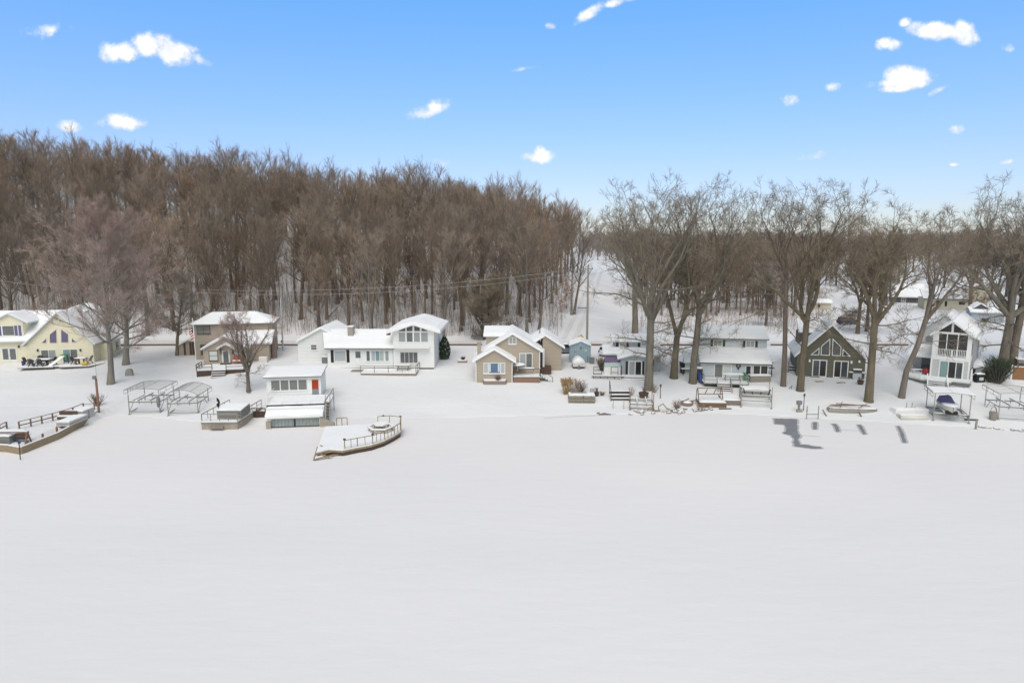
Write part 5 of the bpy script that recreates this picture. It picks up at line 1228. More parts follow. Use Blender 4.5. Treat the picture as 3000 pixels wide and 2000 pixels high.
# ================================================================== yard furniture and small things
def chair(P_, label, m, rz, group=None, s_=1.0):
    t = empty("garden_chair", P_, label, "chair", group); t.rotation_euler = (0,0,R(rz)); t.scale = (s_,s_,s_)
    MB().slab([(-.3,-.3,.42),(.3,-.3,.42),(.28,.3,.32),(-.28,.3,.32)], .05).build("seat", M[m], t)
    bk = MB(); 
    for i in range(5): bk.bar((-.24+.12*i,.28,.34),(-.27+.135*i,.62,1.08-.04*abs(i-2)),.10,.03)
    bk.build("backrest", M[m], t)
    for x in (-.34,.34):
        MB().box(x-.06,x+.06,-.35,.4,.60,.64).build("armrest", M[m], t); MB().bar((x,-.32,0),(x,-.3,.6),.08).build("leg", M[m], t); MB().bar((x,.5,0),(x,.1,.42),.08).build("leg", M[m], t)
    MB().snow([(-.27,-.28,.47),(.27,-.28,.47),(.26,.26,.375),(-.26,.26,.375)], .08).build("snow_layer", M["snow"], t)
    return t
def table(P_, label, w, d, h, m, round_=False, rz=0, name="garden_table"):
    t = empty(name, P_, label, "table"); t.rotation_euler = (0,0,R(rz))
    if round_:
        tp = MB().lathe([(w*.96,h-.04),(w,h-.02),(w,h)], 0,0,20).build("tabletop", M[m], t); MB().lathe([(w*.97,h+.002),(w*.93,h+.08),(w*.6,h+.11)],0,0,20).build("snow_layer", M["snow"], tp)
        MB().lathe([(.3,0),(.06,.08),(.05,h-.05)],0,0,8).build("pedestal", M[m], t)
    else:
        tp = MB().box(-w/2,w/2,-d/2,d/2,h-.06,h).build("tabletop", M[m], t); MB().snow([(-w/2,-d/2,h),(w/2,-d/2,h),(w/2,d/2,h),(-w/2,d/2,h)],.12).build("snow_layer", M["snow"], tp)
        for x in (-w/2+.1,w/2-.1):
            for y in (-d/2+.1,d/2-.1): MB().bar((x,y,0),(x,y,h-.06),.09).build("leg", M[m], t)
    return t
def FL_(F_, x, y, z=0): w_ = F_.O+F_.ex*x+F_.ey*y; return Vector((w_.x, w_.y, F_.O.z+z))
def on(F_, c, px, py, d, z): X = F_.q(c, px, py, d)[0]; return FL_(F_, X, d, z)
pz = .21
table(on(FA, c1, 375, 600, -1.7, pz), "long dark patio table under snow among five dark chairs", 2.6, 1.1, .95, "charcoal")
for k, (px, d, rz, lb) in enumerate([(250,-1.6,90,"at the table's left end"),(293,-2.6,180,"front left of the long table"),(372,-2.6,180,"front right of the long table"),(330,-.8,0,"behind the long patio table"),(455,-1.7,-90,"at the table's right end")]):
    chair(on(FA, c1, px, 640, d, pz), "dark slatted patio chair "+lb, "charcoal" if k < 4 else "cedar", rz, "patio chairs at the yellow house", 1.25)
table(on(FA, c1, 715, 600, -1.8, pz), "brown bar table under snow by the yellow toy", 1.6, 1.0, 1.0, "brownpaint")
chair(on(FA, c1, 668, 640, -1.8, pz), "brown patio chair left of the bar table", "brownpaint", 90, "patio chairs at the yellow house", 1.2); chair(on(FA, c1, 775, 640, -1.6, pz), "greenish brown patio chair right of the bar table", "greywood", -90, "patio chairs at the yellow house", 1.3)
p = on(FA, c1, 748, 650, -3.0, pz); t = empty("toy_car", p, "small yellow ride-on toy under the brown bar table", "toy"); MB().prismx([(-.2,.1),(.3,.1),(.35,.35),(.1,.45),(-.25,.3)],-.4,.4).build("body", M["yellowplastic"], t)
for x in (-.3,.3):
    w__ = MB().lathe([(.14,-.05),(.16,0),(.14,.05)],0,0,10); w__.v=[(x+z*1.0,y,.14+x_) for x_,y,z in w__.v]; w__.build("wheel", M["rubber"], t)
p = on(FA, c1, 545, 640, -1.5, pz); t = empty("slide", p, "snowy toddler slide with green top between the patio doors", "slide"); MB().slab([(-1.2,-1.5,.0),(-.6,-1.5,.0),(.35,.3,1.2),(-.25,.3,1.2)],.12).build("chute", M["snow"], t); MB().box(-.3,.6,.3,.9,1.1,1.5).build("platform", M["greenplastic"], t); MB().bar((-.2,.9,0),(-.2,.9,1.2),.1).bar((.5,.9,0),(.5,.9,1.2),.1).bar((-.2,.9,.4),(.5,.9,.4),.08).bar((-.2,.9,.8),(.5,.9,.8),.08).build("ladder", M["navy"], t)
p = on(FA, c1, 208, 640, -.6, .05); t = empty("bin", p, "small bright blue bin at the yellow house corner", "bin"); MB().lathe([(.26,0),(.32,.75),(.34,.8)],0,0,12).build("bin", M["blueplastic"], t); MB().lathe([(.33,.802),(.2,.92)],0,0,12).build("snow_layer", M["snow"], t)
# tan shed by the brown house
F = Frame(c2, 840, 630, yaw=14); q = F.q; t = thing("shed", F, "small tan garden shed with dark door trim behind the flagpole", "shed"); P = q(c2,862,462,-.2); Lf = q(c2,752,518,-.2); Rt = q(c2,948,472,-.2)
gable(t, P, Lf, Rt, q(c2,764,600,0)[0], q(c2,926,600,0)[0], 0, 3.2, -.4, "tan", of=.2, ob=.2, h=.2, th=.12, fm="fasciadark", seed=41)
for a, b in ((820,836),(888,904),(918,926)): panel(t, "door_trim", F, c2, a,485,b,626, 0, "brownpaint")
panel(t, "door", F, c2, 838,488,886,624, -.0, "tan2", .03)
# flag
p = G(*c2(966,765)); t = empty("flagpole", p, "white flagpole with a hanging striped flag by the tan house", "flagpole"); MB().bar((0,0,-.2),(-.25,.2,7.9),.09).build("pole", M["trim"], t); MB().lathe([(.03,7.85),(.09,7.95),(.03,8.05)],-.25,.2,8).build("finial", M["signyellow"], t)
fm = MB(); fr_ = MB(); fb = MB()
for k in range(9):
    z0_ = 6.6-.21*k
    tgt = fr_ if k % 2 == 0 else fm
    for i in range(4):
        x0_, x1_ = -.22-.14*i, -.22-.14*(i+1); sag = .10
        if k < 4 and i < 2: tgt_ = fb
        else: tgt_ = tgt
        tgt_.slab([(x0_,.2+.05*(i % 2),z0_-sag*i),(x1_,.2+.05*((i+1) % 2),z0_-sag*(i+1)),(x1_,.23+.05*((i+1) % 2),z0_-sag*(i+1)),(x0_,.23+.05*(i % 2),z0_-sag*i)], -.20)
fr_.build("flag", M["redplastic"] if False else mat("flag_red", (.5,.03,.04), .7), t); fm.build("flag", M["trim"], t); fb.build("flag", M["navy"], t)
# red bench, ac cover, stone
F = Frame(c2, 1435, 760, P=FL_(FB, FB.q(c2,1435,700,-.9)[0], -.9, .58)); t = thing("bench", F, "red double adirondack bench beside the tan house door", "bench")
for x in (-.75, .1): 
    bk = MB()
    for i in range(5): bk.bar((x+.06+.13*i,.3,.4),(x+.05+.135*i,.62,1.35-.03*abs(i-2)),.11,.04)
    bk.build("backrest", M["redpaint"], t)
MB().box(-.15,.1,.1,.35,.4,1.0).build("middle_table", M["redpaint"], t); MB().box(-.8,.85,-.4,.3,.42,.5).build("seat", M["redpaint"], t)
for x in (-.8,.8): MB().box(x-.06,x+.06,-.45,.45,.66,.71).build("armrest", M["redpaint"], t); MB().bar((x,-.4,0),(x,-.4,.66),.09).build("leg", M["redpaint"], t)
MB().box(-.7,.75,-.36,.25,.502,.6).build("snow_layer", M["snow"], t)
F = Frame(c2, 1735, 708); t = thing("storage_box", F, "cream covered utility box against the tan house side", "box"); MB().prismx([(-.4,-.1),(.4,-.1),(.42,.75),(.3,.95),(-.3,.95),(-.42,.75)],-.65,.65).build("cover", M["vinyl"], t)
p = G(*c2(193,862)); t = empty("rock", p, "grey upright stone standing alone in the snowy yard", "stone"); MB().prism([(-.6,-.2),(.58,-.2),(.5,.75),(.25,1.08),(-.35,1.0),(-.55,.5)],-.2,.25).build("stone", M["stone"], t)
p = G(*c2(1568,1062)); t = empty("stone", p, "flat dark stepping stone under the small maple", "stone"); MB().lathe([(.3,-.05),(.28,.06),(.1,.08)],0,0,8).build("stone", M["stone"], t)
# white house things
F = Frame(c3, 1605, 635, P=FL_(FC, FC.q(c3,1665,600,-1.6)[0], -1.6, -.02)); t = thing("picnic_table", F, "rectangular snowy picnic table on the white house deck", "picnic table")
tp = MB().box(-1.15,1.15,-.4,.4,.7,.76).build("tabletop", M["oldwood"], t); MB().snow([(-1.12,-.38,.76),(1.12,-.38,.76),(1.12,.38,.76),(-1.12,.38,.76)],.13).build("snow_layer", M["snow"], tp)
for y in (-.8,.8): MB().box(-1.15,1.15,y-.14,y+.14,.40,.45).build("bench", M["oldwood"], t)
MB().bar((-.8,-.9,0),(-.8,.25,.72),.09).bar((-.8,.9,0),(-.8,-.25,.72),.09).bar((.8,-.9,0),(.8,.25,.72),.09).bar((.8,.9,0),(.8,-.25,.72),.09).build("leg_frame", M["oldwood"], t)
F = Frame(c3, 950, 572); t = thing("air_conditioner", F, "grey air conditioner unit at the white house corner", "air conditioner"); MB().box(-.45,.5,-.4,.5,-.1,1.0).build("case", M["medgrey"], t); MB().snow([(-.45,-.4,1.0),(.5,-.4,1.0),(.5,.5,1.0),(-.45,.5,1.0)],.18).build("snow_layer", M["snow"], t)
def conifer(p, h, w_, label, seed, m="cedar", n=2600, core=1, big=1):
    r_ = random.Random(seed); mb = MB(); sn = MB()
    for i in range(n):
        f = r_.random()**.8; az = r_.uniform(0,6.283); rr = w_*(math.sin(math.pi*min(1,(f*.86+.12)))**.75)*(1-.35*f)*r_.uniform(.72,1.08)
        c_ = Vector((rr*math.cos(az), rr*math.sin(az), h*f)); s_ = r_.uniform(.10,.24)*big
        o = Vector((math.cos(az)*.35, math.sin(az)*.35, 1)).normalized(); a = o.orthogonal().normalized()*s_*.45
        b = c_+o*s_*1.7+Vector((r_.gauss(0,.05),r_.gauss(0,.05),0)); tgt = sn if r_.random() < .035 else mb
        a2 = o.cross(a).normalized()*s_*.45; k = len(tgt.v); tgt.v += [tuple(c_+a), tuple(c_-a*.5+a2*.8), tuple(c_-a*.5-a2*.8), tuple(b)]; tgt.f += [(k,k+1,k+3),(k+1,k+2,k+3),(k+2,k,k+3)]
    t = empty("conifer", p, label, "evergreen"); MB().lathe([(w_*.7*core,.1),(w_*.82*core,h*.35),(w_*.6*core,h*.65),(w_*.2*core,h*.9*core),(.02,h*.95*core)],0,0,12).build("crown_core", M[m], t)
    mb.build("crown", M[m], t); sn.build("snow_layer", M["snow"], t); MB().bar((0,0,-.3),(0,0,.4),.25).build("trunk", M["bark"], t); return t
conifer(G(*c3(2046,537)), 3.6, 1.05, "dark green rounded arborvitae at the right of the white house", 3)
conifer(G(*c3(1966,478), 100), 3.0, .8, "smaller dark evergreen half hidden behind the white house corner", 4, n=1500)
# cottage things
F = Frame(c4, 645, 1075); t = thing("planter", F, "angled brick planter with brown shrub under the cottage bay window", "planter")
a = [F.lev(c4,x,y,.0) for x,y in [(472,1030),(512,1075),(790,1075),(826,1035)]]; zz = .55
MB().plan([(v.x,v.y) for v in a]+[(a[3].x,a[3].y+.6),(a[0].x,a[0].y+.6)], -.4, zz).build("bed", M["brick"], t); MB().plan([(v.x*.96,v.y+.08) for v in a]+[(a[3].x*.96,a[3].y+.5),(a[0].x*.96,a[0].y+.5)], zz+.002, zz+.14).build("snow_layer", M["snow"], t)
s1 = shrub(21,.95,.8,60,.014,9); o = empty("shrub", F.O+Vector((.55,.2,.55)), "round brown dead shrub in the cottage planter", "shrub"); s1.wood.build("stem", M["bark"], o); s1.tw.build("twigs", M["brush"], o)
F = Frame(c4, 235, 795); t = thing("planter", F, "small square brick planter left of the cottage", "planter"); MB().box(-.75,.75,0,1.3,-.3,.32).build("bed", M["brick"], t); MB().snow([(-.72,.03,.32),(.72,.03,.32),(.72,1.27,.32),(-.72,1.27,.32)],.14).build("snow_layer", M["snow"], t)
s2 = shrub(22,.7,.8,36,.02,8); o = empty("shrub", F.O+Vector((.1,.6,.4)), "dark low evergreen shrub in the small brick planter", "shrub"); s2.wood.build("stem", M["cedar"], o); s2.tw.build("twigs", M["cedar"], o)
zfl_ = FT.q(c4,1050,900,1.2)[1]
table(on(FT, c4, 942, 885, 1.3, FT.q(c4,942,893,1.3)[1]), "round white patio table on the cottage deck", 1.15, 1.15, .95, "trim", True)
p = on(FT, c4, 1056, 890, 1.3, FT.q(c4,1056,893,1.3)[1]); t = empty("bench", p, "low dark bench on the cottage deck before the glass door", "bench"); MB().box(-1.2,1.2,-.25,.25,.2,.3).build("seat", M["charcoal"], t); MB().box(-1.18,1.18,-.23,.23,.302,.4).build("snow_layer", M["snow"], t); MB().box(-1.1,-1,-.2,.2,0,.199).build("leg", M["charcoal"], t); MB().box(1,1.1,-.2,.2,0,.199).build("leg", M["charcoal"], t)
# reeds and stacked planks right of the cottage
def reeds(P_, label, h, w_, n, m, seed, lean=0, plume=True):
    T = Tree(seed); r_ = T.r
    for i in range(n):
        az = r_.uniform(0,6.283); rr = w_*r_.random()**.5*.5; b = Vector((rr*math.cos(az),rr*.6*math.sin(az),-.1))
        d = Vector((rr*math.cos(az)*.35+r_.gauss(lean,.06), r_.gauss(0,.06), 1)).normalized(); hh = h*r_.uniform(.6,1.05)
        T.twig(b, d, hh, .022, .05)
        if plume: 
            for k in range(3): T.twig(b+d*hh*.72, rnd_dir(r_, d, R(r_.uniform(4,16))), hh*.3, .03, 0)
    t = empty("reed_clump", P_, label, "grass clump"); T.tw.build("stalks", M[m], t); return t
reeds(G(*c4(1570,1200)), "tall rust gold ornamental grass at left of the plank stack", 2.7, 1.0, 70, "reed", 5, -.05)
pm("reedpink", (.44,.34,.30), rough=.9, var=.3)
reeds(G(*c4(1650,1170)), "pale pinkish dry grass behind the plank stack", 2.3, 2.2, 110, "reedpink", 6, .02)
s3 = shrub(23,1.7,2.2,50,.016,7); o = empty("shrub", G(*c4(1740,1165)), "dark seed headed shrub at right of the dry grasses", "shrub"); s3.wood.build("stem", M["bark"], o); s3.tw.build("twigs", M["bark_b"], o)
F = Frame(c4, 1590, 1308, yaw=-2); t = thing("plank_stack", F, "long weathered stack of grey timber panels strapped together by grasses", "timber stack")
for k in range(3):
    for j in range(2): MB().box(.05*k+j*2.0,1.9+.05*k+j*2.0-(.25 if j else 0),.15*k,2.2,-.25+.42*k,.12+.42*k).build("panel", M["greywood"], t)
mb = MB()
for x in (.9,1.95,3.1): mb.bar((x,-.03,-.2),(x+.05,.28,1.02),.07)
mb.build("strap", M["oldwood"], t); MB().snow([(.1,.3,.962),(3.7,.3,.962),(3.7,2.2,.962),(.1,2.2,.962)],.16).build("snow_layer", M["snow"], t); MB().box(.4,2.6,1.2,1.4,1.14,1.24).build("rail", M["greywood"], t)
def pot(P_, label, r0, h, seed, m="brownpaint", tw="brush"):
    t = empty("plant_pot", P_, label, "plant pot"); MB().lathe([(r0*.65,-.05),(r0,h),(r0*.9,h+.03)],0,0,12).build("pot", M[m], t); sx = shrub(seed,h*1.3,r0*1.5,26,.012,6)
    sx.wood.v = [(x,y,z+h) for x,y,z in sx.wood.v]; sx.tw.v = [(x,y,z+h) for x,y,z in sx.tw.v]; sx.wood.build("stem", M["bark"], t); sx.tw.build("twigs", M[tw], t)
pot(G(*c5(500,1198)), "black pot of dry stems right of the plank stack", .35, .6, 31, "charcoal"); pot(G(*c5(1133,1222)), "brown pot with spiky dry plant near the big oak", .75, .75, 32)
s4 = shrub(33,.8,1.0,40,.016,7); o = empty("shrub", G(*c5(570,1190)), "low brown tuft beside the black pot", "shrub"); s4.wood.build("stem", M["bark"], o); s4.tw.build("twigs", M["reed"], o)
F = Frame(c5, 440, 1185); t = thing("crate", F, "grey box at the right end of the plank stack", "box"); MB().box(-.3,.3,0,.5,-.1,.9).build("box", M["plank"], t)
F = Frame(c5, 690, 1262, yaw=0); t = thing("steps", F, "short free standing wooden steps with one handrail on shore", "steps"); stairs(t, 0, 2.9, 0, -.1, 1.5, 1.1, 3, "brownpaint", "tread"); MB().bar((.0,-.1,-.2),(.0,-.1,1.3),.09).bar((.0,1.5,.6),(.0,1.5,2.6),.09).bar((.0,-.1,1.2),(.0,1.5,2.5),.08).build("handrail", M["brownpaint"], t)
def lamp_post(P_, label, h):
    t = empty("lamp_post", P_, label, "lamp post"); MB().tube([(0,0,-.2),(0,0,h-.4)],[.06,.045],8).build("pole", M["charcoal"], t); ln = MB().lathe([(.08,h-.4),(.15,h-.1),(.17,h-.08)],0,0,6).build("lantern", M["glassgrey"], t); MB().lathe([(.2,h-.079),(.06,h+.08),(.01,h+.15)],0,0,6).build("lantern_cap", M["charcoal"], t)
lamp_post(G(*c5(1357,1230)), "slim dark lamp post right of the big oak", 1.95); lamp_post(G(*c7(388,1097)), "slim dark lamp post below the green chalet", 2.2)
# blue shed and boat, vehicles, sign
F = Frame(c5, 270, 748, yaw=-4); q = F.q; t = thing("shed", F, "blue grey gabled shed with three round ornaments on its wall", "shed"); P = q(c5,287,462,-.15); Lf = q(c5,124,520,-.15); Rt = q(c5,424,522,-.15)
gable(t, P, Lf, Rt, q(c5,132,700,0)[0], q(c5,418,700,0)[0], 0, 4.6, -.4, "shedblue", of=.15, ob=.2, h=.2, th=.12, seed=43, fm="shedblue")
for x, y, m_, r0 in ((284,550,"medgrey",.24),(213,592,"reed",.2),(352,585,"vinyl",.16),(282,492,"fascia",.17)):
    a = q(c5,x,y,0); mb = MB().lathe([(r0,0),(r0*.8,.05),(r0*.2,.07)],0,0,10); mb.v = [(a[0]+X,-.003-z,a[1]+Y) for X,Y,z in mb.v]; mb.build("ornament", M[m_], t)
panel(t, "trellis", F, c5, 364,660,385,735, 0, "greywood")
F = Frame(c5, 435, 765); t = thing("bin", F, "small grey bin beside the blue grey shed", "bin"); MB().box(-.35,.4,0,.6,-.1,1.0).build("bin", M["medgrey"], t)
F = Frame(c5, 258, 835); t = thing("boat", F, "white shrink wrapped boat on a trailer before the blue shed", "boat"); t.scale = (.62,.62,.62); mb = MB(); n = 14
prof = [(-1.0,.75),(-1.55,1.15),(-1.75,1.6),(-1.5,2.2),(-.8,2.75),(0,3.05),(.8,2.75),(1.5,2.2),(1.75,1.6),(1.55,1.15),(1.0,.75)]
kk = len(prof)
for i, (y, s_, dz_) in enumerate([(.1,.92,0),(.6,1,0),(2.5,1,.05),(4.2,.85,.2),(5.4,.5,.45),(6.0,.1,.75)]):
    mb.v += [(x*s_*.95, y, (z-.75)*(.35+.65*s_)+.75+dz_*.6) for x, z in prof]
for i in range(5):
    for j in range(kk): a = i*kk+j; b = i*kk+(j+1) % kk; mb.f.append((a,b,b+kk,a+kk))
mb.f.append(tuple(range(kk-1,-1,-1))); mb.build("boat_cover", M["shrinkwrap"], t, True)
MB().prism([(-1.5,.62),(1.5,.62),(1.62,1.12),(-1.62,1.12)],.03,.5).build("transom", M["vinyl"], t); MB().box(-.25,.25,-.45,.05,.35,1.0).build("outboard", M["medgrey"], t); MB().box(-1.5,1.5,.6,4,.3,.5).build("trailer", M["charcoal"], t)
for x in (-1.35,1.35): w__ = MB().lathe([(.3,-.1),(.34,0),(.3,.1)],0,0,14); w__.v=[(x+z,2.2+y,.32+X) for X,y,z in w__.v]; w__.build("wheel", M["rubber"], t)
def car(P_, label, m, rz, suv=True):
    t = empty("parked_car", P_, label, "car"); t.rotation_euler = (0,0,R(rz)); W = .92
    mb = MB().prism([(-2.3,.35),(2.3,.35),(2.35,.75),(2.2,1.0),(1.15,1.12),(-2.2,1.12),(-2.35,.9)],-W,W); mb.prism([(-2.2,1.122),(1.1,1.122),(.45,1.72),(-1.95,1.74)],-W+.08,W-.08); mb.build("body", M[m], t)
    for y in (-W+.07, W-.07):
        s_ = -1 if y < 0 else 1
        MB().prism([(-1.95,1.18),(-.75,1.18),(-.75,1.62),(-1.8,1.62)],y-.02*1,y+.02).build("window", M["glassdark"], t); MB().prism([(-.68,1.18),(.85,1.18),(.4,1.62),(-.68,1.62)],y-.02,y+.02).build("window", M["glassdark"], t)
        for x in (-1.45,1.45):
            w__ = MB().lathe([(.3,-.12),(.35,-.08),(.35,.08),(.3,.12)],0,0,16); w__.v = [(x+X,s_*(W-.06)+z,.35+Y) for X,Y,z in w__.v]; wo = w__.build("wheel", M["rubber"], t)
            w2 = MB().lathe([(.2,-.02),(.2,.02)],0,0,12); w2.v = [(x+X,s_*(W+.07)+z,.35+Y) for X,Y,z in w2.v]; w2.build("rim", M["galv"], wo)
        MB().box(-2.37,-2.2,s_*.72-.12,s_*.72+.12,.85,1.1).build("tail_light", M["tail"], t); MB().box(2.2,2.37,s_*.65-.15,s_*.65+.15,.7,.86).build("headlight", M["glasspale"], t)
    MB().slab([(-2.24,-.7,1.22),(-2.24,.7,1.22),(-2.04,.65,1.64),(-2.04,-.65,1.64)],.02).build("rear_window", M["glassdark"], t)
    MB().snow([(-1.95,-.8,1.735),(.45,-.8,1.72),(.45,.8,1.72),(-1.95,.8,1.735)],.12).build("snow_layer", M["snow"], t); return t
p = G(*c5(95,640)); car(p+Vector((-.2,1.5,0)), "silver car parked behind the blue grey shed", "carsilver", 6)
p = G(*c5(600,662)); car(p+Vector((.9,1.4,0)), "white car with red tail light beside the blue grey house", "carwhite", 58)
def pole(c, x, y, label, h, r0=.16, m="polewood", arm=1.8, lean=0):
    p = G(*c(x, y)); t = empty("utility_pole", p, label, "utility pole"); MB().tube([(0,0,-.5),(lean*.5,0,h*.5),(lean,0,h)],[r0*1.15,r0,r0*.75],9,True).build("pole", M[m], t)
    if arm: MB().box(lean-arm/2,lean+arm/2,-.08,.08,h-.9,h-.72).build("crossarm", M["post"], t); 
    for s_ in ((-1,0,1) if arm else ()): MB().lathe([(.05,h-.715),(.07,h-.6),(.03,h-.5)],lean+s_*arm*.45,0,8).build("insulator", M["glassgrey"], t)
    return p+Vector((lean,0,h))
def ht(c, x, yb, yt): p = G(*c(x, yb)); return at_depth(*c(x, yt), p.y).z-p.z
h1 = ht(c10, 2140, 1462, 850); pA = pole(c10, 2142, 1462, "tall grey utility pole with yellow sign at the lane's foot", h1, .2)
MB().box(-1.9,-.2,-.06,.06,h1*.46,h1*.46+.12).build("spacer", M["charcoal"], [o for o in COL.objects if o.name.startswith("utility_pole")][0])
F = Frame(c5, 320, 470, P=G(*c10(2142,1462))+Vector((-1.3,-.5,-.6))); t = thing("road_sign", F, "yellow diamond road sign leaning at the utility pole foot", "road sign"); t.scale = (.8,.8,.8); MB().bar((0,0,-.2),(.05,0,2.9),.1).build("post", M["post"], t); mb = MB(); mb.prism([(0,1.9),(.85,2.5),(.2,3.35),(-.65,2.75)],-.09,-.055); mb.build("sign_plate", M["signyellow"], t)
MB().tube([(1.0,.5,-.1),(1.0,.5,1.9)],.26,8).build("pole_guard", M["signyellow"], t)
pB = pole(c2, 1958, 578, "pale slim utility pole right of the tan two storey house", ht(c2,1958,578,-30), .13, "polepale", 0)
h3 = ht(c10, 350, 1330, 1085)
pC = pole(c3, 1200, 250, "pale pole standing behind the white house chimney", max(6, h3), .12, "polepale", 0)
pD = pole(c10, 818, 1262, "brown pole with small crossarm behind the white house gable", 9, .13, "polewood", 1.0)
def wire(a, b, sag, label, n=18):
    pts = []
    for i in range(n+1):
        f = i/n; p = a.lerp(b, f); pts.append(p-Vector((0,0,sag*4*f*(1-f))))
    t = empty("power_cable", a, label, "cable"); MB().tube([q_-a for q_ in pts], .022, 4).build("cable", M["polepale"], t)
LFT = at_depth(-150, 800, 124); wire(pA+Vector((0,0,-.5)), at_depth(560, 848, 124), 1.6, "upper overhead power cable crossing before the wooded hillside"); wire(pA+Vector((0,0,-1.2)), at_depth(560, 856, 124), 1.9, "lower overhead power cable crossing before the wooded hillside")
wire(at_depth(560,848,124), LFT, 1.2, "overhead cable crossing behind the yellow house roof"); wire(pA+Vector((0,0,-h1*.55)), at_depth(1080, 972, 120), .8, "low service cable from the tall pole to the white house")
# guard rails along the road
for k, (u0, u1, lb) in enumerate([(-80,530,"behind the yellow house"),(805,960,"between tan and white houses"),(1300,1412,"left of the cottage chimney"),(1728,1766,"beside the blue shed"),(1935,2060,"behind the big oaks"),(2258,2334,"left of the green chalet"),(2548,2660,"right of the green chalet")]):
    a, b = G(u0, 1012), G(u1, 1012); t = empty("road_curb", a, "low dark timber road edging "+lb, "curb"); n = max(2, int((b-a).length/3)); mb = MB()
    for i in range(n):
        p0, p1 = a.lerp(b, i/n), a.lerp(b, (i+1)/n); p0.z, p1.z = zs(p0.x,p0.y), zs(p1.x,p1.y); mb.bar(p0-a+Vector((0,0,.12)), p1-a+Vector((0,0,.12)), .25, .34)
    mb.build("beam", M["deckwood"], t)
p = G(*c2(1948,545)); t = empty("mailbox", p, "black mailbox on a post by the pale pole", "mailbox"); MB().bar((0,0,-.2),(0,0,1.1),.1).build("post", M["brownpaint"], t); MB().prism([(-.15,1.1),(.15,1.1),(.15,1.3),(0,1.42),(-.15,1.3)],-.3,.3).build("box", M["black"], t)
# blue-grey house deck things
zdk = FH.q(c5,735,905,-.3)[1]
p = on(FH, c5, 730, 890, .4, zdk); t = empty("board_stack", p, "upright stack of purple, mint and white water toys by the blue grey house", "water toys"); 
MB().prism([(-1.5,1.75),(1.3,1.8),(1.3,2.55),(-1.45,2.55)],-.1,.35).build("mat", M["purple"], t); MB().prism([(-1.55,1.1),(1.25,1.1),(1.3,1.79),(-1.5,1.74)],-.3,.3).build("mat", M["mint"], t); MB().prism([(-1.6,-.1),(1.1,-.1),(1.2,1.09),(-1.55,1.09)],-.4,.28).build("mat", M["trim"], t)
s5 = shrub(35,2.3,2.4,60,.024,9); o = empty("shrub", G(*c5(580,855)), "snow dusted dark shrub at the blue grey house corner", "shrub"); s5.wood.build("stem", M["cedar"], o); s5.tw.build("twigs", M["brush"], o)
# pale blue house things
def picnic(P_, label, rz=0, w=2.0, m="plank"):
    t = empty("picnic_table", P_, label, "picnic table"); t.rotation_euler = (0,0,R(rz)); tp = MB().box(-w/2,w/2,-.45,.45,.86,.92).build("tabletop", M[m], t); MB().snow([(-w/2,-.45,.92),(w/2,-.45,.92),(w/2,.45,.92),(-w/2,.45,.92)],.13).build("snow_layer", M["snow"], tp)
    mb = MB()
    for x in (-w*.35,w*.35): mb.bar((x,-.6,0),(x,.35,.86),.07).bar((x,.6,0),(x,-.35,.86),.07)
    mb.bar((-w*.35,0,.45),(w*.35,0,.45),.06).build("leg_frame", M["medgrey"], t)
picnic(on(FI, c6, 762, 1000, -2.2, .24), "snow topped folding table on the pale blue house deck", -6, 3.0); picnic(G(*c6(137,905)), "small white folding table left of the leaning oak", 0, 1.6)
F = Frame(c6, 1140, 1008); t = thing("storage_box", F, "grey slatted deck box before the screened porch", "box"); MB().box(-1.55,1.5,-.1,1.0,-.2,.95).build("box", M["greywood"], t); MB().snow([(-1.58,-.1,.95),(1.55,-.1,.95),(1.55,1.0,.95),(-1.58,1.0,.95)],.18).build("snow_layer", M["snow"], t)
F = Frame(c6, 170, 898); t = thing("grill", F, "black covered grill beside the pale blue annex", "grill"); MB().prism([(-1.0,0),(1.0,0),(1.1,.9),(.2,1.3),(-1.2,1.8)],0,1.2).build("cover", M["black"], t)
F = Frame(c6, 305, 960); t = thing("bin", F, "dark barrel with snow cap at the pale blue deck corner", "bin"); MB().lathe([(.6,-.1),(.65,.6),(.6,1.6)],0,0,12).build("barrel", M["charcoal"], t); MB().lathe([(.61,1.602),(.5,1.8),(.2,1.85)],0,0,12).build("snow_layer", M["snow"], t)
F = Frame(c6, 345, 1045); t = thing("kayak", F, "blue kayak leaning on the left end of the pale blue deck", "kayak"); MB().tube([(0,.2,.1),(.05,.6,.5),(.1,1.4,1.0),(.1,2.2,1.4),(.1,2.6,1.6)],[.03,.26,.33,.25,.03],8).build("hull", M["blueplastic"], t, True)
F = Frame(c6, 972, 1062); t = thing("kayak", F, "green kayak at the right end of the pale blue deck", "kayak"); MB().tube([(0,.2,.2),(.05,.6,.4),(.1,1.4,.8),(.1,2.2,1.3),(.1,2.6,1.6)],[.03,.24,.3,.22,.03],8).build("hull", M["greenplastic"], t, True)
p = G(*c6(266,1030)); t = empty("flagpole", p, "short bare white pole in front of the leaning oak", "pole"); MB().tube([(0,0,-.2),(.1,0,ht(c6,266,1030,790))],[.07,.05],7).build("pole", M["trim"], t)
F = Frame(c6, 1290, 935); t = thing("bird_feeder", F, "brown bird feeder post at the pale blue house corner", "bird feeder"); MB().bar((0,0,-.2),(0,0,2.2),.12).build("post", M["brownpaint"], t); MB().box(-.35,.35,-.3,.3,1.3,1.38).box(-.3,.3,-.25,.25,2.2,2.3).build("tray", M["brownpaint"], t); MB().prism([(-.45,2.31),(.45,2.31),(0,2.65)],-.3,.3).build("feeder_roof", M["snow"], t)
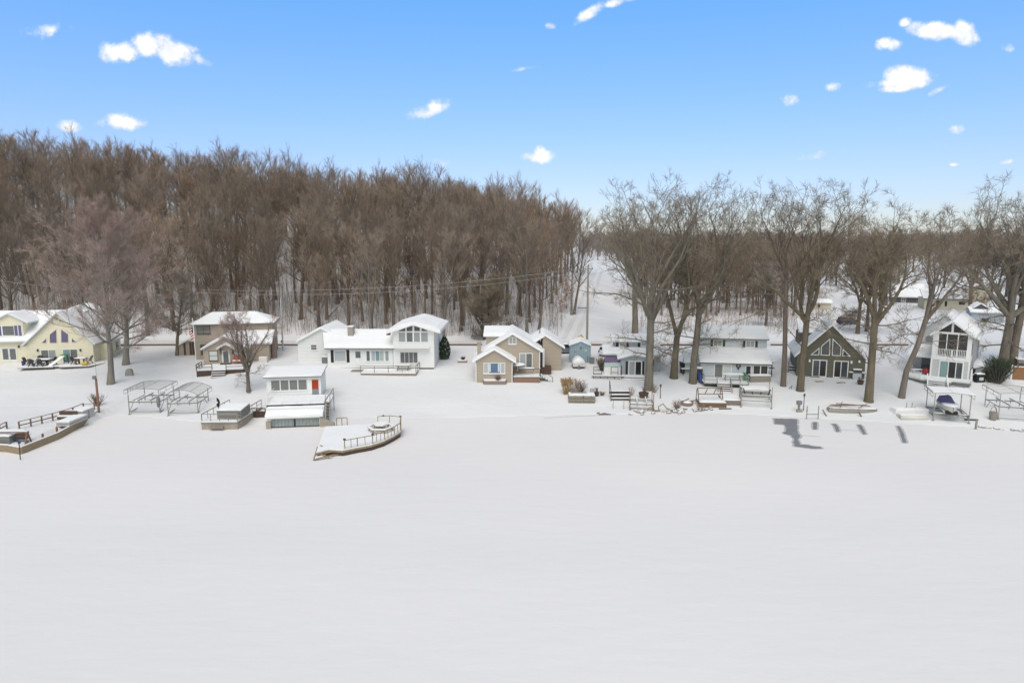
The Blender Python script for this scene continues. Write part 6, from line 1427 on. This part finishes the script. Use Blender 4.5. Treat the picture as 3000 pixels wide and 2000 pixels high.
F = Frame(c6, 320, 1355, yaw=-4); dock_stack(F, "rusty metal ladder frame stack left of the snowy dock pile", 3.6, 2.6, 2, m="rust", th=.3); t = empty("boat_hoist", F.O+Vector((.1,.6,0)), "old rusty hoist frame leaning above the ladder frame stack", "hoist"); mb = MB()
for x in (0,3.3): mb.bar((x,0,0),(x-.15,.5,2.6),.1).bar((x,1.8,0),(x,1.4,2.2),.09)
mb.bar((-.1,.3,1.7),(3.3,.3,1.7),.1).bar((-.1,.5,2.5),(3.2,.5,2.5),.09).bar((.8,.3,1.7),(1.4,1.2,2.2),.09).bar((2.0,.3,1.7),(2.6,1.2,2.2),.09).build("frame", M["rust"], t)
F = Frame(c6, 622, 1322, yaw=-8); dock_stack(F, "neat low pile of dock sections with thick snow, middle of shore", 2.6, 3.6, 3, m="greywood", th=.18)
F = Frame(c6, 895, 1205, yaw=-10); dock_stack(F, "grey dock section pile behind the tall padded lift", 3.6, 2.6, 3, m="galv", th=.28)
F = Frame(c6, 670, 1378); t = thing("plank", F, "single brown plank lying in front of the snowy dock pile", "plank"); MB().box(-.85,.85,0,.25,0,.12).build("plank", M["brownpaint"], t)
F = Frame(c6, 148, 1310); t = thing("fire_pit", F, "round rusty fire pit filled with snow and sticks", "fire pit"); MB().lathe([(.85,-.1),(.9,.35),(.8,.36),(.75,.1)],0,0,14).build("ring", M["brick"], t); MB().bar((-.6,0,.3),(1.6,.4,.5),.12).bar((-.7,-.2,.4),(.4,.5,.7),.1).build("stick", M["bark"], t); MB().lathe([(.78,.2),(.5,.42),(.1,.5)],0,0,12).build("snow_layer", M["snow"], t)
# green chalet things
F = Frame(c7, 925, 792, yaw=-14); t = thing("grill", F, "wide snow covered barbecue with side shelves by green chalet", "grill"); MB().box(-.6,.55,0,.8,-.1,.95).build("cabinet", M["fascia"], t); MB().box(-1.15,1.15,-.02,.82,.955,1.08).build("shelf", M["medgrey"], t); MB().prismx([(0,1.085),(.8,1.085),(.75,1.4),(.4,1.55),(.1,1.4)],-.6,.6).build("lid", M["charcoal"], t); MB().snow([(-1.15,0,1.08),(1.15,0,1.08),(1.15,.8,1.08),(-1.15,.8,1.08)],.1).box(-.58,.58,.1,.75,1.45,1.62).build("snow_layer", M["snow"], t)
pot(G(*c7(957,836)), "squat brown pot before the wide barbecue", .5, .55, 41)
for x, y, lb in ((546,812,"left"),(762,824,"right")): p = G(*c7(x,y)); t = empty("paving_stone", p, "flat grey paving stone below the %s glass door of the chalet" % lb, "stone"); MB().box(-.6,.6,-.2,.25,-.05,.1).build("stone", M["concrete"], t)
F = Frame(c7, 340, 1112); t = thing("pedestal", F, "short grey utility pedestal near the chalet lamp post", "pedestal"); MB().box(-.12,.12,-.1,.1,-.1,1.0).build("post", M["greywood"], t); MB().box(-.3,.32,-.2,.2,1.0,1.5).build("box", M["medgrey"], t); MB().box(-.25,.45,-.25,.25,-.05,.25).build("base", M["concrete"], t)
F = Frame(c7, 418, 1185); t = thing("mooring_rack", F, "bare H shaped mooring frame at the ice edge", "mooring frame"); b = F.lev(c7,542,1190,0); MB().bar((0,0,-.2),(0,0,1.75),.09).bar((b.x,0,-.2),(b.x,0,1.75),.09).bar((0,0,.65),(b.x,0,.65),.09).bar((0,0,1.0),(0,.01,1.3),.12).build("frame", M["galv"], t)
F = Frame(c7, 650, 1128, yaw=-8); t = thing("boat", F, "overturned grey rowboat loaded with poles on the shore", "boat"); mb = MB()
for i in range(9):
    f = i/8; w_ = .85*math.sin(math.pi*min(1,f*.8+.2))**.7; mb.v += [(6.2*f,-w_,0),(6.2*f,-w_*.95,.35),(6.2*f,-w_*.5,.62),(6.2*f,w_*.5,.62),(6.2*f,w_*.95,.35),(6.2*f,w_,0)]
for i in range(8):
    for j in range(5): k = i*6+j; mb.f.append((k,k+1,k+7,k+6))
mb.f.append((5,4,3,2,1,0)); mb.f.append(tuple(48+j for j in range(6))); mb.v = [(x,y+.9,z) for x,y,z in mb.v]; mb.build("hull", M["galv"], t); MB().snow([(.2,.5,.62),(5.9,.5,.62),(5.9,1.35,.62),(.2,1.35,.62)],.12).build("snow_layer", M["snow"], t)
MB().bar((-.1,.3,.95),(4.6,1.2,1.0),.1).bar((.9,.6,1.25),(5.3,.9,.95),.1).bar((.4,1.3,.9),(3.2,.2,1.15),.1).bar((3.6,.2,.85),(5.0,1.2,1.15),.08).bar((1.3,.1,.9),(1.9,1.3,1.35),.08).build("pole_bundle", M["rust"], t)
F = Frame(c7, 262, 885); t = thing("garden_tool", F, "small blue handled tool left in the snow", "tool"); MB().bar((-.3,0,.1),(.1,0,.45),.07).bar((.1,0,.0),(.15,0,.6),.05).build("handle", M["blueplastic"], t)
F = Frame(c7, 620, 1155); t = thing("shore_board", F, "short tilted board left of the overturned rowboat", "board"); MB().bar((0,0,0),(-.1,1.0,.6),.12).build("board", M["greywood"], t)
F = Frame(c7, 975, 1162); t = thing("shore_board", F, "dark tilted board right of the overturned rowboat", "board"); MB().bar((0,0,-.1),(-.35,.4,.6),.14).build("board", M["rust"], t)
# narrow house things
p = on(FK, c8, 395, 900, .6, .2); t = empty("grill", p, "dark red kettle grill on the narrow grey house porch", "grill"); mb = MB().lathe([(.1,.55),(.4,.65),(.5,.9),(.42,1.2),(.15,1.36),(.03,1.38)],0,0,16); mb.build("bowl", M["redplastic"], t, True); MB().bar((-.3,0,0),(0,0,.6),.05).bar((.3,.1,0),(0,0,.6),.05).bar((0,-.3,0),(0,0,.6),.05).build("leg_frame", M["black"], t)
table(on(FK, c8, 318, 870, 1.6, .2), "black porch table with snow left of the red grill", 1.7, .9, .85, "charcoal")
F = Frame(c8, 900, 890, yaw=-26, P=G(*c8(905,900))); q = F.q; t = thing("shed", F, "little grey shed with snowy gable roof beside the narrow house", "shed"); P = q(c8,900,818,-.2); Lf = q(c8,822,838,-.2); Rt = q(c8,990,850,-.2)
gable(t, P, Lf, Rt, q(c8,835,880,0)[0], q(c8,965,880,0)[0], 0, 2.6, -.4, "grey", of=.2, ob=.2, h=.16, th=.1, seed=44, fm="trim")
F = Frame(c8, 885, 968); t = thing("generator", F, "black wheeled snow blower with snow on top by the little shed", "machine"); MB().prismx([(0,.2),(.9,.2),(1.0,.9),(.4,1.3),(0,1.0)],-.6,.6).build("body", M["black"], t); MB().box(-.3,.3,-.06,-.003,.35,.8).build("panel", M["fascia"], t); MB().snow([(-.6,.1,1.2),(.6,.1,1.2),(.6,.8,1.2),(-.6,.8,1.2)],.25).build("snow_layer", M["snow"], t)
for x in (-.62,.62): w__ = MB().lathe([(.26,-.08),(.3,0),(.26,.08)],0,0,12); w__.v=[(x+z,.4+y,.28+X) for X,y,z in w__.v]; w__.build("wheel", M["rubber"], t)
s6 = shrub(81, 4.0, 3.2, 110, .034, 12); o = empty("yew_bush", G(*c8(1035,972)), "spreading dark yew bush between little shed and oak trunks", "evergreen"); s6.wood.build("stem", M["bark"], o); s6.tw.build("crown", M["pinegreen"], o)
s7 = shrub(82, 2.2, 2.0, 60, .03, 10); o = empty("yew_bush", G(*c8(965,962)), "lower dark yew beside the black snow blower", "evergreen"); s7.wood.build("stem", M["bark"], o); s7.tw.build("crown", M["pinegreen"], o)
F = Frame(c8, 1150, 940, yaw=-14); t = thing("fence", F, "warm brown horizontal board fence at right photo edge", "fence"); MB().box(.1,6,0,.1,.1,1.9).build("board_panel", mat("warm_boards", (.27,.14,.07), .7, .25, 3, lap=.3), t); MB().box(-.1,.09,-.05,.15,-.3,2.2).build("post", M["trim"], t); MB().box(.1,6,-.02,.12,1.902,2.02).build("snow_layer", M["snow"], t)
F = Frame(c8, 990, 1293); t = thing("basket", F, "dark wicker basket with a hoop handle near the far lift", "basket"); MB().lathe([(.38,-.1),(.46,1.0),(.42,1.02)],0,0,12).build("basket", M["greywood"], t); MB().tube([(-.42,0,1.0),(-.3,0,1.5),(0,0,1.7),(.3,0,1.5),(.42,0,1.0)],.04,6).build("handle", M["oldwood"], t)
F = Frame(c8, 790, 1296); t = thing("plank", F, "dark plank on snow right of the purple boat's lift", "plank"); MB().bar((-.7,0,.08),(.8,-.3,.12),.22,.12).build("plank", M["charcoal"], t)
F = Frame(c8, 838, 1378); t = thing("shore_board", F, "upright dark stake at the end of the shore stones", "stake"); MB().bar((0,0,-.1),(.05,0,1.2),.18).build("stake", M["stone"], t)
r_ = random.Random(77)
def rocks(seg, n, label, group, s=(.15,.42), jit=.35):
    proto = None
    for i in range(n):
        f = r_.random(); a = unp(*seg[0]); b = unp(*seg[1]); p = a.lerp(b, f)+Vector((r_.gauss(0,jit),r_.gauss(0,jit),0)); p.z = max(zs(p.x,p.y),0)
        if proto is None:
            mb = MB(); rr = random.Random(3)
            mb.lathe([(.5,-.3),(1.0,.0),(.85,.45),(.35,.7)],0,0,7); mb.v = [(x*rr.uniform(.8,1.2),y*rr.uniform(.7,1.2),z*rr.uniform(.8,1.2)) for x,y,z in mb.v]
            o = mb.build("shore_rock", M["stone"]); tag(o, label, "rock", group); proto = o
            sn = MB().lathe([(.7,.55),(.5,.78),(.1,.85)],0,0,7).build("snow_layer", M["snow"], o)
            o.location = p; o.scale = (s[1],)*3
        else: s_ = r_.uniform(*s); copy_thing(proto, p, r_.uniform(0,6.28), (s_*r_.uniform(.8,1.5), s_, s_*.8))
rocks((c8(850,1360), c8(1262,1398)), 26, "dark stone in the snowy row along the far right shore", "stones of the far right shore row", (.10,.28), .18)
rocks((c5(1050,1430), c5(1640,1405)), 34, "snow capped rock on the shore below the big oak", "rocks of the middle shore", (.15,.42), .6)
rocks((c6(90,1415), c6(480,1395)), 16, "dark shore rock in front of the fire pit", "rocks before the fire pit", (.12,.32), .5)
F = Frame(c5, 600, 1455); t = thing("log", F, "dark driftwood log poking from the shoreline crack", "log"); MB().tube([(-.7,0,.05),(0,.1,.15),(.9,.0,.1)],[.1,.14,.06],7,True).tube([(-.9,.5,.1),(-.5,.6,.2)],[.1,.05],6,True).build("log", M["bark"], t)
F = Frame(c5, 1420, 1410); t = thing("driftwood", F, "looped driftwood branches on the shore right of open lift", "driftwood"); MB().tube([(-.7,0,0),(-.9,0,.7),(-.3,0,1.1),(.2,.1,.5),(.9,-.1,.2),(1.2,0,0)],.08,6).tube([(-2.4,.2,0),(-2.0,.2,.6),(-1.5,.2,.4),(-1.3,.2,0)],.07,6).build("branch", M["oldwood"], t)
for k, (c_, x, y, lb) in enumerate([(c5,1270,1150,"beside the big oak's foot"),(c5,1585,1370,"at the rocky shore"),(c6,20,1370,"left of the fire pit"),(c5,960,1190,"behind the low rusty lift"),(c6,330,1400,"before the rusty ladder stack")]):
    sx = shrub(60+k, 1.5, 1.8, 26, .010, 5); o = empty("shrub", G(*c_(x,y)), "thin leafless twiggy weeds "+lb, "weeds"); sx.wood.build("stem", M["brush"], o); sx.tw.build("twigs", M["brush"], o)
for x, y, lb in ((720,1370,"left"),(865,1375,"right")): p = G(*c5(x,y)); t = empty("stake", p, "thin metal stake on the shore, %s of two" % lb, "stake"); MB().bar((0,0,-.2),(0,0,1.15),.06).bar((-.15,0,.5),(0,0,.5),.07).build("stake", M["galv"], t)
# ================================================================== single big trees
def tree_h(base, vtop): p = G(*base); return p, at_depth(base[0], vtop, p.y).z-p.z
def put(T, base, label, bark, twig, sink=0): p = G(*base); return tree_thing(T, "bare_tree", p, label, M[bark], M[twig])
b = c1(975,828); p, h = tree_h(b, 640); put(maple(1, h, .46, .24, 30, .42, (9,8,7), .0115, .85), b, "broad mauve grey maple right of the yellow house, fine dense twigs", "bark_b", "twig_red")
b = c1(1110,656); p, h = tree_h(b, 720); put(maple(2, h, .50, .26, 22, .36, (8,7,7), .0115, .85), b, "second broad mauve maple just behind the front one", "bark_b", "twig_red")
b = c2(742,630); p, h = tree_h(b, 800); put(maple(3, h, .34, .3, 20, .3, (8,7,6), .012, .7), b, "slim bare tree standing in front of the tan shed", "bark_b", "twig_b")
b = c2(1562,1047); p, h = tree_h(b, 868); put(big_oak(4, h, .27, .20, 6, 0, .85, (4,4,4), .009, 3, .6, narrow=True, wob=.08), b, "small upright maple before the tan house with red bench", "bark_oak", "twig_red")
b = c4(535,492); p, h = tree_h(b, 770); put(big_oak(5, h, .5, .05, 8, 0, 1.25, (7,6,5), .012, 3, .8, wob=.12), b, "wide many stemmed tree behind the tan cottage", "bark_oak", "twig_oak")
b = c4(1063,440); p, h = tree_h(b, 640); put(forest_tree(6, h, .36, 14, .4, .26, (9,8), .015, 1.2), b, "single trunk with snowy side limb behind the cottage ridge", "bark_b", "twig_b")
b = c4(1633,185); p, h = tree_h(b, 660); put(forest_tree(7, h, .30, 14, .4, .26, (9,8), .015, 1.2), b, "lone tree at the left edge of the snowy lane", "bark_b", "twig_b")
b = c10(1570,1335); p = G(*b); sx = shrub(71, 3.2, 5.5, 70, .03, 8); o = empty("brush_pile", p, "snowy tangled brush pile at the wood's edge behind the cottage", "brush pile"); sx.wood.build("stem", M["bark"], o); sx.tw.build("twigs", M["trim"], o)
b = c5(1200,1108); p, h = tree_h(b, 535); put(big_oak(10, h*1.08, .58, .33, 6, 0, 1.25, (5,4,4), .013, 5, .75), b, "huge forked oak directly before the blue grey house", "bark_oak", "twig_oak")
b = c5(1540,955); p, h = tree_h(b, 555); put(big_oak(11, h*1.13, .52, .20, 4, .04, 1.2, (5,4,4), .013, 4, .75), b, "tall low forking oak right of the huge oak", "bark_oak", "twig_oak")
b = c6(228,1022); p, h = tree_h(b, 560); put(big_oak(12, h*1.13, .50, .36, 5, .05, 1.25, (5,4,4), .013, 6, .75), b, "leaning oak at the left of the pale blue house", "bark_oak", "twig_oak")
b = c5(1015,378); p, h = tree_h(b, 600); put(big_oak(13, h*1.13, .60, .35, 5, -.03, 1.15, (5,5,4), .015, 5, .8), b, "thick trunked oak across the road behind the blue grey house", "bark_b", "twig_b")
b = c6(1450,1062); p, h = tree_h(b, 600); put(big_oak(14, h*1.05, .34, .60, 4, -.03, 1.2, (5,5,4), .012, 1, .75), b, "slender tall bare trunk right of the pale blue house", "bark", "twig_oak")
b = c7(355,900); p, h = tree_h(b, 575); put(big_oak(15, h*1.13, .46, .36, 5, .03, 1.25, (5,4,4), .013, 4, .75), b, "oak with mossy trunk at the left corner of the green chalet", "bark_oak", "twig_oak")
b = c7(1038,1008); p, h = tree_h(b, 620); put(big_oak(16, h*1.13, .50, .40, 5, .0, .95, (5,4,4), .013, 9, .8), b, "oak with drooping lower twigs at the chalet's right corner", "bark_oak", "twig_oak")
b = c8(185,1098); p, h = tree_h(b, 600); put(big_oak(17, h*1.06, .38, .40, 4, .22, 1.1, (5,4,4), .013, 5, .75), b, "right leaning dark oak left of the narrow grey house", "bark", "twig_oak")
b = c8(1075,850); p, h = tree_h(b, 515); put(big_oak(18, h*1.03, .68, .30, 6, .05, 1.3, (5,5,4), .013, 5, .8), b, "largest pale barked oak right of the narrow grey house", "bark_oak", "twig_oak")
b = c8(1155,835); p, h = tree_h(b, 530); put(big_oak(19, h*1.0, .62, .40, 5, .06, 1.0, (5,4,4), .013, 3, .8), b, "darker twin trunk just behind the largest pale oak", "bark", "twig_oak")
# pale stems at the wood's edge
b = c10(150,1270); p, h = tree_h(b, 585); put(big_oak(20, h*1.05, .34, .30, 6, .02, .85, (7,6), .014, 1, 1.1, narrow=True, wob=.08), b, "pale stemmed upright tree at wood edge behind the white house", "bark_pale", "twig_b")
b = c10(490,1340); p, h = tree_h(b, 620); put(big_oak(21, h*1.05, .36, .30, 5, .1, .8, (7,6), .014, 1, 1.1, narrow=True, wob=.08), b, "leaning pale barked tree behind the white house roof", "bark_pale", "twig_b")
b = c10(2040,1230); p, h = tree_h(b, 640); put(forest_tree(22, h, .34, 14, .35, .26, (9,8), .015, 1.2), b, "last tree of the wood standing on the lane bank", "bark", "twig")
# rust leaved young beeches
def beech(seed, h):
    T = Tree(seed); r_ = T.r; lf = MB(); pts, d = path(r_, (0,0,-.2), Vector((0,0,1)), h, 5, .05, .1); T.wood.tube(pts, [.07*(1-.8*i/5) for i in range(6)], 5)
    for i in range(26):
        q_, t_ = along(pts, .15+.8*i/26); az = r_.uniform(0,6.28); dv = Vector((math.cos(az),math.sin(az),.25)); L_ = h*.3*r_.uniform(.5,1.1); T.twig(q_, dv, L_, .015)
        for k in range(26):
            c_ = q_+dv*L_*r_.uniform(.2,1)+Vector((r_.gauss(0,.2),r_.gauss(0,.2),r_.gauss(0,.12))); a = Vector((r_.gauss(0,1),r_.gauss(0,1),r_.gauss(0,.5))).normalized()*.10; b_ = a.orthogonal().normalized()*.06; n = len(lf.v)
            lf.v += [tuple(c_-a),tuple(c_+b_),tuple(c_+a),tuple(c_-b_)]; lf.f.append((n,n+1,n+2,n+3))
    return T, lf
T, lf = beech(5, 5.5); first_b = None; r_ = random.Random(9)
for (u, v) in [(1050,915),(1062,880),(640,905),(655,870),(590,880),(1295,905),(1310,885),(1660,905),(1672,880),(1645,915),(700,890),(1185,900),(930,890),(1660,860)]:
    p = G(u, v)
    if first_b is None:
        first_b = empty("beech_sapling", p, "young beech holding rust coloured leaves inside the wood", "sapling", "rust leaved young beeches"); T.wood.build("trunk", M["bark_b"], first_b); T.tw.build("twigs", M["twig"], first_b); lf.build("crown", M["leaf_rust"], first_b)
    else: copy_thing(first_b, p, r_.uniform(0,6.28), r_.uniform(.7,1.3))
# ================================================================== trees of the flat land at right
vo = [big_oak(50+i, 22, .42, .32, 5, .03*(i-1), 1.15, (6,6,5), .018, 5, .9) for i in range(4)]
spots2 = [c12(1630,1330)+(1.1,),c12(1400,1140)+(.8,),c12(1000,1080)+(1.15,),c12(890,1250)+(.95,),c12(640,1500)+(.9,),c12(720,1480)+(.85,),c12(290,1000)+(1,),c12(450,1080)+(.9,),c12(1000,800)+(1,),c12(1820,1180)+(.8,),c12(1560,1050)+(.7,),c12(1260,900)+(.9,),c12(1900,860)+(.9,),c12(2100,1230)+(.7,),
   c11(500,1180)+(.8,),c11(700,1230)+(.85,),c11(940,1300)+(.7,),c11(1290,1290)+(.7,),c11(1380,1180)+(.85,),c11(1520,1300)+(.75,),c11(1640,1430)+(.7,),c11(1700,1250)+(.9,),c11(1960,1250)+(.85,),c11(2050,1120)+(.9,),c11(1240,1080)+(.9,),c11(1080,1120)+(.9,),c11(1460,1060)+(1,),c11(1800,1080)+(1,),c11(860,1060)+(1,)]
r_ = random.Random(17)
for k in range(22):
    Y = r_.uniform(200, 420); th = r_.uniform(.40, .86); w_ = Vector((th*Y, Y, 0)); spots2.append((None, w_, r_.uniform(.75, 1.1)))
fo = [None]*4
for i, s_ in enumerate(spots2):
    p = G(s_[0], s_[1]) if s_[0] is not None else Vector((s_[1].x, s_[1].y, zs(s_[1].x, s_[1].y))); k = i % 4; lb = "bare spreading tree scattered over the snowy flat land behind the right hand houses"
    if fo[k] is None: fo[k] = tree_thing(vo[k], "bare_tree", p, lb, M["bark"], M["twig_b"], r_.uniform(0,6.28), s_[2], "tree", "bare trees on the flat land"); 
    else: copy_thing(fo[k], p, r_.uniform(0,6.28), s_[2])
# a wood right of the lane and the far belt
items = []; r_ = random.Random(23)
for k in range(210):
    Y = r_.uniform(172, 310); th = r_.uniform(.19, .43)+.05*(Y-172)/138*r_.random(); items.append((th*Y, Y, zs(th*Y, Y), r_.randrange(4), r_.uniform(0,6.28), r_.uniform(.6,.82)))
mass("woods", items, lite, M["bark"], M["twig_b"], "low brown wood right of the lane behind the oaks")
far = [forest_tree(400+i, 24, .5, 12, .12, .30, (5,3), .10, 2.2) for i in range(3)]
items = []
for k in range(480):
    Y = r_.uniform(560, 900); th = r_.uniform(.10, 1.0); items.append((th*Y, Y, zs(th*Y, Y), r_.randrange(3), r_.uniform(0,6.28), r_.uniform(.75,1.1)))
mass("woods", items, far, M["twig_far"], M["twig_far"], "far belt of woods along the horizon beyond the fields")
def flat_area(r_):
    Y = 140+90*r_.random(); th = r_.uniform(.18, .46)
    return th*Y, Y
undergrowth("undergrowth", flat_area, 1900, (.8, 6), M["brush"], "brown brush on the snowy land between lane and far houses", 15)
def field_area(r_):
    Y = 170+330*r_.random(); return r_.uniform(.5,.95)*Y, Y
undergrowth("undergrowth", field_area, 1200, (.3, 1.2), M["brush"], "sparse stubble poking from the snowy fields at right", 16, .03)
# ================================================================== far houses at right
F = Frame(c8, 600, 320, yaw=-22); q = F.q; t = thing("house", F, "far cream ranch house with long low wing beyond the narrow house", "house")
P = q(c8,880,105,0); Rt = q(c8,962,145,0); Lf = (P[0]-(Rt[0]-P[0])*1.5, Rt[1]+.1)
gable(t, P, Lf, Rt, q(c8,812,250,.3)[0]-1.5, q(c8,948,250,.3)[0], .5, 14, -.6, "beige", h=.2, seed=51, fm="fasciadark")
a = q(c8,375,222,-3); b = q(c8,640,235,-3); c_ = q(c8,760,200,0)
MB().box(a[0]+.5, q(c8,812,250,.5)[0], -2.5, 8, -.6, a[1]-.2).build("wall", M["beige"], t); slopes(t, [[(a[0],-3,a[1]),(q(c8,790,200,0)[0],-3,a[1]+.1),(q(c8,790,200,0)[0],4,a[1]+2.4),(a[0],4,a[1]+2.3)]], "fasciadark", .2, .2, 52)
for x0,y0,x1,y1 in ((490,245,535,288),(565,248,588,292),(690,252,745,278)): window(t, F, c8, x0,y0,x1,y1, -2.5, 2, 1, "glassdark", "shutter", .12, sill=False)
window(t, F, c8, 835,248,880,285, .5, 2, 1, "glassgrey", "shutter", .12, sill=False)
F = Frame(c8, 240, 262, yaw=-24); q = F.q; t = thing("house", F, "far dark slate house with broad snowy roof", "house"); a = q(c8,90,205,-.5); b = q(c8,400,200,-.5); r0 = q(c8,250,95,6)[1]
ridge_x(t, a[0], b[0], -.5, a[1], 6, r0, 12, a[1], a[0]+.5, b[0]-.5, 0, 11, -.6, "darkhouse", h=.2, seed=53, fm="trim"); window(t, F, c8, 180,215,225,250, 0, 2, 1, "glassgrey")
F = Frame(c8, 890, 432, yaw=-24); q = F.q; t = thing("garage", F, "far blue grey garage with small open gable porch", "garage"); a = q(c8,792,342,-.4); b = q(c8,985,345,-.4)
ridge_x(t, a[0], b[0]+3, -.4, a[1], 3.5, q(c8,880,300,3.5)[1], 7.4, a[1], a[0]+.4, b[0]+2.5, 0, 7, -.6, "bluegrey", h=.2, seed=54); P = q(c8,890,268,1); Lf = q(c8,822,305,1); Rt = q(c8,960,312,1); gable(t, P, Lf, Rt, Lf[0]+.3, Rt[0]-.3, 1.4, 6, a[1], "darkhouse", of=.4, h=.2, th=.1, seed=55, wname="gable_wall", fm="trim"); window(t, F, c8, 888,400,955,436, 0, 1, 1, "glassdark", "brownpaint", .1, sill=False)
for (c_, x, y, wpx, m_, lb, sd) in [(c12,330,1290,150,"beige","far beige cottage seen through twigs behind the green chalet",61),(c7,318,420,36,"paleblue","small pale shed across the road left of the green chalet",62),(c12,560,1400,90,"darkhouse","dark low building across the road behind the green chalet's ridge",63)]:
    F = Frame(c_, x, y, yaw=-12); a = F.q(c_, x-wpx/2, y, 0)[0]; b = F.q(c_, x+wpx/2, y, 0)[0]; hh = min(3.0, (b-a)*.45); t = thing("cabin", F, lb, "building")
    ridge_x(t, a-.3, b+.3, -.4, hh, (b-a)*.35, hh+(b-a)*.2, (b-a)*.7+.4, hh, a, b, 0, (b-a)*.7, -.6, m_, h=.2, seed=sd); MB().box(a+.2*(b-a), a+.35*(b-a), -.05, .01, hh*.35, hh*.75).build("window", M["glassdark"], t)
car(G(*c8(1225,845)), "dark pickup parked behind the board fence at right edge", "charcoal", 65)
car(G(*c7(830,240)), "dark blue car across the road right of the chalet ridge", "navy", 10)

r_ = random.Random(31); o0 = None
for (u, v, lean_) in [(960,930,.8),(1010,900,.9),(1330,860,-.9),(1560,880,-1.0),(1640,870,.7),(560,900,-.8),(740,860,.9),(1150,870,1.1),(1240,830,-.7),(420,880,.8),(1480,840,.9),(860,850,-1.0)]:
    p = G(u, v); L_ = r_.uniform(5, 9)
    if o0 is None:
        mb = MB().tube([(0,0,-.1),(2.2,0,2.0),(4.6,.2,3.6),(6.8,.1,4.6)],[.16,.13,.09,.03],6); o0 = mb.build("leaning_trunk", M["bark_pale"]); sn = MB().tube([(.1,0,.25),(2.2,0,2.16),(4.6,.2,3.72),(6.6,.1,4.6)],[.05,.10,.08,.03],5); sn.build("snow_layer", M["snow"], o0)
        tag(o0, "fallen pale trunk leaning in the hillside wood with snow along it", "fallen tree", "leaning dead trunks in the wood"); o0.location = p; o0.rotation_euler = (0,0,r_.uniform(0,6))
    else: copy_thing(o0, p+Vector((0,0,r_.uniform(.5,5))), 0 if lean_ > 0 else math.pi, (abs(lean_),1,r_.uniform(.6,1.2)))
